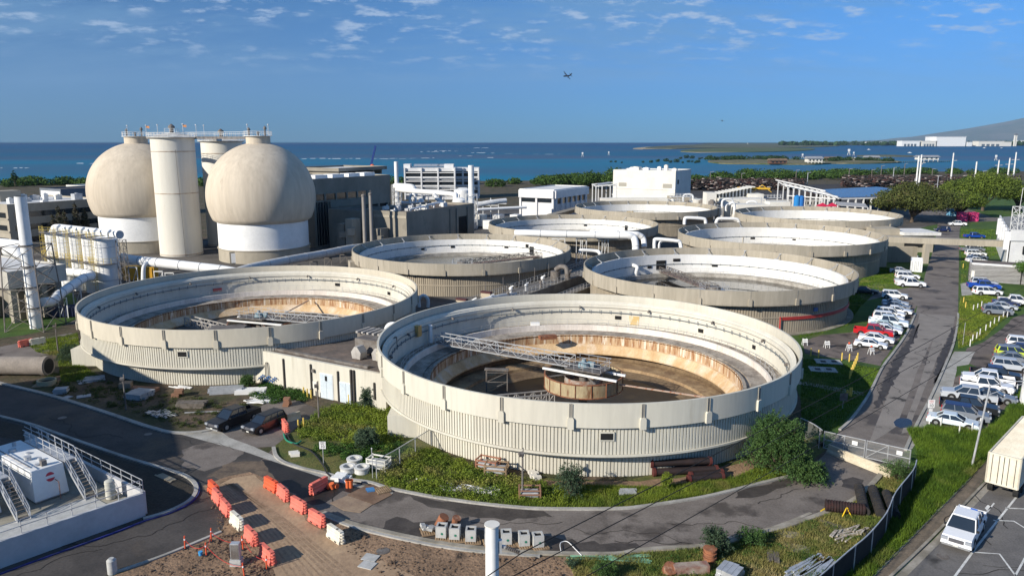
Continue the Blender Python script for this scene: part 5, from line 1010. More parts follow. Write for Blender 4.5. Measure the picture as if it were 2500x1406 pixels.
for i, (x0, x1, y0, y1, lb) in enumerate(((2118, 2157, 347.5, 352, 'long low white shed left end of the far shore'), (2160, 2185, 349, 352, 'small shed right of the long low shed'), (2188, 2218, 347, 351.5, 'white shed in the middle of the far shore'), (2203, 2246, 344.5, 350, 'pale terminal building left of the hangar'), (2252, 2288, 345, 350.5, 'white workshop touching the hangar left side'), (2290, 2330, 347, 352.5, 'low white annex in front of the hangar'), (2362, 2374, 347.5, 351, 'tiny hut right of the hangar'), (2390, 2452, 345.5, 351, 'wide white roofed shed left of the control tower'), (2452, 2470, 347, 351, 'low shed left foot of the control tower'), (2482, 2560, 343.5, 351.5, 'long grey-white terminal at the right edge'))):
    farbox(x0, x1, y0, y1, 60, offwhite if i % 3 else white, 'shed', lb, 'shed', 4 if x1 - x0 > 25 else 0)
Y = 4400; p = at(2479, 350, Y=Y); t = thing('control_tower', 'slim airport control tower on the far shore', 'tower', (p.x, Y, 0)); zt = at(2479, 326, Y=Y).z
MB().bb(p.x - 7, p.x - 2, Y, Y + 9, 0, zt - 10).bb(p.x + 2, p.x + 7, Y, Y + 9, 0, zt - 10).build('shaft', offwhite, t); MB().bb(p.x - 9, p.x + 9, Y - 2, Y + 11, zt - 10, zt - 5).build('cab', bluish, t); MB().bb(p.x - 6, p.x + 6, Y, Y + 9, zt - 5, zt).build('cab_roof', bluish, t)
belt('far_wood', 'dark wooded strip along the far shore', [(1900, 5200), (2300, 5000), (2900, 4900), (3600, 4900), (4200, 5100)], 400, 26, 5000, 26, lf_mang, 2.6)
belt('far_wood', 'thin line of trees at the horizon left of the hangar', [(3000, 7800), (4200, 7600), (5600, 7400)], 300, 26, 2500, 30, lf_mang, 2.0)
# mountain: smooth ridge mesh
mt = []; nx, ny = 90, 26
def ridge(px):
    tb = [(2080, 0), (2120, 12), (2180, 28), (2220, 62), (2260, 80), (2330, 150), (2400, 215), (2500, 330), (2620, 500), (2800, 760), (3100, 900)]
    for (a_, ha), (b2_, hb) in zip(tb[:-1], tb[1:]):
        if a_ <= px <= b2_: return ha + (hb - ha) * (px - a_) / (b2_ - a_)
    return 0
vs = []
for j in range(ny):
    v = j / (ny - 1); Y = 23000 + v * 7000
    for i in range(nx):
        px = 2080 + i * 11.2; x = (px - 1250) / FPX * 28000; hh = ridge(px) * 2.35 * sin(min(1, v * 1.35) * pi / 2) ** 1.3
        hh *= 1 + .07 * sin(i * .9 + j * .35) * (1 - v) + .05 * sin(i * 2.3 - j * .8) * (1 - v); hh = min(hh, 2200); vs.append((x + (v - .7) * 800, Y, hh - 2))
mb = MB().add(vs, [(j * nx + i, j * nx + i + 1, (j + 1) * nx + i + 1, (j + 1) * nx + i) for j in range(ny - 1) for i in range(nx - 1)])
tag(mb.build('mountain', M('mountain_scrub', (.11, .1, .07), (.07, .085, .05), sc=.0008, rough=.95, fine=.25, fsc=.01, c3=(.15, .13, .1), sc3=.0006), smooth=True, edge=80), kind='structure')
# aircraft
def aeroplane(px, py, Y, span, rot, label):
    p = at(px, py, Y=Y); t = proto('aeroplane', 'aeroplane'); k = span / 40.; grey = M('aircraft_grey', (.035, .045, .06))
    MB().tube([(-17 * k, 0, .6 * k), (-15 * k, 0, 1.2 * k), (-8 * k, 0, 0), (8 * k, 0, 0), (12 * k, 0, 0), (14.5 * k, 0, -.6 * k)], [.3 * k, 1.1 * k, 2.2 * k, 2.3 * k, 2.0 * k, .4 * k], 14).build('fuselage', grey, t, smooth=True)
    MB().add([(3.4 * k, 0, 2.2 * k), (-1.6 * k, 0, 2.2 * k), (2.4 * k, 20 * k, 2.7 * k), (-.2 * k, 20 * k, 2.7 * k), (2.4 * k, -20 * k, 2.7 * k), (-.2 * k, -20 * k, 2.7 * k), (1, 0, 3.0 * k)], [(0, 1, 3, 2), (0, 4, 5, 1), (0, 2, 6), (0, 6, 4), (1, 6, 3), (1, 5, 6), (2, 3, 6), (4, 6, 5)]).build('wing', grey, t)
    MB().add([(-13 * k, 0, 2.0 * k), (-16.5 * k, 0, 2.0 * k), (-14.8 * k, 8 * k, 2.3 * k), (-16.6 * k, 8 * k, 2.3 * k), (-14.8 * k, -8 * k, 2.3 * k), (-16.6 * k, -8 * k, 2.3 * k), (-15 * k, 0, 2.6 * k)], [(0, 1, 3, 2), (0, 4, 5, 1), (0, 2, 6), (0, 6, 4), (1, 6, 3), (1, 5, 6), (2, 3, 6), (4, 6, 5)]).build('tailplane', grey, t)
    MB().add([(-10.5 * k, .25, 1.6 * k), (-16.5 * k, .25, 1.6 * k), (-17 * k, .2, 9.5 * k), (-14.4 * k, .2, 9.5 * k), (-10.5 * k, -.25, 1.6 * k), (-16.5 * k, -.25, 1.6 * k), (-17 * k, -.2, 9.5 * k), (-14.4 * k, -.2, 9.5 * k)], [(0, 1, 2, 3), (7, 6, 5, 4), (0, 3, 7, 4), (1, 5, 6, 2), (3, 2, 6, 7)]).build('fin', grey, t)
    for y_ in (-10, -5, 5, 10): MB().tube([(-1 * k, y_ * k, 1.8 * k), (4.5 * k, y_ * k, 1.9 * k), (5.6 * k, y_ * k, 1.9 * k)], [.4 * k, .75 * k, .35 * k], 8).build('engine', grey, t, smooth=True)
    t.location = p; t.rotation_euler = rot; t['label'] = label
aeroplane(1384, 186, 1250, 20, (R(-42), R(6), R(215)), 'dark four engined aeroplane banking in the sky above the tanks')
aeroplane(1763, 296, 2300, 22, (R(-12), R(2), R(262)), 'tiny distant aeroplane low over the horizon')
# ================================================================ middle distance plant edge
b = None
def facade(name, label, px0, px1, pyt, Y, d, wall, floors, bays, roofm=roofw, z0=0, bandh=1.5, cat='building'):
    a = at(px0, pyt, Y=Y); e = at(px1, pyt, Y=Y); t = thing(name, label, cat, (a.x, Y, 0)); zt = a.z
    MB().bb(a.x, e.x, Y, Y + d, z0, zt).build('wall', wall, t); MB().bb(a.x + .4, e.x - .4, Y + .4, Y + d - .4, zt, zt + .05).build('roof', roofm, t)
    w_ = (e.x - a.x) / max(bays, 1)
    for f in range(floors):
        z = zt - 1.6 - f * 4.4
        for k in range(bays):
            o = MB().bb(a.x + k * w_ + .5, a.x + (k + 1) * w_ - .5, Y - .03, Y + .3, z - bandh - 1.2, z).build('window', glassd, t)
            MB().bb(a.x + k * w_ + .4, a.x + (k + 1) * w_ - .4, Y - .9, Y - .7, z - bandh * .6, z - bandh * .6 + .45).build('louvre', wall, o, origin=ORG[o.name])
        MB().bb(a.x - .2, e.x + .2, Y - .9, Y, z - bandh - 2.0, z - bandh - 1.2).build('ledge', wall, t)
    for k in range(bays + 1): MB().bb(a.x + k * w_ - .35, a.x + k * w_ + .35, Y - 1.1, Y, z0, zt + .3).build('pier', wall, t)
    return t, a, e, zt
wwall = M('office_white', (.68, .68, .67), (.6, .6, .6), sc=.3, rough=.8, fine=.05)
t, a, e, zt = facade('white_office', 'white louvred office building near the shore, left wing with roof blocks', 988, 1110, 411, 395, 16, wwall, 3, 3)
for px0, px1 in ((985, 1001), (1084, 1107)): q0 = at(px0, 401, Y=397); q1 = at(px1, 401, Y=397); MB().bb(q0.x, q1.x, 397, 404, zt, q0.z).build('roof_block', wwall, t)
mb = MB()
for px in (1020, 1042, 1062, 1078): q = at(px, 405, Y=400); mb.box((q.x, 402, zt + 1.4), (4.6, 5, .15), rx=.15); mb.bb(q.x - .1, q.x + .1, 401, 401.2, zt, zt + 1.3)
mb.build('solar_rack', galv, t)
facade('white_office', 'right wing of the white louvred office, set back behind the white chimney', 1111, 1168, 411, 404, 16, wwall, 3, 3)
for i, (px, yt, yb, Y, r) in enumerate(((967, 395, 440, 350, .95), (1150, 404, 500, 262, 1.0))):
    q = at(px, yt, Y=Y); t = thing('white_chimney', ['white chimney left of the louvred office', 'tall white chimney with lattice at its foot in front of the louvred office'][i], 'chimney', (q.x, Y, 0)); MB().cone((q.x, Y, 0), (q.x, Y, q.z), r, r, 20).build('shaft', white, t, smooth=True); lattice(MB(), (q.x, Y), 4.0, 0, q.z * (.5 if i == 0 else .55), 4, .09).build('lattice', steelw, t)
# crane boom
q0 = at(903, 415, Y=330); q1 = at(917, 356, Y=330); t = thing('mobile_crane', 'blue telescopic crane boom raised behind the concrete building', 'crane', (q0.x, 330, 0)); MB().beam((q0.x - 4, 330, 3), q1, .8).build('boom', M('crane_blue', (.02, .05, .2)), t); MB().bb(q0.x - 8, q0.x - 1, 328, 332, 1, 4).build('chassis', M('crane_blue', (.02, .05, .2)), t); MB().sphere(at(909, 407, Y=330), 1.1, 8, 6).build('hook_block', M('orange_paint', (.65, .14, .06)), t)
# pipe rack in front of the louvred office
t = thing('pipe_rack', 'tangle of white process pipes and vessels in front of the louvred office', 'pipe rack', (-25, 280, 0))
for k, (pts, r) in enumerate((([P3(970, 462, 300), P3(1000, 466, 296), P3(1100, 474, 290), P3(1112, 480, 288), P3(1112, 505, 286)], 1.0), ([P3(965, 455, 305), P3(1002, 457, 300), P3(1010, 464, 299), P3(1011, 478, 298)], 1.3), ([P3(980, 495, 268), P3(1060, 498, 266), P3(1064, 515, 265)], .5), ([P3(1060, 476, 285), P3(1072, 490, 282), P3(1090, 502, 280)], .8), ([P3(1000, 500, 262), P3(1002, 480, 262), P3(1012, 476, 262), P3(1016, 500, 262)], .45), ([P3(1165, 500, 270), P3(1200, 494, 272), P3(1235, 490, 275)], .9), ([P3(1165, 512, 255), P3(1285, 506, 262)], .5))): MB().tube(cr(pts, 5), r, 12).build('pipe', white if k % 2 == 0 else steelw, t, smooth=True)
for k in range(14):
    x_ = 970 + k * 19; q = at(x_, 505, Y=275 + (k % 3) * 8); mb = MB(); mb.beam((q.x, q.y, 0), (q.x, q.y, random.uniform(6, 10)), .3); mb.beam((q.x - 3, q.y, 7), (q.x + 3, q.y, 7), .3); mb.build('rack_post', steelw, t)
for i, (px, Y, w_, h) in enumerate(((1122, 268, 5, 9.5), (1130, 300, 7, 11), (1028, 285, 2.5, 8), (990, 275, 3, 6))):
    q = at(px, 480, Y=Y); mb = MB().cone((q.x, Y, 0), (q.x, Y, h), w_ / 2, w_ / 2, 18).cone((q.x, Y, h), (q.x, Y, h + .8), w_ / 2, w_ / 5, 18); mb.build('vessel', white, t, smooth=True)
for k in range(6): q = at(1150 + k * 22, 512, Y=262); mb = MB().box((q.x, 262 + (k % 2) * 5, 1.5 + k % 2), (3.5, 3, 3 + (k % 2)), rz=GA); mb.build('skid_unit', [galv, offwhite, steelw][k % 3], t)
mb = MB(); rail(mb, [P3(1100, 466, 292), P3(1160, 466, 292)], 1.2, 1.5, .06); rail(mb, [P3(1000, 480, 280), P3(1090, 486, 276)], 1.2, 1.6, .06); mb.build('handrail', steelw, t)
# low white building with window band
c = at(1353, 466, Y=285); b = Bld('low_office', 'low white office with dark window band beside the far tanks', 'building', (c.x, c.y), 30, 15, c.z, wwall, roofw, parapet=.35)
b.dark(1, 29, c.z - 5.2, c.z - 2.9, 'window_band', glassd, .04); b.lit(.8, 14, c.z - 4.6, c.z - 2.9, 'window_band', glassd, .04)
for k in range(7): b.dark(1 + k * 4.4, 1.8 + k * 4.4, 0, c.z - 2.8, 'pier', wwall, .5)
for v in (0, 7, 14): b.lit(v, v + .8, 0, c.z - 2.8, 'pier', wwall, .5)
b.dark(0, 30, c.z - 2.9, c.z - .02, 'fascia', wwall, .8); b.lit(0, 15, c.z - 2.9, c.z - .02, 'fascia', wwall, .8)
t = MB().beam(P3(1345, 528, 262), P3(1470, 494, 300), 3, 1.2).build('covered_ramp', conc, origin=P3(1345, 528, 262)); tag(t, 'long dark sloping ramp in front of the low white office', 'ramp')
# windowless white block
c = at(1650, 419, Y=352); b = Bld('white_block', 'large windowless cream white block with air units on its roof', 'building', (c.x, c.y), 24, 31, c.z, offwhite, roofw, parapet=.3)
b.lit(1.5, 6, c.z - 7.8, c.z - 5.8, 'opening', M('shade_grey', (.35, .33, .28)), .03); b.lit(24, 28, c.z - 7.6, c.z - 5.8, 'opening', M('shade_grey', (.35, .33, .28)), .03); b.lit(4, 5.6, 0, 3.6, 'door', black, .05)
b.lit(0, 31, c.z - 8.6, c.z - 8.3, 'band', offwhite, .2); b.dark(3, 5, c.z - 6, c.z - 4, 'opening', black, .04)
for k, (u, v, s_, h) in enumerate(((4, 6, 1.6, 2.6), (5, 16, 2.6, 1.2), (4, 21, 4.2, 1.5), (9, 11, 1.6, 1.6), (6, 2.5, 2.2, 1.0), (10, 26, 3, .6))):
    q = b.pt(u, v, c.z); mb = MB().box(q + Vector((0, 0, h / 2 + .1)), (s_, s_, h), rz=GA); mb.cone(q + Vector((0, 0, h + .1)), q + Vector((0, 0, h + .3)), s_ * .3, s_ * .3, 10); mb.build('air_unit', white if k % 2 else offwhite, b.t)
t = thing('frame_canopy', 'white open steel frame left of the windowless block', 'canopy', (at(1455, 470, Y=330).x, 330, 0)); mb = MB()
for px in (1455, 1470, 1490, 1506):
    q = at(px, 455, Y=330); mb.beam((q.x, 330, 0), (q.x, 330, q.z), .4); mb.beam((q.x, 344, 0), (q.x, 344, q.z), .4); mb.beam((q.x, 330, q.z), (q.x, 344, q.z), .4)
q0 = at(1453, 455, Y=330); q1 = at(1508, 450, Y=330); mb.beam(q0, q1, .5); mb.beam(q0 + Vector((0, 14, 0)), q1 + Vector((0, 14, 0)), .5); mb.build('frame', steelw, t); MB().beam(q0 + Vector((2, 9, .3)), q1 + Vector((-2, 9, .3)), 9, .1).build('roof_panel', M('canopy_blue', (.3, .33, .38)), t)
# headworks clutter between the block and the solar roof
hw = thing('headworks', 'cream headworks structure with pipes, gantries and steps behind the far tanks', 'process structure', (70, 290, 0))
for i, (px0, px1, py, Y, d, m_) in enumerate(((1466, 1630, 484, 300, 3, offwhite), (1700, 1740, 488, 300, 6, offwhite), (1726, 1748, 471, 292, 6, offwhite), (1760, 1870, 486, 300, 12, offwhite), (1800, 1880, 500, 285, 8, offwhite), (1640, 1690, 482, 330, 10, conc2), (1880, 1930, 493, 285, 6, offwhite), (1690, 1725, 494, 310, 8, galv), (1830, 1865, 474, 310, 8, offwhite))):
    a = at(px0, py, Y=Y); e = at(px1, py, Y=Y); MB().bb(a.x, e.x, Y, Y + d, 0, a.z).build('block', m_, hw)
for k in range(11):
    a = at(1748 + k * 8.5, 474 - k * 1.6, Y=305 + k); MB().bb(a.x - .3, a.x + .3, a.y, a.y + 6, 0, a.z).bb(a.x - .3, a.x + 1.8, a.y - .2, a.y + 6.2, a.z, a.z + .4).build('gantry_frame', offwhite, hw)
q0 = at(1800, 459, Y=318); q1 = at(1880, 461, Y=318); MB().beam(q0, q1, .5, .7).build('crane_beam', M('gantry_yellow', (.7, .42, .04)), hw); mb = MB(); ap = at(1861, 452, Y=318)
for s_ in (-4, 4): mb.beam(ap, ap + Vector((s_, 0, -3)), .25)
mb.build('crane_frame', M('gantry_yellow', (.7, .42, .04)), hw)
for k in range(70):
    px = random.uniform(1470, 1900); Y = random.uniform(286, 318); q = at(px, 480, Y=Y); h = random.uniform(1.5, 4.5) + (3 if px > 1640 else 1); k_ = k % 5; mb = MB()
    if k_ == 0: mb.tube(cr([(q.x, Y, h - 2), (q.x, Y, h), (q.x + 1, Y, h + .8), (q.x + 3, Y, h + .8), (q.x + 4, Y, h), (q.x + 4, Y, h - 2)], 3), .4, 8)
    elif k_ == 1: mb.cone((q.x, Y, 0), (q.x, Y, h), 1.0, 1.0, 12); mb.cone((q.x, Y, h), (q.x, Y, h + .6), 1.0, .3, 12)
    elif k_ == 2: mb.box((q.x, Y, h / 2), (2.5, 2, h), rz=GA); mb.box((q.x, Y, h + .2), (1.2, 1, .6), rz=GA)
    elif k_ == 3: rail(mb, [(q.x - 4, Y, h), (q.x + 4, Y + 2, h)], 1.2, 1.5, .07); mb.beam((q.x - 4, Y, h - .1), (q.x + 4, Y + 2, h - .1), 1.6, .2)
    else: mb.beam((q.x, Y, 0), (q.x, Y, h + 2), .25); mb.beam((q.x, Y, h + 1), (q.x + 3, Y, h), .2); mb.beam((q.x + 3, Y, 0), (q.x + 3, Y, h), .2)
    mb.build(['bent_pipe', 'vessel', 'machine', 'railed_platform', 'frame'][k_], [white, steelw, offwhite, galv, dgalv][(k * 7) % 5], hw)
# scrap heaps (container chassis) on the quay: uncountable stacks
def scrap(name, label, px0, px1, Y0, Y1, h, n):
    V = []; Fc = []; mi = []
    for i in range(n):
        Y = random.uniform(Y0, Y1); px = random.uniform(px0, px1); x = (px - 1250) / FPX * Y * 1.0; z = random.uniform(.2, h) * (.6 + .4 * sin(px * .06 + Y)); L_ = random.uniform(.8, 3.6); hh = random.uniform(.15, .6); w_ = random.uniform(.3, 1.2)
        o = len(V); V += [(x + a * L_ / 2, Y + b2_ * w_, z + c_ * hh) for c_ in (0, 1) for b2_ in (0, 1) for a in (-1, 1)]
        Fc += [(o + a, o + b2_, o + c_, o + d_) for a, b2_, c_, d_ in ((0, 1, 5, 4), (2, 6, 7, 3), (4, 5, 7, 6), (0, 4, 6, 2), (1, 3, 7, 5))]; mi += [random.choice((0, 0, 0, 0, 1, 1, 0, 2, 3))] * 5
    o = fastmesh(name, V, Fc, [M('scrap_dark', (.03, .024, .022)), M('scrap_red', (.07, .03, .025)), M('scrap_pale', (.3, .26, .24)), M('scrap_brown', (.04, .03, .027))], midx=mi); o['kind'] = 'stuff'; o['label'] = label
scrap('stacked_chassis', 'dark rusty stacks of trailer chassis left of the power poles', 1672, 1960, 470, 500, 6.5, 4200)
scrap('stacked_chassis', 'long rusty bank of stacked chassis on the far quay', 2050, 2480, 500, 540, 6.5, 6500)
scrap('stacked_chassis', 'low reddish rows of chassis behind the solar roof', 1970, 2360, 400, 440, 2.2, 4500)
sheet('quay_yard', [(-230 + 1900, 455), (1900, 452), (2500, 442), (2600, 450), (2500, 480), (2350, 492), (1920, 500), (1670, 478)], .012, M('quay_asphalt', (.04, .036, .034), (.055, .05, .047), sc=.04, rough=.9))
sheet('quay_verge', [(2230, 500), (2320, 470), (2440, 458), (2600, 455), (2700, 560), (2420, 530), (2330, 500)], .02, lawn)
sheet('curved_road', [(2140, 500), (2215, 478), (2300, 462), (2420, 452), (2600, 448), (2600, 452), (2430, 457), (2320, 468), (2260, 480), (2210, 500)], .024, asphalt)
# concrete wall panels, solar roof, framed canopy
t = thing('block_wall', 'pale concrete block wall left of the solar roof', 'wall', (at(1900, 470, Y=350).x, 350, 0)); a = at(1876, 464, Y=350); e = at(2010, 462, Y=350); MB().bb(a.x, e.x, 350, 352, 0, 3.4).build('wall', M('block_grey', (.4, .39, .36), (.3, .29, .27), sc=.6), t); mb = MB()
for k in range(18): mb.bb(a.x + 1 + k * 1.45, a.x + 1.6 + k * 1.45, 349.9, 350.05, 1.2, 2.4)
mb.build('hole_row', black, t)
t = thing('solar_canopy', 'big blue solar panel roof on white columns right of the far tanks', 'canopy', (at(2100, 470, Y=320).x, 320, 0))
top = [at(2004, 463, Y=345), at(2142, 456, Y=362), at(2192, 463, Y=345), at(2165, 479, Y=300), at(2052, 482, Y=294)]
MB().add([tuple(p) for p in top] + [(p.x, p.y, p.z - .35) for p in top], [(0, 1, 2, 3, 4), (9, 8, 7, 6, 5)] + [(i, (i + 1) % 5, 5 + (i + 1) % 5, 5 + i) for i in range(5)]).build('panel_roof', M('solar_blue', (.06, .1, .2), (.05, .085, .17), sc=.3, rough=.25, spec=.7, fine=.05), t)
mb = MB(); mb.beam(top[4] - Z3 * .6, top[3] - Z3 * .6, .5, .6); mb.beam(top[4] - Z3 * .6, top[0] - Z3 * .6, .5, .6)
for k in range(7): q = top[4].lerp(top[3], k / 6); mb.beam((q.x, q.y, 0), q - Z3 * .6, .5)
for k in range(5): q = top[4].lerp(top[0], k / 4); mb.beam((q.x, q.y, 0), q - Z3 * .6, .5)
mb.build('column', steelw, t)
t = thing('frame_canopy', 'sloping white steel frame with louvre beams left of the solar roof', 'canopy', (at(1930, 480, Y=310).x, 310, 0)); mb = MB()
for k in range(9): q = at(1924 + k * 14, 457 + k * 3.2, Y=318 - k * 3); mb.beam((q.x, q.y, 0), q, .45); mb.beam((q.x, q.y + 12, 0), q + Vector((0, 12, 1.5)), .35); mb.beam(q, q + Vector((0, 12, 1.5)), .4)
mb.beam(at(1918, 452, Y=318), at(2046, 481, Y=292), .5, .4); mb.beam(at(1918, 452, Y=318) + Vector((0, 12, 1.5)), at(2046, 481, Y=292) + Vector((0, 12, 1.5)), .5, .4); mb.beam(at(1924, 478, Y=318), at(2040, 486, Y=293), .3, .4); mb.build('frame', steelw, t)
for k, (px, py, Y, c_) in enumerate(((1946, 486, 300, (.02, .2, .5)), (1956, 487, 300, (.02, .15, .45)))): q = at(px, py, Y=Y); o = MB().cone((q.x, Y, q.z - 3), (q.x, Y, q.z + 1), 1.2, 1.2, 14).cone((q.x, Y, q.z + 1), (q.x, Y, q.z + 1.5), 1.2, .4, 14).build('blue_tank', M('tank_blue%d' % k, c_), smooth=True, origin=(q.x, Y, q.z - 3)); tag(o, ['left blue drum tank under the sloping frame', 'right blue drum tank under the sloping frame'][k], 'tank')
p = at(2040, 507); t = thing('lean_to', 'low grey ribbed lean-to roof in front of the solar canopy', 'shelter', (p.x, 290, 0)); a = at(2040, 492, Y=288); e = at(2112, 497, Y=282); MB().add([tuple(a), tuple(e), (e.x - 3, e.y - 9, e.z - .6), (a.x - 3, a.y - 9, a.z - .6), (a.x, a.y, a.z - .2), (e.x, e.y, e.z - .2), (e.x - 3, e.y - 9, e.z - .8), (a.x - 3, a.y - 9, a.z - .8)], [(0, 1, 2, 3), (7, 6, 5, 4), (0, 4, 5, 1), (1, 5, 6, 2), (2, 6, 7, 3), (3, 7, 4, 0)]).build('roof', M('ribbed_grey', (.4, .4, .4), (.3, .3, .3), sc=.8), t); mb = MB()
for q in (a, e): mb.beam((q.x, q.y, 0), (q.x, q.y, q.z - .2), .3); mb.beam((q.x - 3, q.y - 9, 0), (q.x - 3, q.y - 9, q.z - .8), .3)
mb.build('post', steelw, t)
for i, px in enumerate((2008, 2032)):
    q = at(px, 503, Y=284); t = thing('pop_up_tent', ['left crimson canopy tent behind the far right tank', 'right crimson canopy tent behind the far right tank'][i], 'tent', (q.x, 284, 0)); cm = M('crimson', (.5, .015, .06)); z_ = at(px, 497, Y=284).z
    MB().add([(q.x - 1.8, 282, z_ - 1), (q.x + 1.8, 282, z_ - 1), (q.x + 1.8, 286, z_ - 1), (q.x - 1.8, 286, z_ - 1), (q.x, 284, z_ + .3)], [(0, 1, 4), (1, 2, 4), (2, 3, 4), (3, 0, 4)]).build('canopy', cm, t); mb = MB()
    for sx2 in (-1.7, 1.7):
        for sy2 in (-1.9, 1.9): mb.beam((q.x + sx2, 284 + sy2, 0), (q.x + sx2, 284 + sy2, z_ - 1), .12)
    mb.build('leg', steelw, t)
# spreading trees
for i, a in enumerate(((2230, 283, 14.5, 33, lf_tree, 16000, 'broad dark spreading tree behind the far right tank', 22), (2165, 300, 11, 19, lf_tree, 7000, 'smaller spreading tree joined to the left of the broad one', 12), (2400, 330, 16, 34, lf_bright, 15000, 'big bright green tree above the pink panels', 20), (2345, 300, 11, 22, lf_bright, 8000, 'lower bright green tree between the broad dark one and the big bright one', 12), (2485, 335, 12, 24, lf_tree, 6000, 'greyer tree at the right edge behind the white laboratory', 10), (2355, 470, 9, 14, lf_dark, 2500, 'small round tree beside the curved road', 8), (2320, 395, 7, 15, lf_tree, 1800, 'flat topped little tree left of the curved road', 7))):
    p = at(a[0], 500, Y=a[1]); tree('spreading_tree', a[6], p.x, a[1], a[2], a[3], a[4], a[5], .75, .7, .25 if i != 6 else .6, a[7], 'spreading shade trees', flat=.55)
p = at(2495, 700); tree('leafy_tree', 'leafy branch of a tree reaching in at the right edge beside the small white building', p.x + 3.5, p.y, 6.5, 9.5, leafmat('tree_green', (.06, .12, .02), (.045, .09, .02)), 6000, .3, .25, .3, 12)
for i, px in enumerate((130, 145, 158, 186, 208, 240)):
    q = at(px, 540, Y=210 + i * 5); t = thing('cypress', ['leftmost', 'second', 'third', 'fourth', 'fifth', 'rightmost'][i] + ' dark narrow cypress along the office block', 'tree', (q.x, q.y, 0), group='cypresses by the office block'); h = 10 + (i % 2) * 2; V, F_ = leaves([(q.x, q.y, h * f) for f in (.15, .3, .45, .6, .75, .9)], [(1.3, 1.3, h * .12), (1.3, 1.3, h * .12), (1.2, 1.2, h * .12), (1.1, 1.1, h * .12), (.9, .9, h * .1), (.5, .5, h * .1)], 900, .6); fastmesh('crown', V, F_, M('cypress_leaf', (.035, .04, .018), (.06, .045, .025), sc=.5, rnd=.3), t); MB().cone((q.x, q.y, 0), (q.x, q.y, h * .5), .2, .1, 6).build('trunk', bark, t)
# tall pale power poles
pl = [((2243, 381), (2235, 466)), ((2251, 378), (2242, 463)), ((2328.7, 373.7), (2320, 452)), ((2383, 395), (2377, 464)), ((2438, 391), (2433, 446)), ((2465, 386), (2458, 451)), ((2481, 372), (2472, 449))]
for i, (tp, bs) in enumerate(pl):
    b0 = at(*bs); z1 = at(*tp, Y=b0.y).z; t = thing('power_pole', ['leftmost of the pale power poles, close to its twin', 'right hand twin of the left power pole pair', 'lone tall power pole right of the pair', 'shorter power pole by the curved road', 'power pole with low crossarm left of the last two', 'second power pole from the right', 'rightmost and tallest power pole'][i], 'power pole', (b0.x, b0.y, 0), group='pale power poles along the quay road')
    MB().cone((b0.x, b0.y, 0), (b0.x, b0.y, z1), .62, .42, 12).build('shaft', steelw, t, smooth=True); zc = z1 * (.76 if i not in (3,) else .3); MB().beam((b0.x - 2.6 * (i > 3), b0.y, zc), (b0.x + 2.8, b0.y, zc + .2), .25).build('crossarm', steelw, t)
    for dx in ((2.6,) if i < 4 else (-2.4, 2.6)): MB().cone((b0.x + dx, b0.y, zc + .1), (b0.x + dx, b0.y, zc + .9), .14, .1, 6).build('insulator', dgalv, t)
for i, (px, yt, yb) in enumerate(((2231, 437, 466), (2279, 451, 474), (2274, 413, 442), (2397, 418, 457), (2353, 455, 482), (1942, 416, 452), (1970, 422, 458), (2071, 413, 448), (2149, 405, 446), (2180, 410, 440), (1733, 420, 458), (2206, 400, 440), (2287, 430, 470), (1809, 424, 460), (2126, 415, 452))):
    b0 = at(px, yb); z1 = at(px, yt, Y=b0.y).z; t = thing('yard_lamp', 'thin lamp pole on the quay, ' + ['left of the pole pair base', 'short one before the curved road', 'grey one right of the pole pair', 'curved arm one in front of the short pole', 'above the bright tree', 'left of the solar roof', 'second left of the solar roof', 'behind the solar roof left', 'behind the solar roof middle', 'behind the solar roof right', 'right of the windowless block', 'just left of the pole pair', 'by the reddish rows right', 'among the left chassis stacks', 'behind the chassis rows centre'][i], 'lamp pole', (b0.x, b0.y, 0), group='lamp poles on the quay'); r = b0.y * .00045
    MB().cone((b0.x, b0.y, 0), (b0.x, b0.y, z1), r * 1.2, r, 6).build('pole', dgalv if i % 3 else galv, t); MB().beam((b0.x - .2, b0.y, z1), (b0.x + 2.2, b0.y, z1 + .2), .25).build('lamp_arm', galv, t)
# ================================================================ vehicles
rubber = M('tyre_rubber', (.015, .015, .015), rough=.9); rimm = M('wheel_rim', (.45, .46, .47), rough=.35, metal=.6); carglass = M('car_glass', (.02, .03, .045), rough=.06, spec=.8, fine=0)
lampm = M('headlight_lens', (.3, .32, .35), rough=.15, fine=0); tailm = M('tail_lens', (.4, .02, .02), rough=.25, fine=0); trim = M('black_trim', (.02, .02, .022), rough=.6); platem = M('plate', (.6, .6, .55))
def cp(n, c, rough=.28): return M('paint_' + n, c, rough=rough, spec=.6, fine=.03, sc=1, obj=True)
PNT = dict(white=cp('white', (.78, .79, .8)), black=cp('black', (.012, .013, .016)), red=cp('red', (.45, .01, .015)), silver=cp('silver', (.42, .45, .49)), grey=cp('grey', (.17, .19, .22)), blue=cp('blue', (.01, .06, .35)), dblue=cp('dark_blue', (.015, .025, .09)), mint=cp('mint', (.5, .62, .64)), pale=cp('pale_blue', (.6, .68, .73)), yell=cp('yellow_green', (.5, .62, .06)), white2=cp('white_two', (.74, .75, .74)))
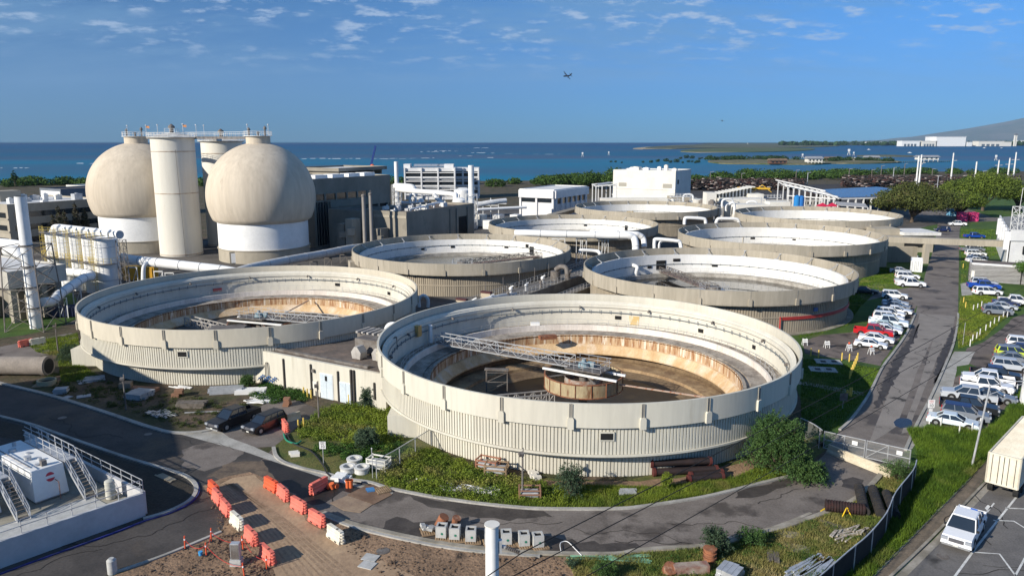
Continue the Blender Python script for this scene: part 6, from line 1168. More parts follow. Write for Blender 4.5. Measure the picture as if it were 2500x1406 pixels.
def car_proto(kind):
    t = proto({'sedan': 'sedan_car', 'suv': 'suv_car', 'pickup': 'pickup_truck'}[kind], 'pickup truck' if kind == 'pickup' else 'car'); P = PNT['white']
    L_, w_, belt, roof, hood = dict(sedan=(4.7, 1.8, .92, 1.44, .86), suv=(4.75, 1.9, 1.08, 1.74, 1.02), pickup=(5.7, 2.0, 1.15, 1.88, 1.1))[kind]; h = L_ / 2
    wr_ = .33 if kind == 'sedan' else .39; ax = h * .62
    if kind == 'sedan': pr = [(-h, .3), (h, .28), (h + .02, .58), (h - .15, .74), (h - 1.25, belt), (-h + 1.05, belt + .04), (-h + .1, .94), (-h - .02, .6)]
    elif kind == 'suv': pr = [(-h, .35), (h, .33), (h + .02, .75), (h - .15, .95), (h - 1.2, belt), (-h + .12, belt + .06), (-h - .02, .7)]
    else: pr = [(-h, .45), (h, .4), (h + .02, .9), (h - .12, 1.05), (h - 1.35, belt), (.2 - h * .1, belt), (-.35 * h, belt - .02), (-.35 * h, .78), (-h + .1, .78), (-h + .1, .78), (-h, .78)]
    y2 = w_ / 2; mb = MB(); n = len(pr)
    vs = [(x, s * y2 * (1 if z < .8 else .94), z) for s in (-1, 1) for x, z in pr]
    mb.add(vs, [tuple(range(n))[::-1], tuple(range(n, 2 * n))] + [(i, (i + 1) % n, n + (i + 1) % n, n + i) for i in range(n)])
    b_ = mb.build('body', P, t, bevel=.05 if kind != 'pickup' else .03)
    if kind == 'pickup':
        mb = MB()
        for s in (-1, 1): mb.bb(-h, -.345 * h, s * y2 * .94 - .05 * s, s * y2 * .94 + .0, .7, belt)
        mb.bb(-h, -h + .07, -y2 * .93, y2 * .93, .6, belt - .02); mb.build('bed_side', P, t); MB().bb(-h + .08, -.36 * h, -y2 * .88, y2 * .88, .782, .80).build('bed_liner', trim, t)
        cx = (-.36 * h, h - 1.3); rx_ = (-.3 * h, h - 2.15)
    elif kind == 'suv': cx = (-h + .1, h - 1.15); rx_ = (-h + .35, h - 1.95)
    else: cx = (-h + .75, h - 1.2); rx_ = (-h + 1.45, h - 2.1)
    yb, yr = y2 * .93, y2 * .74
    def fr(x0, x1, X0, X1, z0, z1, Y0, Y1): return MB().add([(x0, -Y0, z0), (x1, -Y0, z0), (x1, Y0, z0), (x0, Y0, z0), (X0, -Y1, z1), (X1, -Y1, z1), (X1, Y1, z1), (X0, Y1, z1)], [(3, 2, 1, 0), (4, 5, 6, 7), (0, 1, 5, 4), (1, 2, 6, 5), (2, 3, 7, 6), (3, 0, 4, 7)])
    fr(cx[0], cx[1], rx_[0], rx_[1], belt - .04, roof - .05, yb, yr).build('windows', carglass, t)
    fr(rx_[0] - .06, rx_[1] + .1, rx_[0] + .02, rx_[1] - .02, roof - .07, roof, yr + .03, yr - .06).build('roof', P, t, bevel=.03)
    for s in (-1, 1):
        mb = MB(); a0, a1 = Vector((cx[0], s * yb, belt - .02)), Vector((rx_[0], s * yr, roof - .05)); b0, b1 = Vector((cx[1], s * yb, belt - .02)), Vector((rx_[1], s * yr, roof - .05))
        mb.beam(a0, a1, .14 if kind != 'suv' else .2, .05); mb.beam(b0, b1, .07, .05)
        for f in ((.5,) if kind != 'suv' else (.36, .68)): mb.beam(a0.lerp(b0, f), a1.lerp(b1, f), .08, .05)
        mb.build('pillar', P, t)
    for sx in (-1, 1):
        for s in (-1, 1):
            wl = MB().cone((sx * ax, s * (y2 - .2), wr_), (sx * ax, s * (y2 + .015), wr_), wr_, wr_, 18).build('wheel', rubber, t); MB().cone((sx * ax, s * (y2 + .0), wr_), (sx * ax, s * (y2 + .025), wr_), wr_ * .62, wr_ * .55, 10).build('rim', rimm, wl, origin=(0, 0, 0))
            MB().cone((sx * ax, s * (y2 - .3), wr_ + .03), (sx * ax, s * (y2 + .004), wr_ + .03), wr_ + .07, wr_ + .07, 18).build('wheel_arch', trim, t)
    for s in (-1, 1):
        z_ = .62 if kind == 'sedan' else .82
        MB().box((h - .0, s * y2 * .76, z_ + .04), (.2, .4, .22)).build('headlight', lampm, t); MB().box((-h + .01, s * y2 * .78, z_ + .06), (.08, .22, .2 if kind == 'sedan' else .34)).build('taillight', tailm, t); MB().box((cx[1] - .25, s * (yb + .1), belt + .06), (.14, .2, .13)).build('mirror', trim, t)
    MB().box((h + .01, 0, z_ - .02), (.1, y2 * .95, .26)).build('grille', M('grille_grey', (.1, .1, .11), rough=.4), t); MB().box((h + .0, 0, .4), (.12, w_ * .9, .14)).build('bumper', trim if kind != 'pickup' else rimm, t); MB().box((h + .07, 0, .48), (.02, .34, .14)).build('number_plate', platem, t)
    for s in (-1, 1): MB().box((0, s * (y2 - .0), .36), (L_ * .5, .03, .1)).build('sill', trim, t)
    return t
PR = {k: car_proto(k) for k in ('sedan', 'suv', 'pickup')}
def car(kind, px, py, hd, col, label, group=None, roofc=None, sc=None):
    m = PNT[col]; md = dict(body=m, roof=PNT[roofc or col], pillar=m, bed_side=m); p = at(px, py); return put(PR[kind], (p.x, p.y, .02), R(hd), label, group, md, sc or (random.uniform(.94, 1.05), random.uniform(.96, 1.03), random.uniform(.93, 1.05)))
def z4(x, y): return (1800 + x / 3.514, 550 + y / 3.514)
W_ = 'cars parked nose to the road beside the tanks'
for k, x, y, c, lb, hd in (('sedan', 1140, 1048, 'white', 'nearest white sedan of the row beside the tanks, in front of the white barricades', -28), ('sedan', 1188, 1003, 'white', 'white sedan tucked between the nearest white sedan and the red pickup', -28), ('pickup', 1165, 950, 'red', 'bright red pickup in the row beside the tanks', -27), ('sedan', 1272, 925, 'white', 'white sedan directly behind the red pickup', -29), ('sedan', 1270, 895, 'mint', 'pale mint sedan behind the red pickup', -29), ('pickup', 1292, 868, 'pale', 'pale blue old pickup in the row beside the tanks', -28), ('suv', 1290, 828, 'white', 'white estate just beyond the blue pickup', -26), ('suv', 1305, 792, 'white2', 'longer white suv third beyond the blue pickup', -28), ('sedan', 1362, 758, 'white', 'white sedan in front of the dark grey one', -28), ('sedan', 1358, 722, 'grey', 'dark grey car with red tail in the middle of the row', -29), ('sedan', 1350, 690, 'silver', 'silver sedan beyond the dark grey car', -28), ('suv', 1345, 630, 'white', 'white suv alone at the far end of the row with black wheels', -24)): car(k, *z4(x, y), hd, c, lb, W_)
car('sedan', *z4(1090, 585), -25, 'black', 'black sedan in the shade under the dark water tank')
G2 = 'cars on the grass by the white container'
for k, x, y, c, lb, hd in (('pickup', 1480, 530, 'white', 'white pickup with covered bed nearest on the grass by the container', -10), ('sedan', 1448, 500, 'silver', 'silver car behind the covered white pickup', -22), ('suv', 1455, 462, 'white', 'white suv with side windows behind the silver car', -14), ('sedan', 1395, 412, 'silver', 'silver grey car farthest back on the grass', -22)): car(k, *z4(x, y), hd, c, lb, G2)
for k, x, y, c, lb, hd in (('suv', 1240, 255, 'silver', 'half shaded car at the left under the footbridge tank'), ('pickup', 1340, 275, 'white', 'white crew pickup in the shade left of the container'), ('suv', 1452, 285, 'white', 'white van nose behind the container'),) if False else (('suv', 1240, 255, 'silver', 'half shaded car at the left under the footbridge tank', -8), ('pickup', 1340, 275, 'white', 'white crew pickup in the shade left of the container', 170), ('suv', 1452, 285, 'white', 'white car just left of the container', -10)): car(k, *z4(x, y), hd, c, lb)
G3 = 'cars parked along the far side of the road'
for k, x, y, c, lb, hd in (('suv', 2110, 520, 'silver', 'silver suv behind the blue car near the small white building', -20), ('pickup', 2110, 548, 'blue', 'deep blue pickup between the silver and the white suv', -20), ('suv', 2140, 600, 'white', 'white suv with black wheels on the grass right of the road', -8), ('pickup', 2030, 112, 'blue', 'bright blue pickup just beyond the footbridge', -5), ('suv', 2025, 190, 'white', 'white car first below the footbridge', 170), ('pickup', 2010, 228, 'grey', 'grey van-like pickup below the footbridge', -6), ('suv', 2040, 265, 'white2', 'white suv below the grey pickup', -15), ('sedan', 2055, 292, 'white', 'white sedan second below the grey pickup', -15), ('sedan', 2045, 320, 'white', 'white sedan nearest the small white building', -12)): car(k, *z4(x, y), hd, c, lb, G3)
G4 = 'cars in the gravel lot at the right'
for k, x, y, c, lb, hd in (('pickup', 2380, 680, 'white', 'white pickup at the top of the gravel lot', -30), ('sedan', 2300, 690, 'dblue', 'dark blue car left of the white pickup in the gravel lot', -30), ('sedan', 2270, 722, 'silver', 'silver blue car between the dark blue and the grey one', -30), ('suv', 2225, 768, 'grey', 'grey suv nearest the white posts', -22)): car(k, *z4(x, y), hd, c, lb, G4)
def z5(x, y): return (2050 + x / 4.687, 800 + y / 4.687)
for k, x, y, c, lb, hd, rc in (('suv', 2110, 235, 'white', 'white car cut by the frame at the right of the gravel lot', -28, None), ('sedan', 2100, 285, 'dblue', 'dark blue car cut by the frame above the yellow one', -28, None), ('suv', 2000, 350, 'yell', 'yellow green car with dark hood cover', -22, 'grey'), ('sedan', 1990, 400, 'grey', 'dark two tone car below the yellow green one', -25, None), ('suv', 1960, 490, 'silver', 'pale silver suv behind the white column', -26, None), ('pickup', 1770, 595, 'black', 'long black pickup with covered bed', -30, 'dblue'), ('pickup', 1690, 650, 'white', 'white pickup with open dark bed behind the blue covered one', 150, None), ('pickup', 1670, 725, 'white', 'white pickup with dark blue bed cover', -30, None), ('sedan', 1740, 840, 'grey', 'dark grey sedan squeezed behind the silver pickup', -30, 'black'), ('pickup', 1470, 830, 'silver', 'silver crew pickup facing left in the gravel lot', 152, None), ('pickup', 1465, 965, 'black', 'black pickup with open bed facing right', -30, None), ('suv', 1430, 1050, 'grey', 'grey estate behind the pale sedan', -32, 'dblue'), ('sedan', 1290, 1120, 'pale', 'pale blue-white old sedan nearest the grass bank', -34, None)): car(k, *z5(x, y), hd, c, lb, G4, rc)
car('suv', 648, 1046, -120, 'black', 'dark suv parked beside the orange barrier in front of the low building', None, 'black'); car('pickup', 573, 1035, -120, 'black', 'black pickup parked left of the dark suv')
wt = car('pickup', 2352, 1308, -131, 'white', 'white pickup driving toward the viewer on the striped street', None, None, 1.04)
o = bpy.data.objects.new('blue_drum', None)
bd = MB().box((-1.6, .25, 1.15), (.35, .45, .9), ry=.3).build('blue_tarp', M('tarp_blue', (.02, .12, .5)), None); bd.parent = wt
car('pickup', 2337, 552, 165, 'white', 'white pickup with red bed stripe near the pink panels'); car('suv', 2300, 566, 175, 'dblue', 'dark blue car in shade left of the white pickup with red stripe')
# shipping containers
def container(name, label, px, py, L_, hd, m, wdt=2.44, h=2.6, z=0.0, cat='shipping container', group=None, P=None):
    p = P or at(px, py, z=z); t = thing(name, label, cat, (p.x, p.y, z), group=group); m3 = Matrix.Rotation(hd, 3, 'Z'); o_ = Vector((p.x, p.y, z)); mb = MB(); w2 = wdt / 2
    n = int(L_ / .28); pr = []
    for k in range(n):
        for f, d in ((0, 0), (.3, 0), (.5, .05), (.8, .05)): pr.append((.1 + (L_ - .2) * (k + f) / n, d))
    for s in (-1, 1):
        vs = [o_ + m3 @ Vector((x, s * (w2 - .02 - d), z_)) for z_ in (.12, h - .1) for x, d in pr]; q = len(pr); mb.add(vs, [(i, i + 1, q + i + 1, q + i) for i in range(q - 1)])
        vs = [o_ + m3 @ Vector((x, s * w2, z_)) for z_ in (0, 1) for x in (0, 1)]
    mb.add([o_ + m3 @ Vector((x, y, h - .06 - d)) for y in (-w2 + .05, w2 - .05) for x, d in pr], [(i, i + 1, len(pr) + i + 1, len(pr) + i) for i in range(len(pr) - 1)])
    mb.build('corrugated_shell', m, t); fb = MB(); C4 = [(x, s * (w2 - .05), z_) for x in (.05, L_ - .05) for s in (-1, 1) for z_ in (.06, h - .05)]
    for a in C4:
        for b_ in C4:
            if a < b_ and sum(abs(a[i] - b_[i]) > .01 for i in range(3)) == 1: fb.beam(o_ + m3 @ Vector(a), o_ + m3 @ Vector(b_), .12)
    fb.build('frame', m, t)
    for s in (-1, 1):
        d = MB().box(o_ + m3 @ Vector((.06, s * (w2 - .08) / 2, h / 2)), (.06, w2 - .14, h - .24), rz=hd).build('door', m, t)
        mb = MB()
        for k in (-1, 1): q = o_ + m3 @ Vector((.0, s * w2 / 2 + k * .25, 0)); mb.beam(q + Vector((0, 0, .15)), q + Vector((0, 0, h - .12)), .04)
        mb.build('lock_rod', dgalv, d, origin=ORG[d.name])
    MB().box(o_ + m3 @ Vector((L_ - .06, 0, h / 2)), (.06, wdt - .2, h - .2), rz=hd).build('end_wall', m, t); return t
creamc = M('container_cream', (.68, .64, .52), (.6, .54, .42), sc=.5, rough=.6, fine=.08, c3=(.4, .25, .12), sc3=1.3, lo3=.68, hi3=.8)
t = container('trailer_container', 'cream shipping container on a trailer parked along the striped street', 0, 0, 12.2, R(45), creamc, z=1.1, P=at(2444, 1186, z=1.1), h=2.75)
m3 = Matrix.Rotation(R(45), 3, 'Z'); o_ = Vector(ORG[t.name]); MB().beam(o_ + m3 @ Vector((.2, 0, -.12)), o_ + m3 @ Vector((12, 0, -.12)), 1.1, .2).build('trailer_frame', trim, t)
for x in (1.2, 2.5, 10.5):
    for s in (-1, 1): a = o_ + m3 @ Vector((x, s * .75, -.6)); b_ = o_ + m3 @ Vector((x, s * 1.15, -.6)); MB().cone(a, b_, .48, .48, 16).build('wheel', rubber, t)
container('container', 'white shipping container standing on the grass left of the road', 2219, 662, 6.0, R(62), M('container_white', (.74, .75, .75), (.66, .67, .67), sc=.6, rough=.6), P=at(2236, 664))
pk = M('pink_panel', (.68, .05, .2), (.6, .04, .17), sc=.4, rough=.6, c3=(.2, .03, .08), sc3=1.2, lo3=.62, hi3=.68)
for i, px in enumerate((2352, 2379)): container('pink_container', ['left pink box container under the bright tree', 'right pink box container under the bright tree'][i], 0, 0, 3.5, R(80), pk, 2.7, 3.3, P=at(px, 541), group='pink box containers')
container('blue_container', 'light blue wrapped box left of the pink containers', 0, 0, 4, R(80), M('sky_blue_box', (.08, .35, .6), (.3, .5, .6), sc=1.5), 2.6, 2.6, P=at(2328, 528))
# right hand buildings
c = at(2468, 566, Y=176); b = Bld('laboratory', 'white laboratory with flat grey roof and aerial mast at the right edge', 'building', (c.x, c.y), 46, 0.3, c.z, wwall, None)
cc = b.c; pl_ = [(cc.x, cc.y), (cc.x + 60, cc.y - 8), (cc.x + 70, cc.y + 20), (cc.x + 60, cc.y + 60), (cc.x + 23, cc.y + 39.8)]
MB().prism([(x + .3, y) for x, y in pl_], 0, c.z - .6).build('wall', wwall, b.t); MB().prism([(x + .3, y) for x, y in pl_], c.z - .59, c.z - .5).build('roof', M('grey_felt', (.25, .25, .24), (.2, .2, .19), sc=.5), b.t)
MB().beam((cc.x, cc.y - .1, c.z - .8), (cc.x + 60, cc.y - 8.1, c.z - .8), .4, 2.6).build('fascia', wwall, b.t)
MB().beam((cc.x + 3, cc.y - .5, c.z - 4.3), (cc.x + 60, cc.y - 8.1, c.z - 4.3), .4, 1.9).build('window_band', glassd, b.t)
for k in range(5): q = cc + U * (2 + k * 8.5); MB().box((q.x - .6, q.y, c.z - 2.2), (1.6, 1.2, 4.4), rz=GA).build('wall_fin', wwall, b.t)
q = at(2490, 545, Y=180); mb = MB(); lattice(mb, (q.x, 180), 2.6, c.z - .5, c.z + 5.5, 3, .07); mb.build('aerial_mast', steelw, b.t); MB().sphere((q.x + 1.6, 178, c.z + 2), 1.3, 14, 10, (1, .4, 1)).build('dish', white, b.t, smooth=True); MB().rod((q.x - .5, 180, c.z + 5), (q.x - .3, 180, c.z + 10), .06).build('aerial', steelw, b.t)
p0 = at(2394, 684); b = Bld('small_block', 'small plain white flat building beside the right lawn', 'building', (at(2484, 692).x + 8, at(2484, 692).y - 6), .3, 19, 4.0, wwall, None); MB().prism([(b.pt(0, 19, 0).x, b.pt(0, 19, 0).y), (b.c.x, b.c.y), (b.c.x + 4, b.c.y + 7), (b.pt(8, 19, 0).x, b.pt(8, 19, 0).y)], 0, 3.6).build('roof', roofd, b.t)
b.slab(0, 8, 18.7, 19, 0, 4, 'wall', wwall); b.lit(9.4, 9.6, 0, 3.9, 'downpipe', trim, .1); b.lit(18.0, 18.6, 0, 2.2, 'door', offwhite, .06)
# footbridge and stair block
t = thing('footbridge', 'tan concrete footbridge spanning from the tank over the road', 'footbridge', (105, 188, 0)); a = at(2158, 584, Y=190); e = at(2452, 596, Y=181)
MB().beam((a.x, a.y, 5.65), (e.x, e.y, 5.65), 2.4, 1.45).build('girder', beige, t); mb = MB()
for k in range(8): q = a.lerp(e, (k + .5) / 8); mb.box((q.x, q.y - 1.2, 5.65), (.08, .06, 1.5))
mb.build('panel_joint', M('joint_grey', (.3, .28, .24)), t)
for px in (2262, 2318): q = at(px, 600, Y=186); MB().box((q.x, 186, 2.45), (1.2, 1.2, 4.9)).build('pillar', beige, t) if px < 2300 else None
q0 = at(2164, 600, Y=189); q1 = at(2246, 600, Y=187); mb = MB(); n = 40
for k in range(n): x0 = q0.x + (q1.x - q0.x) * k / n; mb.bb(x0, x0 + (q1.x - q0.x) / n * .6, 187.7, 188, 0, 3.9)
mb.build('ribbed_screen', beige, t); MB().bb(q0.x, q1.x, 188, 188.4, 0, 4.0).build('screen_wall', beige, t)
q = at(2238, 560, Y=205); t = thing('stair_block', 'cream stair and entrance block behind the footbridge', 'building', (q.x, 205, 0)); MB().bb(q.x - 11, q.x + 5, 205, 214, 0, 4.8).build('wall', beige, t); MB().bb(q.x - 4, q.x + 6, 203.5, 214, 4.8, 5.6).build('roof', roofw, t); MB().bb(q.x - 3, q.x + 3.5, 204.8, 205.1, 1.5, 4.2).build('opening', black, t); MB().bb(q.x - 11, q.x - 4, 206, 213, 4.8, 6.4).build('upper_wall', conc2, t)
# ================================================================ foreground works
def dirpx(a, b_): p = at(*a); q = at(*b_); return atan2(q.y - p.y, q.x - p.x), (p + q) / 2
om = M('barrier_orange', (.75, .11, .04), (.68, .1, .045), sc=1.2, rough=.55, obj=True); om2 = M('barrier_faded', (.72, .18, .13), (.66, .15, .11), sc=1.5, rough=.65, obj=True); wm_ = M('barrier_white', (.7, .66, .56), (.6, .55, .44), sc=1.5, rough=.65, obj=True)
bp_ = proto('water_barrier', 'barrier'); mb = MB(); L2 = .92
prof = [(-.3, 0), (.3, 0), (.3, .22), (.22, .34), (.2, .5), (.24, .55), (.18, .64), (.17, 1.0), (-.17, 1.0), (-.18, .64), (-.24, .55), (-.2, .5), (-.22, .34), (-.3, .22)]
mb.ext(prof, (0, 0, 0), (0, 1, 0), Z3, (1, 0, 0), -L2, L2)
for s in (-1, 1):
    for z_ in (.12, .36, .6, .84): mb.cone((s * (L2 + .05), 0, z_ - .07), (s * (L2 + .05), 0, z_ + .07), .15, .15, 10)
mb.build('shell', om, bp_, bevel=.02); MB().cone((.3, 0, .99), (.3, 0, 1.015), .1, .1, 12).build('filler_hole', black, bp_)
for x_ in (-.42, .42): MB().bb(x_ - .14, x_ + .14, -.31, .31, .05, .16).build('fork_pocket', trim, bp_)
for a, e, m_, lb in (((516, 1198), (530, 1212), om, 'farthest bright orange barrier in the left row on the dirt track'), ((525, 1217), (540, 1234), om2, 'second faded barrier of the left row'), ((545, 1243), (561, 1261), om2, 'third barrier of the left row, left of the white one'), ((569, 1275), (590, 1294), wm_, 'white barrier in the left row with an orange cone top'), ((603, 1310), (626, 1333), om2, 'barrier below the white one in the left row'), ((640, 1354), (668, 1380), om2, 'nearest barrier of the left row'), ((655, 1190), (672, 1200), om, 'farthest barrier of the right row'), ((683, 1207), (702, 1224), om2, 'second barrier of the right row with pinkish sides'), ((714, 1236), (747, 1255), om2, 'long third barrier of the right row'), ((758, 1268), (792, 1288), om2, 'fourth barrier of the right row before the white one'), ((802, 1305), (838, 1330), wm_, 'white barrier at the near end of the right row'), ((762, 1207), (795, 1189), om2, 'lone barrier turned across the wet road'), ((690, 1040), (704, 1060), om2, 'barrier beside the dark suv'), ((50, 848), (78, 842), om2, 'red barrier on the access road at the far left'), ((84, 843), (102, 840), wm_, 'white barrier right of the red one at the far left')):
    rz, mid = dirpx(a, e); put(bp_, (mid.x, mid.y, .03), rz, lb, 'water filled road barriers', dict(shell=m_))
# pallets and concrete junction blocks
wood = M('pallet_wood', (.36, .25, .15), (.25, .17, .1), sc=2, rough=.9, obj=True); pt_ = proto('pallet', 'pallet'); mb = MB()
for k in range(7): mb.box((-.55 + k * .185, 0, .13), (.12, 1.2, .02))
for y_ in (-.55, 0, .55): mb.box((0, y_, .07), (1.2, .09, .1))
mb.build('slats', wood, pt_)
blk = proto('concrete_block', 'junction box'); cb = M('cast_concrete', (.46, .46, .44), (.38, .38, .36), sc=2, rough=.85, obj=True, fine=.1)
MB().prism([(-.4, -.4), (.4, -.4), (.4, .4), (-.4, .4)], 0, .78).build('body', cb, blk); mb = MB()
for a_ in range(4): m_ = Matrix.Rotation(a_ * pi / 2, 3, 'Z'); mb.box(m_ @ Vector((0, .33, .84)), (.8 if a_ % 2 == 0 else .14, .14 if a_ % 2 == 0 else .52, .12))
mb.build('rim', cb, blk); MB().bb(-.26, .26, -.26, .26, .785, .79).build('opening', black, blk); MB().cone((.1, -.4, .35), (.1, -.412, .35), .1, .1, 12).build('green_plug', M('green_plug', (.02, .16, .1)), blk)
for i, (px, py, ps) in enumerate(((1079, 1311, 1), (1111, 1315, 1), (1150, 1320, 1), (1196, 1326, 1), (1236, 1327, 1), (1279, 1331, 1), (1313, 1334, 1))):
    p = at(px, py); r_ = R(-8 + i * 3); nm = ['leftmost', 'second', 'third', 'middle, half behind the white pole', 'third from the right', 'second from the right', 'rightmost'][i]
    put(pt_, (p.x + .1, p.y - .1, .02), r_ + .2, 'wooden pallet under the %s concrete box' % nm, 'pallets under the concrete boxes'); put(blk, (p.x, p.y, .165), r_, 'pale concrete box on a pallet, %s' % nm, 'row of concrete boxes on the road')
for px, py, rz, lb in ((1046, 1300, .3, 'empty wooden pallet with a stone heap left of the concrete boxes'), (934, 1199, .5, 'pale pallet lying on the steel plate by the kerb')): p = at(px, py); put(pt_, (p.x, p.y, .05), rz, lb)
p = at(1046, 1299); mb = MB()
for k in range(7): mb.box((p.x + random.uniform(-.5, .5), p.y + random.uniform(-.4, .4), .35 + random.random() * .25), (.5, .35, .22), rz=random.random() * 3, rx=.2)
tag(mb.build('stone_heap', cb, origin=(p.x, p.y, .16)), 'heap of broken slabs on the leftmost pallet', 'stones')
# steel plates, rings, orange cones
pm = M('steel_plate', (.2, .13, .085), (.14, .085, .055), sc=.6, rough=.8, fine=.15); pm2 = M('plywood', (.3, .22, .15), (.24, .17, .12), sc=.6, rough=.85)
for pts, m_, lb in ((((806, 1228), (848, 1210), (910, 1232), (880, 1252), (838, 1246)), pm2, 'pale brown road plate'), (((848, 1208), (905, 1180), (958, 1208), (912, 1232)), pm, 'dark rusty road plate beside the pale one')):
    P = [g(*q) for q in pts]; o = MB().prism(P, .03, .06).build('road_plate', m_, origin=(P[0][0], P[0][1], .03)); tag(o, lb, 'road plate')
rg = proto('concrete_ring', 'concrete ring'); MB().lathe([(.52, 0), (.52, .42), (.34, .42), (.34, 0)], (0, 0), 32, closed=True).build('ring', M('ring_concrete', (.62, .62, .6), (.52, .52, .5), sc=2, obj=True), rg, smooth=True); MB().lathe([(.525, .3), (.56, .32), (.56, .4), (.525, .42)], (0, 0), 32).build('lip', cb, rg)
for px, py, lb in ((866, 1131, 'upper white concrete ring of the three'), (850, 1151, 'left white concrete ring of the three'), (884, 1152, 'right white concrete ring of the three')): p = at(px, py); put(rg, (p.x, p.y, .02), 0, lb, 'three concrete rings', sc=1.35)
de = proto('delineator', 'traffic post'); MB().cone((0, 0, .05), (0, 0, 1.1), .055, .05, 10).build('post', om, de); MB().cone((0, 0, 0), (0, 0, .07), .2, .17, 10).build('base', trim, de); MB().cone((0, 0, .75), (0, 0, .87), .062, .062, 10).build('reflector', white, de)
dl = [(452, 1340, 'left'), (516, 1322, 'middle rear'), (504, 1356, 'middle front'), (594, 1342, 'right of the tape'), (651, 1390, 'in front of the nearest left barrier'), (597, 1408, 'at the bottom edge')]
for k, (px, py, lb) in enumerate(dl): p = at(px, py); put(de, (p.x, p.y, .02), 0, 'orange delineator post, ' + lb, 'orange delineator posts', rot=(R(random.uniform(-7, 7)), R(random.uniform(-9, 9)), 0))
mb = MB(); P = [at(px, py) + Vector((0, 0, .85)) for px, py, _ in dl]
for a, b_ in ((0, 2), (2, 1), (2, 5), (3, 1), (3, 4)):
    q = [P[a].lerp(P[b_], i / 8) - Vector((0, 0, .5 * (1 - (i / 4 - 1) ** 2))) for i in range(9)]; mb.tube(q, .018, 4)
tag(mb.build('barrier_tape', M('red_tape', (.55, .05, .04)), origin=P[0]), 'red tape strung between the orange posts', 'tape')
p = at(578, 1378); t = thing('utility_cabinet', 'grey metal cabinet on a concrete foot in the dirt', 'cabinet', (p.x, p.y, 0)); MB().bb(p.x - .4, p.x + .4, p.y - .3, p.y + .3, 0, .5).build('foot', cb, t); MB().bb(p.x - .32, p.x + .32, p.y - .22, p.y + .22, .5, 1.75).build('box', galv, t, bevel=.01); MB().bb(p.x - .28, p.x + .28, p.y - .235, p.y - .22, .56, 1.68).build('door', dgalv, t)
p = at(490, 1356); tag(MB().cone((p.x, p.y, .05), (p.x, p.y, .35), .13, .16, 14).build('bucket', M('bucket_blue', (.05, .3, .6)), origin=(p.x, p.y, 0)), 'small light blue bucket on the dirt', 'bucket')
for px, py, lb in ((849, 1190, 'left orange pipe fitting by the kerb'), (857, 1190, 'right orange pipe fitting by the kerb')): p = at(px, py); mb = MB().cone((p.x, p.y, .02), (p.x, p.y, .75), .17, .17, 12).cone((p.x, p.y, .62), (p.x, p.y, .75), .22, .22, 12); tag(mb.build('pipe_fitting', M('fitting_orange', (.6, .13, .04)), origin=(p.x, p.y, 0)), lb, 'pipe fitting')
p = at(813, 1194); mb = MB(); mb.tube(cr([(p.x - .5, p.y, .2), (p.x, p.y + .2, .25), (p.x + .4, p.y, .3)], 4), .22, 10); mb.cone((p.x, p.y, .1), (p.x - .1, p.y - .1, .6), .2, .24, 12); tag(mb.build('pipe_elbow', M('fitting_orange', (.6, .13, .04)), origin=(p.x, p.y, 0)), 'orange pipe tee lying on the wet road', 'pipe fitting')
# bulky white pole near the viewer with cables
x_, y_, z_ = -.75, 26.0, 15.95; t = thing('near_pole', 'thick white steel pole rising at the bottom centre', 'pole', (x_, y_, 0))
MB().cone((x_, y_, 0), (x_, y_, z_ - .05), .33, .245, 32).build('shaft', white, t, smooth=True); MB().cone((x_, y_, z_ - .05), (x_, y_, z_), .29, .29, 32).build('cap', offwhite, t); mb = MB().box((x_ + .3, y_, z_ - .9), (.14, .2, .5)).beam((x_ + .3, y_, z_ - .9), (x_ + .55, y_, z_ - .95), .1).build('bracket', galv, t)
mb = MB()
for k in range(8): mb.cone((x_ + .5 + k * .07, y_ - .02, z_ - .93 - k * .03), (x_ + .54 + k * .07, y_ - .02, z_ - .95 - k * .03), .08, .08, 10)
mb.build('insulator', dgalv, t); MB().box((x_ + .3, y_, z_ - 2.4), (.14, .2, .4)).build('bracket', galv, t)
wr2 = M('cable_black', (.02, .02, .02)); ends = [(150, 185, 12), (150, 183, 9.5), (150, 181, 7)]; sts = [(x_ + 1.1, y_, z_ - 1.2), (x_ + .35, y_, z_ - 2.4), (x_ + .3, y_, z_ - 4.2)]
for i, (a, e) in enumerate(zip(sts, ends)):
    P = [Vector(a).lerp(Vector(e), k / 24) - Vector((0, 0, 2.2 * (1 - (k / 12 - 1) ** 2))) for k in range(25)]; tag(MB().tube(P, .022, 4).build('power_cable', wr2, origin=a), ['upper', 'middle', 'lower'][i] + ' black cable running from the white pole to the upper right', 'cable', 'cables from the white pole')
P = [Vector((x_ + 1.1, y_, z_ - 1.2)).lerp(Vector((-9, 14, 15)), k / 8) for k in range(9)]; tag(MB().tube(P, .02, 4).build('power_cable', wr2, origin=P[0]), 'cable running from the pole toward the bottom left', 'cable')
p = at(275, 1398); mb = MB().cone((p.x, p.y, 0), (p.x, p.y, 1.0), .32, .32, 20).cone((p.x, p.y, 1), (p.x, p.y, 1.15), .32, .18, 20); tag(mb.build('round_post', cb, smooth=True, origin=(p.x, p.y, 0)), 'short grey round post by the kerb at the bottom left', 'post')
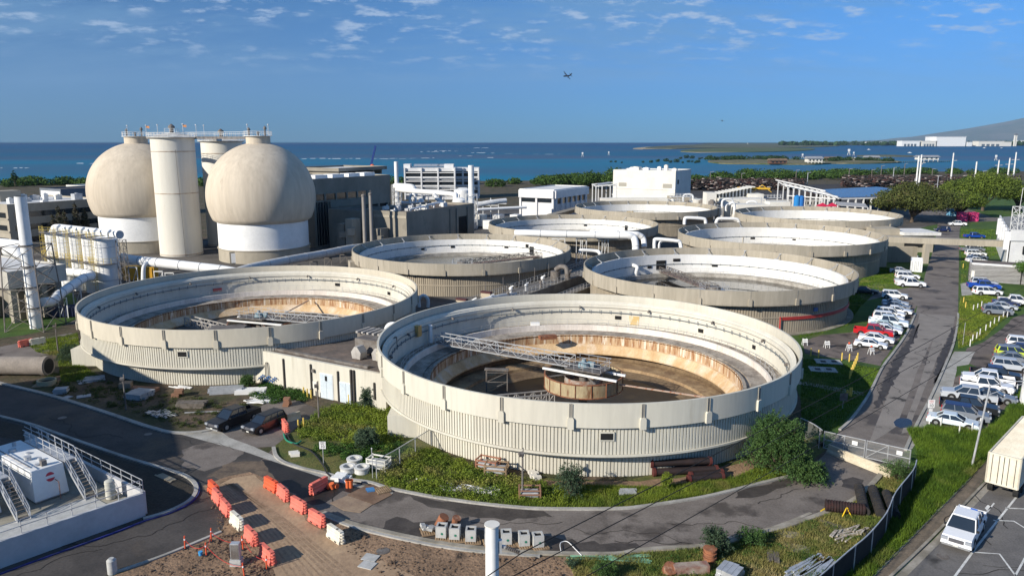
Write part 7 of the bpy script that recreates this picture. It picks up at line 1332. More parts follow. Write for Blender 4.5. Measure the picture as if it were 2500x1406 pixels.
# ---- fuel tank enclosure at the lower left
K = Vector((-30.0, 56.9, 0)); d1 = Vector((-.656, -.755, 0)).normalized(); d2 = Vector((-.81, .585, 0)).normalized()
def kp(a, b_, z=0): q = K + d1 * a + d2 * b_; return Vector((q.x, q.y, z))
en = thing('tank_enclosure', 'white walled enclosure with steel handrails around the white fuel tanks', 'enclosure', tuple(K)); blw = M('grey_white_wall', (.5, .5, .5), (.43, .43, .43), sc=.3, rough=.8, fine=.06)
mb = MB(); strip(mb, [kp(0, 0), kp(16, 0)], .3, 2.0); strip(mb, [kp(-.15, .15), kp(-.15, 22)], .3, 2.0); strip(mb, [kp(16, .15), kp(16, 22)], .3, 2.0); mb.build('wall', blw, en)
MB().prism([(q.x, q.y) for q in (kp(.15, .15), kp(15.8, .15), kp(15.8, 22), kp(.15, 22))], 0, .95).build('floor_slab', M('slab_tan', (.32, .3, .24), (.24, .22, .18), sc=.5, rough=.9), en)
MB().prism([(q.x, q.y) for q in (kp(.16, .2), kp(15.7, .2), kp(15.7, 1.4), kp(.16, 1.4))], .95, 1.3).build('gutter', M('gutter_dark', (.07, .06, .05), (.12, .11, .09), sc=1), en); MB().prism([(q.x, q.y) for q in (kp(1.8, 2.2), kp(15.6, 2.2), kp(15.6, 4.6), kp(1.8, 4.6))], .95, 1.02).build('plinth', cb, en)
for pts in ([kp(.1, .1, 2), kp(15.9, .1, 2)], [kp(-.1, .1, 2), kp(-.1, 22, 2)]): mb = MB(); rail(mb, pts, 1.05, 1.7, .03); mb.build('handrail', galv, en)
tr_ = M('tank_red', (.5, .05, .07)); fp = proto('fuel_tank', 'fuel tank')   # local: x along the tank, near end at 0
MB().add([(0, -1.32, .15), (8.5, -1.32, .15), (8.5, 1.32, .15), (0, 1.32, .15), (.35, -1.22, 2.45), (8.5, -1.22, 2.45), (8.5, 1.22, 2.45), (.35, 1.22, 2.45)], [(3, 2, 1, 0), (4, 5, 6, 7), (0, 1, 5, 4), (1, 2, 6, 5), (2, 3, 7, 6), (3, 0, 4, 7)]).build('shell', white, fp, bevel=.04)
MB().bb(.2, 8.3, -1.2, 1.2, 0, .15).build('skid', galv, fp)
sl = Vector((.35, 0, 2.3)).normalized(); nr = Vector((-2.3, 0, .35)).normalized()
def face(u, v, o_=.012): return Vector((.02, 0, .15)) + Vector((0, 1, 0)) * u + sl * v + nr * o_
def disc(c, r, m_, nm, par, o_=.012, rot=None):
    mb = MB(); pts = [(r * cos(2 * pi * k / 28), r * sin(2 * pi * k / 28)) for k in range(28)]; mb.ext(pts, face(c[0], c[1], o_), (0, 1, 0), sl, nr, 0, .008); return mb.build(nm, m_, par)
em = disc((.1 * -1, 1.55), .36, tr_, 'emblem', fp); mb = MB(); mb.ext([(-.36, -.11), (.36, -.11), (.36, .11), (-.36, .11)], face(-.1, 1.55, .022), (0, 1, 0), sl, nr, 0, .006); mb.build('emblem_band', white, em, origin=(0, 0, 0))
mb = MB()
for k in range(4): mb.ext([(-.3, -.02), (.3, -.02), (.3, .02), (-.3, .02)], face(-.1, 1.02 - k * .075, .012), (0, 1, 0), sl, nr, 0, .004)
mb.build('small_print', M('print_grey', (.25, .26, .28)), em, origin=(0, 0, 0)); mb = MB(); mb.ext([(0, -.16), (.16, 0), (0, .16), (-.16, 0)], face(.85, 1.6), (0, 1, 0), sl, nr, 0, .006); mb.ext([(-.16, -.34), (.16, -.34), (.16, -.28), (-.16, -.28)], face(.85, 1.6), (0, 1, 0), sl, nr, 0, .006); mb.build('hazard_sign', M('sign_navy', (.03, .04, .12)), fp)
for k, (x_2, r_) in enumerate(((1.4, .2), (2.4, .16), (3.2, .28), (4.6, .2), (6.2, .3), (7.4, .16))): MB().cone((x_2, .3 * (-1) ** k, 2.45), (x_2, .3 * (-1) ** k, 2.55 + .1 * (k % 3)), r_, r_, 14).build('hatch', galv, fp)
MB().bb(.8, 1.2, -.2, .2, 2.45, 2.85).build('gauge_box', dgalv, fp); MB().tube([(1.2, .9, 2.5), (8, .9, 2.5)], .03, 6).build('vent_pipe', dgalv, fp); MB().tube([(-.5, -.4, -.0), (-.5, -.4, 1.35), (-.15, -.4, 1.4), (.15, -.4, 1.4)], .04, 6).build('fill_pipe', M('pipe_brown', (.3, .16, .12)), fp)
rzt = atan2(d2.y, d2.x)
for i, a in enumerate((3.9, 8.8)): q = kp(a, 6.7, .98); put(fp, tuple(q), rzt, ['right hand white fuel tank, fully visible, with round red emblem', 'left hand white fuel tank cut by the frame edge'][i], 'white fuel tanks', sc=(1, 1, 1.1))
def stair_platform(a, label):
    t = thing('access_stair', label, 'steel stair', tuple(kp(a, 3, .95)), group='steel stairs with platforms by the fuel tanks'); wd = .9
    mb = MB(); S0 = kp(a, 4.3, .95); S1 = kp(a, 7.6, 3.6)
    for s in (-.5, .5): mb.beam(S0 + d1 * s * wd, S1 + d1 * s * wd, .06, .24)
    mb.build('stringer', galv, t); mb = MB()
    for k in range(1, 12): q = S0.lerp(S1, k / 12); mb.box(q, (.9, .28, .04), rz=atan2(d1.y, d1.x))
    mb.build('tread', dgalv, t); MB().prism([(q.x, q.y) for q in (kp(a - .5, 7.6), kp(a + .5, 7.6), kp(a + .5, 15), kp(a - .5, 15))], 3.5, 3.6).build('platform', galv, t)
    for s in (-.5, .5): mb = MB(); rail(mb, [S0 + d1 * s * wd, S1 + d1 * s * wd, kp(a + s, 15, 3.6)], 1.05, 1.3, .035); mb.build('handrail', galv, t)
    mb = MB()
    for b_ in (7.8, 11, 14.6):
        for s in (-.45, .45): mb.beam(kp(a + s, b_, .95), kp(a + s, b_, 3.5), .08)
    mb.build('post', galv, t)
stair_platform(2.0, 'right hand steel stair and platform behind the fully visible fuel tank'); stair_platform(6.9, 'left hand steel stair and platform between the two fuel tanks')
q = kp(1.0, 3.2, 1.0); mb = MB().cone(q, q + Vector((0, 0, 1.5)), .38, .38, 22); mb.cone(q + Vector((0, 0, 1.5)), q + Vector((0, 0, 1.6)), .38, .2, 22)
for k in range(4): mb.lathe([(.385, k * .35 + 1.2), (.41, k * .35 + 1.25), (.385, k * .35 + 1.3)], (q.x, q.y), 22)
tag(mb.build('drum', M('drum_cream', (.5, .49, .42), (.42, .41, .35), sc=1), smooth=True, origin=tuple(q)), 'pale round drum at the corner of the enclosure', 'drum')
# ---- big pipes, stacks, rubble in the storage strip
p = at(55, 916); t = thing('concrete_pipe', 'huge grey concrete pipe lying on the ground at the left', 'pipe', (p.x, p.y, 0)); a = Vector((at(-15, 916).x, p.y + .3, 1.28)); e = Vector((at(118, 918).x, p.y, 1.28)); pc = M('pipe_concrete', (.3, .26, .22), (.23, .2, .17), sc=.5, rough=.9)
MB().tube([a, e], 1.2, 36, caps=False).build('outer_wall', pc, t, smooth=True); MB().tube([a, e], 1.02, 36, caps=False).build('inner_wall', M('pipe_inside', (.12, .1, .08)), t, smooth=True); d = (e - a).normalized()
for q in (a + d * .25, e - d * .35): MB().cone(q - d * .3, q + d * .3, 1.3, 1.3, 36).build('collar', pc, t, smooth=True) if q != e else None
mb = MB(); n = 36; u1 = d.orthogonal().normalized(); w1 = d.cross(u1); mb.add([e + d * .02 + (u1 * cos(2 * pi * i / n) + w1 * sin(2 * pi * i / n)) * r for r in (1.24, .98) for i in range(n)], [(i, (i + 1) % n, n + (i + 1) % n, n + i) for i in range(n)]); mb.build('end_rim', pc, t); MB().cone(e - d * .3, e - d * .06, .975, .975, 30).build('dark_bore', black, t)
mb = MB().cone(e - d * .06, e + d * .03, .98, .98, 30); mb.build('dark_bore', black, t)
p = at(115, 938); t = thing('manhole_ring', 'round tan manhole ring with plywood base right of the big pipe', 'concrete ring', (p.x, p.y, 0)); MB().lathe([(1.1, .1), (1.1, .62), (.95, .62), (.95, .1)], (p.x, p.y), 36, closed=True).build('ring', M('ring_tan', (.34, .32, .22)), t, smooth=True); MB().cone((p.x, p.y, .12), (p.x, p.y, .3), .94, .94, 30).build('inside', black, t); MB().box((p.x, p.y, .05), (2.8, 2.2, .08), rz=.2).build('base_board', wood, t)
def stack(name, label, px, py, n, L_, w_, h, m_, rz, spread=.0, cat='material stack', lay=1):
    p = at(px, py); mb = MB()
    for j in range(lay):
        for k in range(n):
            o_ = Matrix.Rotation(rz, 3, 'Z') @ Vector((random.uniform(-.1, .1) - spread * random.uniform(-.5, .5), (k - n / 2) * w_ * 1.06, 0)); mb.box((p.x + o_.x, p.y + o_.y, .03 + h * (j + .5)), (L_ * random.uniform(.85, 1), w_, h * .95), rz=rz + random.uniform(-1, 1) * spread * .15)
    o = mb.build(name, m_, origin=(p.x, p.y, 0)); tag(o, label, cat); return o
slabm = M('pale_slab', (.4, .41, .42), (.3, .31, .32), sc=1, rough=.8); alum = M('aluminium', (.55, .57, .6), (.42, .44, .47), sc=1.5, rough=.4, metal=.4)
for a in (('slab_stack', 'stack of pale slabs right of the manhole ring', 152, 956, 1, 1.6, 1.1, .16, slabm, .3, 0, 'slab stack', 4), ('board', 'flat pale board on the dirt below the tank', 207, 964, 1, 1.6, 1.1, .05, slabm, .5, 0, 'board'), ('board', 'small flat board in front of the pale board', 172, 967, 1, 1.1, .8, .05, slabm, -.4, 0, 'board'), ('panel_stack', 'flat panel on bearers close under the left tank wall', 232, 925, 3, 2.4, .6, .12, slabm, .45, .2, 'panel stack', 2), ('panel_stack', 'thin scattered panels left of the flat panel', 200, 931, 3, 1.6, .6, .06, slabm, .6, 1.2, 'panel stack'), ('crate_stack', 'row of white slotted crates with a wooden box behind', 345, 968, 6, 2.6, .38, .35, slabm, -.25, .1, 'crate stack', 2), ('wood_box', 'open brown wooden box behind the white slotted crates', 358, 952, 2, 3.6, .5, .4, M('box_brown', (.24, .13, .08)), -.2, 0, 'wooden box', 1), ('ring_stack', 'tan cut pipe piece near the left tank wall', 312, 944, 2, 1.4, .6, .7, M('tan_piece', (.28, .22, .16)), .2, 0, 'pipe piece', 1), ('scrap_stack', 'heap of crossed aluminium profiles on the dirt', 395, 1010, 8, 3.0, .2, .06, alum, -.5, 1.6, 'scrap heap', 2), ('pipe_stack', 'long grey timber stack in the storage strip', 470, 992, 4, 3.4, .3, .3, M('old_timber', (.16, .14, .12), (.1, .085, .07), sc=2), .02, .3, 'timber stack', 2), ('profile_stack', 'tall stack of silver profiles on timber at the tank foot', 555, 957, 5, 4.2, .28, .22, alum, .18, .2, 'profile stack', 3), ('profile_stack', 'white strapped bundle of profiles right of the silver stack', 615, 958, 5, 3.8, .28, .24, white, .1, .1, 'profile stack', 2), ('scrap_stack', 'tangled white sheet scrap below the strapped bundle', 645, 976, 7, 2.8, .3, .08, white, -.1, 1.8, 'scrap heap', 2), ('loose_bar', 'single long bar lying left of the black pickup', 505, 1006, 1, 5.5, .12, .1, galv, .12, 0, 'metal bar'), ('brick_stack', 'narrow stack of brown bricks beside the weeds', 703, 988, 2, .7, .5, .22, M('brick_brown', (.28, .14, .08), (.22, .12, .08), sc=4), 0, 0, 'brick stack', 4), ('junk_heap', 'small dark brown block heap behind the timber stack', 436, 965, 2, 1.0, .5, .4, M('box_brown', (.24, .13, .08)), .1, .4, 'junk heap', 2), ('junk_heap', 'white pipe scraps under the tank wall', 440, 945, 5, 2.2, .16, .1, white, -.3, 1.5, 'junk heap', 1), ('pipe_bundle', 'teal plastic pipes lying in the weeds', 838, 1043, 5, 2.6, .1, .09, M('teal_pipe', (.03, .25, .22)), -.5, .8, 'pipe bundle'), ('pipe_bundle', 'long pale green plastic pipes at the road edge', 1490, 1362, 7, 6.0, .09, .08, M('green_pipe', (.2, .42, .28)), -.03, .9, 'pipe bundle'), ('frame_scrap', 'white metal frames lying in the weeds', 1150, 1196, 9, 3.6, .1, .08, white, -.2, 2.2, 'scrap heap', 2), ('frame_scrap', 'white slats lying in the weeds left of the frames', 1042, 1172, 4, 1.9, .1, .06, white, -.35, .5, 'scrap heap'), ('bag_heap', 'white sacks and brown junk against the front tank', 1306, 1160, 4, .7, .4, .3, offwhite, .3, .6, 'sacks', 1), ('white_crate', 'low white tray in the dry grass', 1532, 1202, 3, 1.6, .3, .25, slabm, .02, .1, 'tray', 1), ('stone_beam', 'mossy concrete beam at the bottom edge', 1682, 1392, 1, 2.8, .7, .7, M('mossy_concrete', (.36, .3, .24), (.24, .12, .09), sc=1), .12, 0, 'concrete beam'), ('slab_stack', 'grey steel box beams at the bottom edge right of the rusty drum', 1775, 1406, 4, 1.6, .35, .35, galv, .9, .1, 'beam stack', 2), ('board', 'grey weathered board half in the grass', 1930, 1298, 1, 2.3, 1.0, .06, M('worn_board', (.3, .26, .19)), -.35, 0, 'board'), ('board', 'second weathered board nearer the road', 1937, 1328, 1, 2.3, 1.2, .06, M('worn_board', (.3, .26, .19)), -.4, 0, 'board'), ('timber_posts', 'short dark timber posts in the grass', 1884, 1362, 4, 1.6, .2, .14, M('old_timber', (.16, .14, .12)), 1.3, .4, 'timber stack'), ('timber_posts', 'dark slats leaning near the yellow frame', 2035, 1285, 4, 1.8, .22, .1, M('old_timber', (.16, .14, .12)), -.7, .4, 'timber stack'), ('tarp_heap', 'black plastic sheet by the dark fence', 2110, 1300, 1, 2.4, 1.8, .15, trim, .7, 0, 'plastic sheet'), ('rubble_heap', 'heap of white rubble sticks by the dark fence', 2068, 1305, 10, 1.4, .12, .1, M('bone_white', (.5, .46, .4), (.3, .25, .2), sc=3), .6, 2.5, 'rubble heap', 3), ('rung_frame', 'pile of silver frames against the dark fence', 1985, 1392, 9, 4.0, .22, .08, alum, .75, 1.2, 'scrap heap', 3), ('loose_bar', 'plank lying across the island soil', 408, 1166, 4, 2.6, .16, .06, M('worn_board', (.3, .26, .19)), -.6, .1, 'planks'), ('foam_bag', 'crumpled white plastic by the kerb', 840, 1168, 3, 1.2, .4, .2, white, -.2, .8, 'plastic sheet', 2), ('blue_box', 'small blue box on the kerb side', 905, 1196, 2, .7, .3, .18, M('box_blue', (.06, .2, .42)), .3, .2, 'box'), ('slab_piece', 'pale manhole slab pieces in the dirt', 905, 1362, 2, 1.3, .9, .06, cb, -.3, .7, 'slab'), ('white_block', 'dumped pump part on the sandy patch', 716, 1110, 3, 1.0, .3, .3, offwhite, .2, .7, 'machine part', 1)): stack(*a)
# dark red iron pipes, coils and drums
t = thing('pipe_pile', 'pile of dark pipes with red ends against the front tank', 'pipe pile', (at(1668, 1165).x, at(1668, 1165).y, 0)); p = at(1590, 1165); q = at(1745, 1158)
for k, (dy, dz, sx_, ex) in enumerate(((1.1, .4, 0, 0), (.3, .4, .3, .6), (-.4, .35, 3.5, .9), (.7, 1.05, .1, .1), (-.95, .3, 3.2, .8))):
    a = Vector((p.x + sx_, p.y + dy, dz)); e = Vector((q.x + ex - .4, q.y + dy, dz)); d = (e - a).normalized(); o = MB().cone(a, e, .33, .33, 16).build('pipe', M('iron_pipe', (.02, .015, .015), (.035, .022, .02), sc=1, rough=.6), t, smooth=True)
    for c_ in (a, e): MB().cone(c_ - d * .12, c_ + d * .12, .4, .4, 16).build('red_flange', M('flange_red', (.085, .02, .017)), o, origin=ORG[o.name])
t = thing('rusty_drum', 'rusty orange spool drum at the bottom right of centre', 'drum', tuple(at(1732, 1372))); p = at(1732, 1372); MB().cone((p.x, p.y, .05), (p.x, p.y, 1.1), .42, .42, 20).build('body', rusty, t, smooth=True)
for z_ in (.05, .4, .75, 1.05): MB().cone((p.x, p.y, z_), (p.x, p.y, z_ + .1), .5, .5, 20).build('flange', rusty, t)
p = at(1632, 1398); tag(MB().cone((p.x, p.y, .1), (p.x + .1, p.y - .3, .6), .5, .5, 18).build('iron_disc', rusty, origin=tuple(p)), 'rusty round cap lying in the grass at the bottom', 'pipe cap')
p = at(1080, 1300); t = thing('iron_casting', 'two brown rusty castings behind the concrete boxes', 'casting', tuple(p)); mb = MB().cone((p.x - .3, p.y + .9, .1), (p.x + .1, p.y + .7, 1.0), .45, .4, 14); mb.build('casting', rusty, t); MB().cone((p.x + .9, p.y + .9, .1), (p.x + 1.1, p.y + .7, .9), .3, .36, 12).build('casting', rusty, t)
t = thing('hose_coil', 'black corrugated hoses piled against the dark fence', 'hose', tuple(at(2130, 1245))); p = at(2110, 1262)
for k, (x0, y0, x1, y1, r) in enumerate(((0, 0, 1.6, 4.6, .42), (1.2, -.2, 2.6, 4.2, .42), (2.2, -.6, 3.4, 3.4, .4), (-2.8, 1.0, .1, .2, .5))):
    a = Vector((p.x + x0, p.y + y0, r + .05)); e = Vector((p.x + x1, p.y + y1, r + .05)); n = 14; mb = MB()
    for j in range(n): mb.cone(a.lerp(e, j / n), a.lerp(e, (j + .6) / n), r, r, 14); mb.cone(a.lerp(e, (j + .6) / n), a.lerp(e, (j + 1) / n), r * .86, r * .86, 14)
    mb.build('hose', M('hose_black', (.02, .02, .022), (.04, .035, .03), sc=2, rough=.7) if k < 3 else M('hose_rust', (.045, .02, .018), (.02, .015, .015), sc=2), t)
t = thing('yellow_frame', 'small bright yellow steel trestle in the grass', 'trestle', tuple(at(2068, 1260))); p = at(2068, 1262); mb = MB()
for s in (-.4, .4): mb.beam((p.x + s, p.y, 0), (p.x, p.y + .2, .75), .07); mb.beam((p.x + s, p.y + .8, 0), (p.x, p.y + .6, .75), .07)
mb.beam((p.x, p.y, .75), (p.x, p.y + .9, .75), .08); mb.beam((p.x - 1.8, p.y + .8, .1), (p.x - .7, p.y + 1.6, .2), .12); mb.build('frame', M('trestle_yellow', (.75, .5, .02)), t)
def rack(px, py, label, m_, rz=.2, sc=1.0, load=True):
    p = at(px, py); t = thing('crate_rack', label, 'rack', (p.x, p.y, 0)); m3 = Matrix.Rotation(rz, 3, 'Z'); mb = MB()
    for sx_ in (-1, 1):
        for sy_ in (-.6, .6): q = p + m3 @ Vector((sx_ * sc, sy_ * sc, 0)); mb.beam(q, q + Vector((0, 0, 1.15 * sc)), .12)
    for z_ in (.25, .65, 1.05):
        C4 = [p + m3 @ Vector((sx_ * sc, sy_ * sc, z_ * sc)) for sx_, sy_ in ((-1, -.6), (1, -.6), (1, .6), (-1, .6))]
        for i in range(4): mb.beam(C4[i], C4[(i + 1) % 4], .1)
    mb.build('frame', m_, t)
    if load: MB().box(p + Vector((0, 0, .55 * sc)), (1.7 * sc, 1.0 * sc, .5 * sc), rz=rz).build('load', slabm, t, bevel=.08)
rack(1192, 1146, 'rusty red crate rack left of the wrapped load', M('rack_rust', (.34, .15, .09)), -.4); rack(1212, 1158, 'crate rack with wrapped grey load by the front tank', wood, -.2, 1.0); rack(1293, 1216, 'wooden rack right behind the front lamp post', M('rack_brown', (.26, .14, .09)), 0, .9); rack(925, 1142, 'white wooden crate frame beside the concrete rings', offwhite, -.35, .95)
# ---- fences, gate, bollards, posts, signs, lamps
def chain(name, label, px_top, h, sp, mat_panel, zt_=None, postm=galv, thick=.03, cat='fence'):
    P = [at(*q, z=h) for q in px_top]; P = [Vector((q.x, q.y, 0)) for q in cr([(q.x, q.y) for q in P], 3) for q in [Vector((q[0], q[1], 0))]]; t = thing(name, label, cat, tuple(P[0])); mb = MB(); rl = MB(); acc = 0
    for a, b_ in zip(P[:-1], P[1:]):
        mb.add([(a.x, a.y, .05), (b_.x, b_.y, .05), (b_.x, b_.y, h - .04), (a.x, a.y, h - .04)], [(0, 1, 2, 3)]); rl.beam(a + Vector((0, 0, h)), b_ + Vector((0, 0, h)), .07)
    L_ = 0; rl.beam(P[0], P[0] + Vector((0, 0, h)), .08)
    for a, b_ in zip(P[:-1], P[1:]):
        L_ += (b_ - a).length
        if L_ > sp: L_ = 0; rl.beam(b_, b_ + Vector((0, 0, h + .05)), .08)
    mb.build('mesh_panel', mat_panel, t); rl.build('rail_and_post', postm, t); return t
mesh_m = M('chainlink', (.4, .4, .38), rough=.6, fine=0, alpha=.22); blk_m = M('black_screen', (.012, .013, .015), (.02, .02, .022), sc=1, rough=.9)
chain('screen_fence', 'curving fence with black windscreen along the grass bank', [(2238, 1122), (2229, 1148), (2188, 1199), (2171, 1238), (2156, 1263), (2117, 1307), (2073, 1343), (2016, 1393), (1960, 1440)], 2.1, 2.6, blk_m)
chain('chainlink_fence', 'short chainlink fence between the weeds and the front tank', [(918, 1123), (960, 1101), (1003, 1075), (1030, 1060), (1052, 1046)], 1.8, 2.4, mesh_m)
chain('chainlink_fence', 'chainlink fence panel left of the gate behind the big bush', [(1955, 1020), (1985, 1034), (2008, 1050)], 2.1, 2.5, mesh_m)
a = at(2011, 1052, z=1.9); e = at(2226, 1099, z=1.9); t = thing('gate', 'closed double chainlink gate across the right road', 'gate', (a.x, a.y, 0)); a.z = e.z = 0
for k in (0, 1):
    p0, p1 = a.lerp(e, .01 + k * .5), a.lerp(e, .49 + k * .5); mb = MB()
    for z_ in (.2, 1.05, 1.9): mb.beam(p0 + Z3 * z_, p1 + Z3 * z_, .06)
    for f in (0, .5, 1): q = p0.lerp(p1, f); mb.beam(q + Z3 * .15, q + Z3 * 1.95, .07)
    mb.beam(p0 + Z3 * .2, p0.lerp(p1, .5) + Z3 * 1.9, .04); o = mb.build('gate_leaf', galv, t); MB().add([tuple(p0 + Z3 * .2), tuple(p1 + Z3 * .2), tuple(p1 + Z3 * 1.9), tuple(p0 + Z3 * 1.9)], [(0, 1, 2, 3)]).build('mesh_panel', mesh_m, o, origin=ORG[o.name]); q = p0.lerp(p1, .75); MB().box(q + Vector((0, -.06, 1.4)), (.5, .03, .4), rz=atan2(e.y - a.y, e.x - a.x)).build('notice', white, o, origin=ORG[o.name])
a = at(2022, 1104); e = at(2176, 1166); t = thing('concrete_barrier', 'long cream concrete barrier in front of the gate', 'barrier', (a.x, a.y, 0)); dd = (e - a).normalized(); MB().ext([(-.32, 0), (.32, 0), (.3, .2), (.14, .4), (.1, .85), (-.1, .85), (-.14, .4), (-.3, .2)], a, Vector((-dd.y, dd.x, 0)), Z3, dd, 0, (e - a).length).build('barrier_body', M('cream_barrier', (.56, .5, .38), (.46, .4, .29), sc=.6, rough=.9), t)
a = at(700, 1040); a = at(698, 1030); e = at(733, 1020); dd = (e - a).normalized(); tag(MB().ext([(-.3, 0), (.3, 0), (.12, .35), (.1, .8), (-.1, .8), (-.12, .35)], a, Vector((-dd.y, dd.x, 0)), Z3, dd, 0, (e - a).length).build('concrete_barrier', M('cream_barrier', (.56, .5, .38)), origin=tuple(a)), 'short cream concrete barrier behind the dark suv', 'barrier')
bl = proto('bollard', 'bollard'); MB().cone((0, 0, 0), (0, 0, 1.05), .09, .09, 12).build('post', M('bollard_yellow', (.68, .5, .1), (.6, .42, .1), sc=3, obj=True), bl); MB().sphere((0, 0, 1.05), .09, 12, 6).build('cap', M('bollard_yellow', (.68, .5, .1)), bl)
bs = [(742, 967, 'left of three by the doors'), (751, 971, 'middle of three by the doors'), (760, 974, 'right of three by the doors'), (852, 985, 'right of the pale doors'), (918, 996, 'first by the round bush'), (935, 996, 'second by the round bush'), (952, 1002, 'third, against the tank leg'), (729, 1049, 'left of the pair beside the orange barrier'), (742, 1044, 'right of the pair beside the orange barrier'), (1979, 869, 'left end of the gravel edge'), (1998, 873, 'second along the gravel edge'), (2055, 880, 'third along the gravel edge'), (2073, 883, 'fourth along the gravel edge'), (2074, 968, 'left of the pair at the small hydrant'), (2078, 968, 'right of the pair at the small hydrant'), (2352, 740, 'by the road right side, left'), (2357, 752, 'by the road right side, right'), (2351, 655, 'left below the small white building'), (2376, 652, 'right below the small white building')]
for px, py, lb in bs: p = at(px, py); put(bl, (p.x, p.y, .02), 0, 'yellow bollard, ' + lb, 'yellow bollards')
for k in range(7): p = at(2074 + k * 3.2, 925 - k * 7.5); put(bl, (p.x, p.y, .02), 0, 'yellow bollard %s in the close diagonal row on the lawn' % ['nearest', 'second', 'third', 'fourth', 'fifth', 'sixth', 'farthest'][k], 'yellow bollards')
wp = proto('marker_post', 'marker post'); MB().cone((0, 0, 0), (0, 0, 1.0), .075, .07, 10).build('post', steelw, wp); MB().cone((0, 0, 1.0), (0, 0, 1.05), .09, .05, 10).build('cap', steelw, wp)
ws = [(2368, 845), (2374, 833), (2384, 827), (2392, 818), (2406, 808), (2417, 800), (2427, 791), (2438, 786), (2449, 775), (2459, 774), (2376, 758), (2386, 755), (2396, 749)]
nm_ = ['first, nearest the pavement', 'second', 'third', 'fourth', 'fifth', 'sixth', 'seventh', 'eighth', 'ninth', 'tenth, under the grey suv', 'left of the short upper row', 'middle of the short upper row', 'right of the short upper row']
for (px, py), lb in zip(ws, nm_): p = at(px, py); put(wp, (p.x, p.y, .02), 0, 'white marker post, ' + lb, 'white marker posts')
for i, (x, y) in enumerate(((1270, 820), (1025, 1100), (1155, 1130), (1510, 1195), (1365, 1220), (1605, 1140), (1690, 1060), (1785, 990), (1795, 895), (1875, 865), (1950, 815), (2025, 740))): p = at(*z5(x, y)); put(wp, (p.x, p.y, .02), 0, 'white post at the car noses, ' + ['behind the silver pickup wheel', 'at the pale sedan tail', 'beside the pale sedan front wheel', 'at the pale sedan nose', 'in the grass below the pale sedan', 'at the grey estate nose', 'at the black pickup nose', 'between black and silver pickups', 'at the silver pickup tail', 'right of the silver pickup', 'at the blue covered pickup nose', 'farthest by the white column'][i], 'white posts at the car noses')
def sign(px, py, h, w_, hh, label, text=None, m_=None, small=None):
    p = at(px, py); t = thing('road_sign', label, 'sign', (p.x, p.y, 0)); MB().rod((p.x, p.y, 0), (p.x, p.y, h), .035, 8).build('post', galv, t); s = MB().bb(p.x - w_ / 2, p.x + w_ / 2, p.y - .06, p.y - .04, h - hh, h).build('sign_plate', m_ or white, t)
    if text:
        for tx, sz, dz, mm in text:
            c = bpy.data.curves.new('t', 'FONT'); c.body = tx; c.size = sz; c.align_x = 'CENTER'; c.align_y = 'CENTER'; c.extrude = .002; tmp = bpy.data.objects.new('t', c); me = bpy.data.meshes.new_from_object(tmp); bpy.data.objects.remove(tmp); me.materials.append(mm)
            o = bpy.data.objects.new('lettering', me); COL.objects.link(o); o.parent = s; o.location = Vector((p.x, p.y - .066, h - dz)) - ORG[s.name]; o.rotation_euler = (pi / 2, 0, 0)
    if small: MB().bb(p.x - .2, p.x + .2, p.y - .06, p.y - .04, h - hh - .55, h - hh - .1).build('lower_plate', white, t)
    return t
inkr = M('ink_red', (.5, .05, .05)); ink = M('ink_black', (.02, .02, .02))
sign(2270, 1016, 1.95, .74, .95, 'white speed limit 10 sign at the right pavement', [('SPEED', .2, .14, inkr), ('LIMIT', .2, .34, inkr), ('10', .5, .68, ink)], small=True); sign(790, 1133, 2.3, .6, .72, 'speed limit 10 sign among the weeds by the left kerb', [('SPEED', .15, .1, ink), ('LIMIT', .15, .25, ink), ('10', .4, .5, ink)])
sign(2057, 998, 1.9, .9, .9, 'plain grey backed sign on the shaded lawn', m_=dgalv); sign(910, 1166, 2.9, .1, .1, 'thin white post by the concrete rings'); sign(2350, 845, 3.6, .08, .08, 'thin pale pole on the right lawn beside the road', m_=galv)
def lamp(px, py, pyt, label, head='box', lean=0, arm=0):
    p = at(px, py); z1 = at(px, pyt, Y=p.y).z; t = thing('lamp_post', label, 'street lamp', (p.x, p.y, 0)); MB().cone((p.x, p.y, 0), (p.x + lean, p.y, z1), .1, .075, 10).build('pole', galv if arm else dgalv, t, smooth=True)
    if arm: MB().tube([(p.x + lean, p.y, z1 - .05), (p.x + lean + arm * .5, p.y, z1 + .35), (p.x + lean + arm, p.y, z1 + .45)], .05, 6).tube([(p.x + lean, p.y, z1 - .9), (p.x + lean + arm * .5, p.y, z1 - .1), (p.x + lean + arm * .9, p.y, z1 + .4)], .03, 6).build('arm', galv, t); MB().box((p.x + lean + arm, p.y, z1 + .4), (.9, .35, .14)).build('lamp_head', galv, t)
    else: MB().box((p.x - .12, p.y, z1 + .0), (.42, .42, .26), rx=.2, rz=.3).box((p.x + .05, p.y + .1, z1 + .32), (.1, .1, .4)).build('lamp_head', dgalv, t)
lamp(1275.5, 1219, 1108, 'square headed lamp post in front of the big tank'); lamp(779, 1026, 942, 'square headed lamp post by the pale doors'); lamp(2372, 1141, 940, 'tall grey lamp post with long arm by the right parking', lean=.75, arm=4.4); lamp(142, 858, 797, 'small lamp post left of the left tank'); lamp(308, 1000, 925, 'thin lamp post in the shaded storage strip')
p = at(2500, 990); t = thing('big_column', 'thick white column at the right edge of the gravel lot', 'column', tuple(p)); MB().cone((p.x + .1, p.y, 0), (p.x + .3, p.y, 9.2), .62, .5, 24).build('shaft', steelw, t, smooth=True); MB().cone((p.x + .1, p.y, 0), (p.x + .1, p.y, .2), .8, .8, 20).build('base_plate', cb, t)
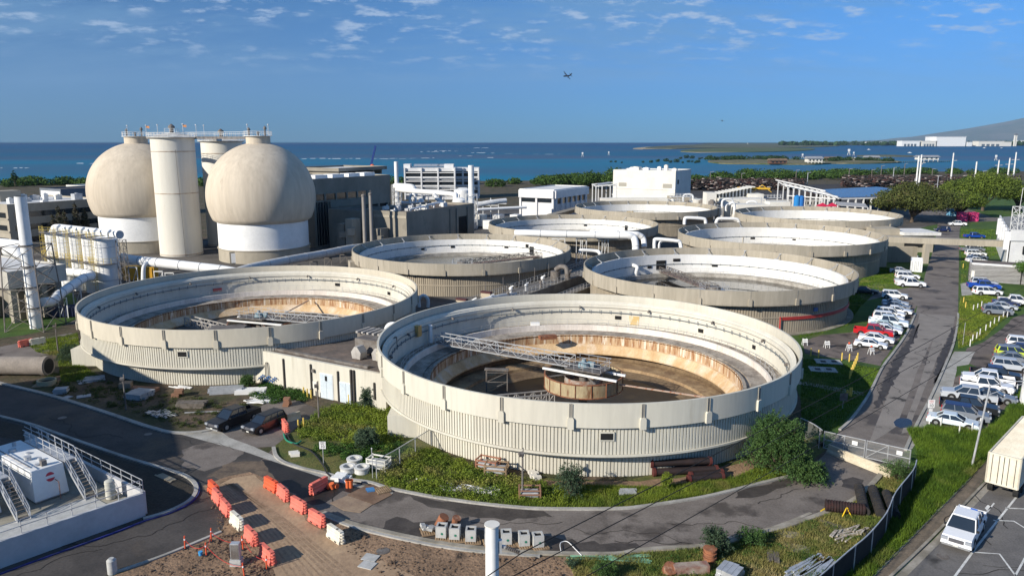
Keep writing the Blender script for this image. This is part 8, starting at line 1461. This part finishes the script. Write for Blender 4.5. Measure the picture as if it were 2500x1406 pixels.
# barricades, hydrant, hatches, fixtures
br_ = proto('a_frame_barricade', 'barricade'); mb = MB()
for s in (-1, 1):
    for x_ in (-.32, .32): mb.beam((x_, s * .3, 0), (x_ * .85, s * .04, 1.05), .07, .05)
mb.build('leg', white, br_)
for z_, m_ in ((.9, white), (.6, white)): MB().box((0, -.14 + (.9 - z_) * -.3, z_), (.74, .03, .22), rx=-.2).build('board', m_, br_)
for i, (px, py) in enumerate(((1964, 843), (2018, 849), (2072, 857), (2126, 865))): p = at(px, py); put(br_, (p.x, p.y, .02), .1 * i, 'white a-frame barricade, ' + ['leftmost near the front tank', 'second from the left', 'third with an orange lamp', 'rightmost with an orange lamp beside the sedan'][i], 'white barricades')
for i, (px, py) in enumerate(((2072, 857), (2126, 865))): p = at(px, py); tag(MB().sphere((p.x, p.y, 1.2), .16, 10, 8).build('warning_lamp', om, origin=(p.x, p.y, 1.1)), ['orange lamp on the third barricade', 'orange lamp on the rightmost barricade'][i], 'warning lamp')
for i, (px, py) in enumerate(((2022, 884), (2009, 903))): p = at(px, py); t = thing('hatch_slab', ['rear', 'front'][i] + ' concrete hatch slab in the shaded lawn', 'hatch', tuple(p)); MB().box((p.x, p.y, .06), (3.4, 2.2, .12), rz=-.2).build('slab', cb, t); [MB().box((p.x + dx, p.y, .13), (.7, .9, .03), rz=-.2).build('lid', trim, t) for dx in (-.7, .8)]
p = at(2068, 966); t = thing('hydrant', 'yellow fire hydrant by the narrow path', 'hydrant', tuple(p)); MB().cone((p.x, p.y, 0), (p.x, p.y, .6), .13, .12, 12).sphere((p.x, p.y, .62), .14, 10, 6).build('body', M('bollard_yellow', (.68, .5, .1)), t); MB().rod((p.x - .22, p.y, .42), (p.x + .22, p.y, .42), .07, 8).build('outlet', yellow, t)
for i, (px, py, r_) in enumerate(((152, 1020, .45), (362, 1060, .4), (2302, 1358, .42), (935, 1345, .5))): p = at(px, py); tag(MB().cone((p.x, p.y, .031), (p.x, p.y, .045), r_, r_, 22).build('manhole_cover', dgalv, origin=tuple(p)), 'round manhole cover ' + ['in the shaded road at the left', 'in the road below the storage strip', 'in the striped street left of the pickup', 'in the bare dirt right of the white barrier'][i], 'manhole cover')
for pts, m_, r_, lb in ((((693, 1062), (700, 1078), (722, 1086), (735, 1080)), M('hose_green', (.02, .2, .12)), .09, 'green hose curl by the left kerb'), (((700, 1060), (715, 1085), (760, 1105), (790, 1140), (800, 1160), (830, 1175), (900, 1186)), trim, .07, 'black hose crossing the pavement to the wet road'), (((1370, 1352), (1368, 1330), (1385, 1326), (1405, 1345), (1420, 1360)), white, .03, 'thin pale hose looped at the near kerb')): P = [at(*q) + Z3 * .16 for q in pts]; tag(MB().tube(cr(P, 5), r_, 8).build('hose', m_, smooth=True, origin=tuple(P[0])), lb, 'hose')
# neighbouring building just outside the left of the frame, whose shadow lies over the road and the storage strip
t = thing('warehouse', 'large plain warehouse standing left of the camera', 'building', (-80, 50, 0)); MB().prism([(-64, 45), (-80.5, 76), (-100, 64), (-84, 33)], 0, 18.6).build('wall', conc2, t); MB().prism([(-65, 46), (-80.5, 74.5), (-98, 63.5), (-84, 34.5)], 18.6, 18.7).build('roof', roofw, t)
# ================================================================ near vegetation
def pip(P, poly):
    x, y = P[:, 0], P[:, 1]; ins = np.zeros(len(P), bool); n = len(poly)
    for i in range(n):
        (x1, y1), (x2, y2) = poly[i], poly[(i + 1) % n]
        if y1 != y2: ins ^= ((y1 > y) != (y2 > y)) & (x < (x2 - x1) * (y - y1) / (y2 - y1) + x1)
    return ins
def scatter(pts, n, clump=0.0):
    poly = [g(*p) for p in pts]; a = np.array(poly); out = np.zeros((0, 2))
    while len(out) < n:
        P = rng.uniform(a.min(0), a.max(0), (n * 2, 2))
        if clump: P = P[(np.sin(P[:, 0] * 1.3 + np.sin(P[:, 1] * .9) * 2) * np.sin(P[:, 1] * 1.7 + np.sin(P[:, 0] * .7) * 2) + rng.normal(0, .5, len(P))) > clump]
        P = P[pip(P, poly)]
        for k in TANKS: P = P[np.hypot(P[:, 0] - TANKS[k][0], P[:, 1] - TANKS[k][1]) > 23.2]
        out = np.vstack([out, P])
    return out[:n]
def grass(name, label, pts, n, h, w_, mat, clump=0.0, lean=.5, z=.01):
    P = scatter(pts, n, clump); a = rng.uniform(0, 2 * pi, n); hh = h * (.4 + .9 * rng.random(n) ** 1.5); L_ = lean * hh * rng.random(n); b_ = rng.uniform(0, 2 * pi, n); ww = w_ * (.6 + .8 * rng.random(n)) / 2
    V = np.zeros((n, 3, 3)); V[:, 0, 0] = P[:, 0] - np.cos(a) * ww; V[:, 0, 1] = P[:, 1] - np.sin(a) * ww; V[:, 1, 0] = P[:, 0] + np.cos(a) * ww; V[:, 1, 1] = P[:, 1] + np.sin(a) * ww; V[:, :2, 2] = z
    V[:, 2, 0] = P[:, 0] + np.cos(b_) * L_; V[:, 2, 1] = P[:, 1] + np.sin(b_) * L_; V[:, 2, 2] = hh
    o = fastmesh(name, V.reshape(-1, 3), np.arange(3 * n).reshape(n, 3), mat); o['kind'] = 'stuff'; o['label'] = label; return o
def weeds(name, label, pts, k, r, n, size, mat, clump=.0):
    P = scatter(pts, k, clump); C_ = np.c_[P, r * .35 * np.ones(k)]; q = r * (.6 + .8 * rng.random((k, 1))); V, F_ = leaves(C_, np.c_[q, q, q * .75], n, size, shell=.5); V[:, 2] = np.maximum(V[:, 2], .02)
    o = fastmesh(name, V, F_, mat); o['kind'] = 'stuff'; o['label'] = label; return o
g_lush = leafmat('lush_grass', (.09, .145, .015), (.05, .095, .012), (.14, .155, .04)); g_dry = leafmat('dry_grass_blade', (.2, .18, .06), (.1, .13, .03), (.26, .21, .1)); g_weed = leafmat('weed_leaf', (.045, .1, .018), (.03, .07, .014), (.085, .12, .025)); g_yel = leafmat('yellow_green_grass', (.14, .18, .022), (.085, .125, .018), (.18, .165, .05))
grass('long_grass', 'long lush green grass on the bank right of the dark fence', [(2240, 1100), (2215, 1050), (2290, 1045), (2400, 1055), (2440, 1030), (2500, 950), (2500, 1010), (2440, 1085), (2370, 1165), (2215, 1322), (2100, 1440), (2010, 1440), (2120, 1320), (2175, 1260), (2200, 1190), (2240, 1135)], 75000, .55, .05, g_lush, lean=.9)
grass('verge_grass', 'dry grass and weeds between the near road and the bottom edge', [(1380, 1366), (1564, 1352), (1742, 1338), (1865, 1308), (1955, 1282), (2073, 1236), (2124, 1198), (2165, 1165), (2228, 1150), (2190, 1195), (2165, 1260), (2100, 1325), (1990, 1440), (1420, 1440)], 60000, .3, .05, g_dry, clump=-.5, lean=1.0)
weeds('verge_weeds', 'green weeds patching the dry verge at the bottom right', [(1560, 1358), (1742, 1342), (1900, 1303), (2073, 1240), (2150, 1190), (2150, 1270), (2000, 1420), (1600, 1420)], 240, .28, 15000, .1, g_weed, clump=.5)
grass('tank_grass', 'yellow green grass between the front tank and the ring road', [(1240, 1200), (1400, 1185), (1600, 1190), (1800, 1165), (1850, 1140), (1930, 1160), (1858, 1178), (1780, 1197), (1577, 1233), (1330, 1240), (1230, 1234)], 42000, .3, .05, g_yel, clump=-.6, lean=.9)
weeds('ground_weeds', 'thick green weeds below the front tank wall', [(925, 1165), (1000, 1100), (1050, 1098), (1150, 1140), (1300, 1180), (1420, 1190), (1400, 1228), (1247, 1233), (1082, 1212), (950, 1188)], 460, .42, 46000, .15, g_yel)
weeds('ground_weeds', 'bright yellow green weed mound between the tank and the parked cars', [(760, 1030), (790, 1000), (870, 985), (955, 990), (985, 1060), (950, 1100), (880, 1090), (800, 1080), (730, 1070), (720, 1050)], 420, .5, 44000, .15, g_yel)
weeds('ground_weeds', 'green weeds on the point of land by the three concrete rings', [(790, 1085), (900, 1090), (990, 1085), (1000, 1100), (900, 1160), (850, 1120), (800, 1115), (760, 1095)], 200, .4, 17000, .15, g_weed, clump=.2)
weeds('ground_weeds', 'green weed patch beside the wall near the pale doors', [(640, 935), (700, 940), (745, 960), (750, 985), (700, 975), (650, 990), (610, 960)], 150, .45, 15000, .15, g_weed)
weeds('ground_weeds', 'low weeds scattered through the storage strip', [(200, 900), (300, 950), (620, 990), (640, 960), (600, 1030), (440, 1045), (250, 990), (60, 930)], 420, .28, 22000, .12, leafmat('dull_weed', (.055, .075, .02), (.04, .055, .016)), clump=.45)
grass('lawn_grass', 'green grass left of the left tank by the big concrete pipe', [(60, 835), (190, 815), (200, 890), (250, 925), (150, 935), (140, 870), (90, 860)], 16000, .3, .07, g_yel, clump=-.4)
grass('lawn_grass', 'green lawn right of the front tank', [(1955, 875), (2085, 892), (2150, 900), (2115, 965), (2050, 1040), (2010, 1060), (1955, 1030)], 26000, .18, .06, g_lush)
grass('lawn_grass', 'green lawn beside the parked row and the dark water tank', [(1945, 800), (2060, 765), (2085, 700), (2140, 650), (2210, 660), (2250, 672), (2240, 700), (2140, 712), (2100, 750), (2070, 795), (2000, 815), (1950, 825)], 30000, .2, .09, g_lush)
grass('lawn_grass', 'long grass with white posts on the right of the road', [(2345, 725), (2400, 720), (2500, 745), (2450, 780), (2400, 828), (2340, 852), (2336, 800)], 26000, .28, .08, g_yel)
grass('lawn_grass', 'strip of lawn beyond the footbridge on the right', [(2346, 560), (2430, 560), (2440, 620), (2380, 640), (2346, 700)], 9000, .25, .14, g_lush)
def feather(name, label, px, py, w_, h, k, mat, leaf=.12, up=.5, cat='bush', droop=.35, dx=0, nl=26, dy=0):
    p = at(px, py); p.x += dx; t = thing(name, label, cat, (p.x, p.y, 0)); mb = MB(); V = []
    for i in range(k):
        a = random.uniform(0, 2 * pi); q = sqrt(random.random()); el = random.random() ** up; tip = Vector((cos(a) * w_ / 2 * q * (1.05 - .45 * el), sin(a) * w_ / 2 * q * (1.05 - .45 * el), h * (.12 + .88 * el) * random.uniform(.75, 1)))
        b0 = tip * .45; b0.z = tip.z * .7; m_ = b0.lerp(tip, .6) + Vector((0, 0, .12 * h * random.random())); tip = tip - Vector((0, 0, droop * h * .2 * random.random())); o_ = Vector((p.x, p.y, 0)); c_ = cr([o_ + b0, o_ + m_, o_ + tip], 6)
        if i % 6 == 0: mb.tube([o_ + Vector((0, 0, .02)), o_ + b0 * .6 + Vector((0, 0, .1 * h)), o_ + b0, o_ + m_], [.05 * h / 3, .035 * h / 3, .025 * h / 3, .01], 4)
        for j in range(nl):
            f = random.uniform(0, len(c_) - 1.01); q_ = c_[int(f)].lerp(c_[int(f) + 1], f % 1); V.append(q_)
    P = np.array([tuple(v) for v in V]) + rng.normal(0, leaf * .5, (len(V), 3)); n = len(P); d = rng.normal(size=(n, 3)); d /= np.linalg.norm(d, axis=1)[:, None]; e = np.cross(d, rng.normal(size=(n, 3))); e /= np.linalg.norm(e, axis=1)[:, None]; s_ = leaf * (.6 + .9 * rng.random((n, 1)))
    VV = np.stack([P - d * s_ * .6, P + e * s_ * .22, P + d * s_ * .6, P - e * s_ * .22], 1).reshape(-1, 3); VV[:, 2] = np.maximum(VV[:, 2], .02); fastmesh('foliage', VV, np.arange(4 * n).reshape(n, 4), mat, t); mb.build('stem', bark, t); return t
feather('kiawe_tree', 'big feathery dark green bush tree at the right side of the front tank', 1893, 1150, 7.4, 5.6, 1100, lf_feather, .16, .6, 'tree', nl=30); feather('kiawe_tree', 'low sprawling feathery bush right of the big one', 1965, 1172, 4.8, 2.2, 420, lf_feather, .15, .7, droop=.8, nl=28)
feather('spiky_bush', 'open spiky bush standing before the front tank wall', 1393, 1212, 3.8, 3.1, 260, lf_grey, .12, .55, nl=22); feather('young_bush', 'small yellowish upright bush between the spiky bush and the dark pipes', 1628, 1195, 1.5, 1.7, 130, g_yel, .1, .5, droop=1, nl=26); feather('round_bush', 'round dark feathery bush by the cream building corner', 905, 992, 3.2, 2.6, 420, lf_grey, .14, .6)
feather('round_bush', 'dark green bush in the middle of the weed mound', 895, 1090, 3.4, 1.9, 300, lf_grey, .14, .6); feather('young_bush', 'small bush at the corner of the left tank wall', 605, 948, 2.6, 1.8, 170, lf_feather, .13); feather('round_bush', 'dull bush beside the left tank at its left', 178, 880, 4.6, 2.4, 260, lf_grey, .16, .7)
feather('thorn_bush', 'leafy branches spilling over the end of the gate barrier', 2190, 1172, 4.6, 2.0, 260, lf_feather, .1, .5, nl=14, droop=.6); feather('shrub', 'straggly grey green shrub at the kerb bottom right of centre', 1745, 1352, 3.0, 2.2, 240, lf_grey, .13, .5, nl=18); feather('shrub', 'low dark shrub right of the straggly one', 1835, 1330, 3.4, 1.3, 200, lf_feather, .12, nl=16)
feather('shrub', 'dark green shrub at the bottom edge near the green pipes', 1478, 1412, 2.4, 1.4, 200, lf_feather, .1, nl=20); feather('shrub', 'little shrub on the bare dirt right of the looped hose', 1395, 1385, 1.4, .7, 50, lf_grey, .1, nl=14)
# loose clods and stones on the bare dirt
P = scatter([(540, 1305), (500, 1190), (520, 1200), (560, 1270), (640, 1360), (700, 1440), (280, 1440), (400, 1362)], 900, -.2); Q = scatter([(800, 1300), (860, 1290), (1000, 1325), (1200, 1350), (1420, 1365), (1440, 1440), (1000, 1440), (860, 1360)], 900, -.2)
mb = MB()
for (x, y) in np.vstack([P, Q]).tolist():
    s_ = random.uniform(.03, .12) * (2.2 if random.random() < .05 else 1); mb.sphere((x, y, s_ * .3), s_, 5, 3, (1, random.uniform(.6, 1), .6))
tag(mb.build('loose_clods', M('clod', (.15, .1, .065), (.09, .06, .04), sc=2, fine=.2)), 'loose clods and stones scattered over the bare dirt', kind='stuff')
# ================================================================ air
hm = bpy.data.materials.new('haze_air'); hm.use_nodes = True; nt = hm.node_tree; nt.nodes.remove(nt.nodes['Principled BSDF'])
pv = nt.nodes.new('ShaderNodeVolumePrincipled'); pv.inputs['Color'].default_value = (.5, .75, 1, 1); pv.inputs['Density'].default_value = 2.2e-5; pv.inputs['Anisotropy'].default_value = 0
nt.links.new(pv.outputs[0], nt.nodes['Material Output'].inputs['Volume'])
o = MB().bb(-30000, 30000, -400, 33000, -4, 2600).build('haze', hm); o['kind'] = 'stuff'; o['label'] = 'thin sea haze over the whole place'
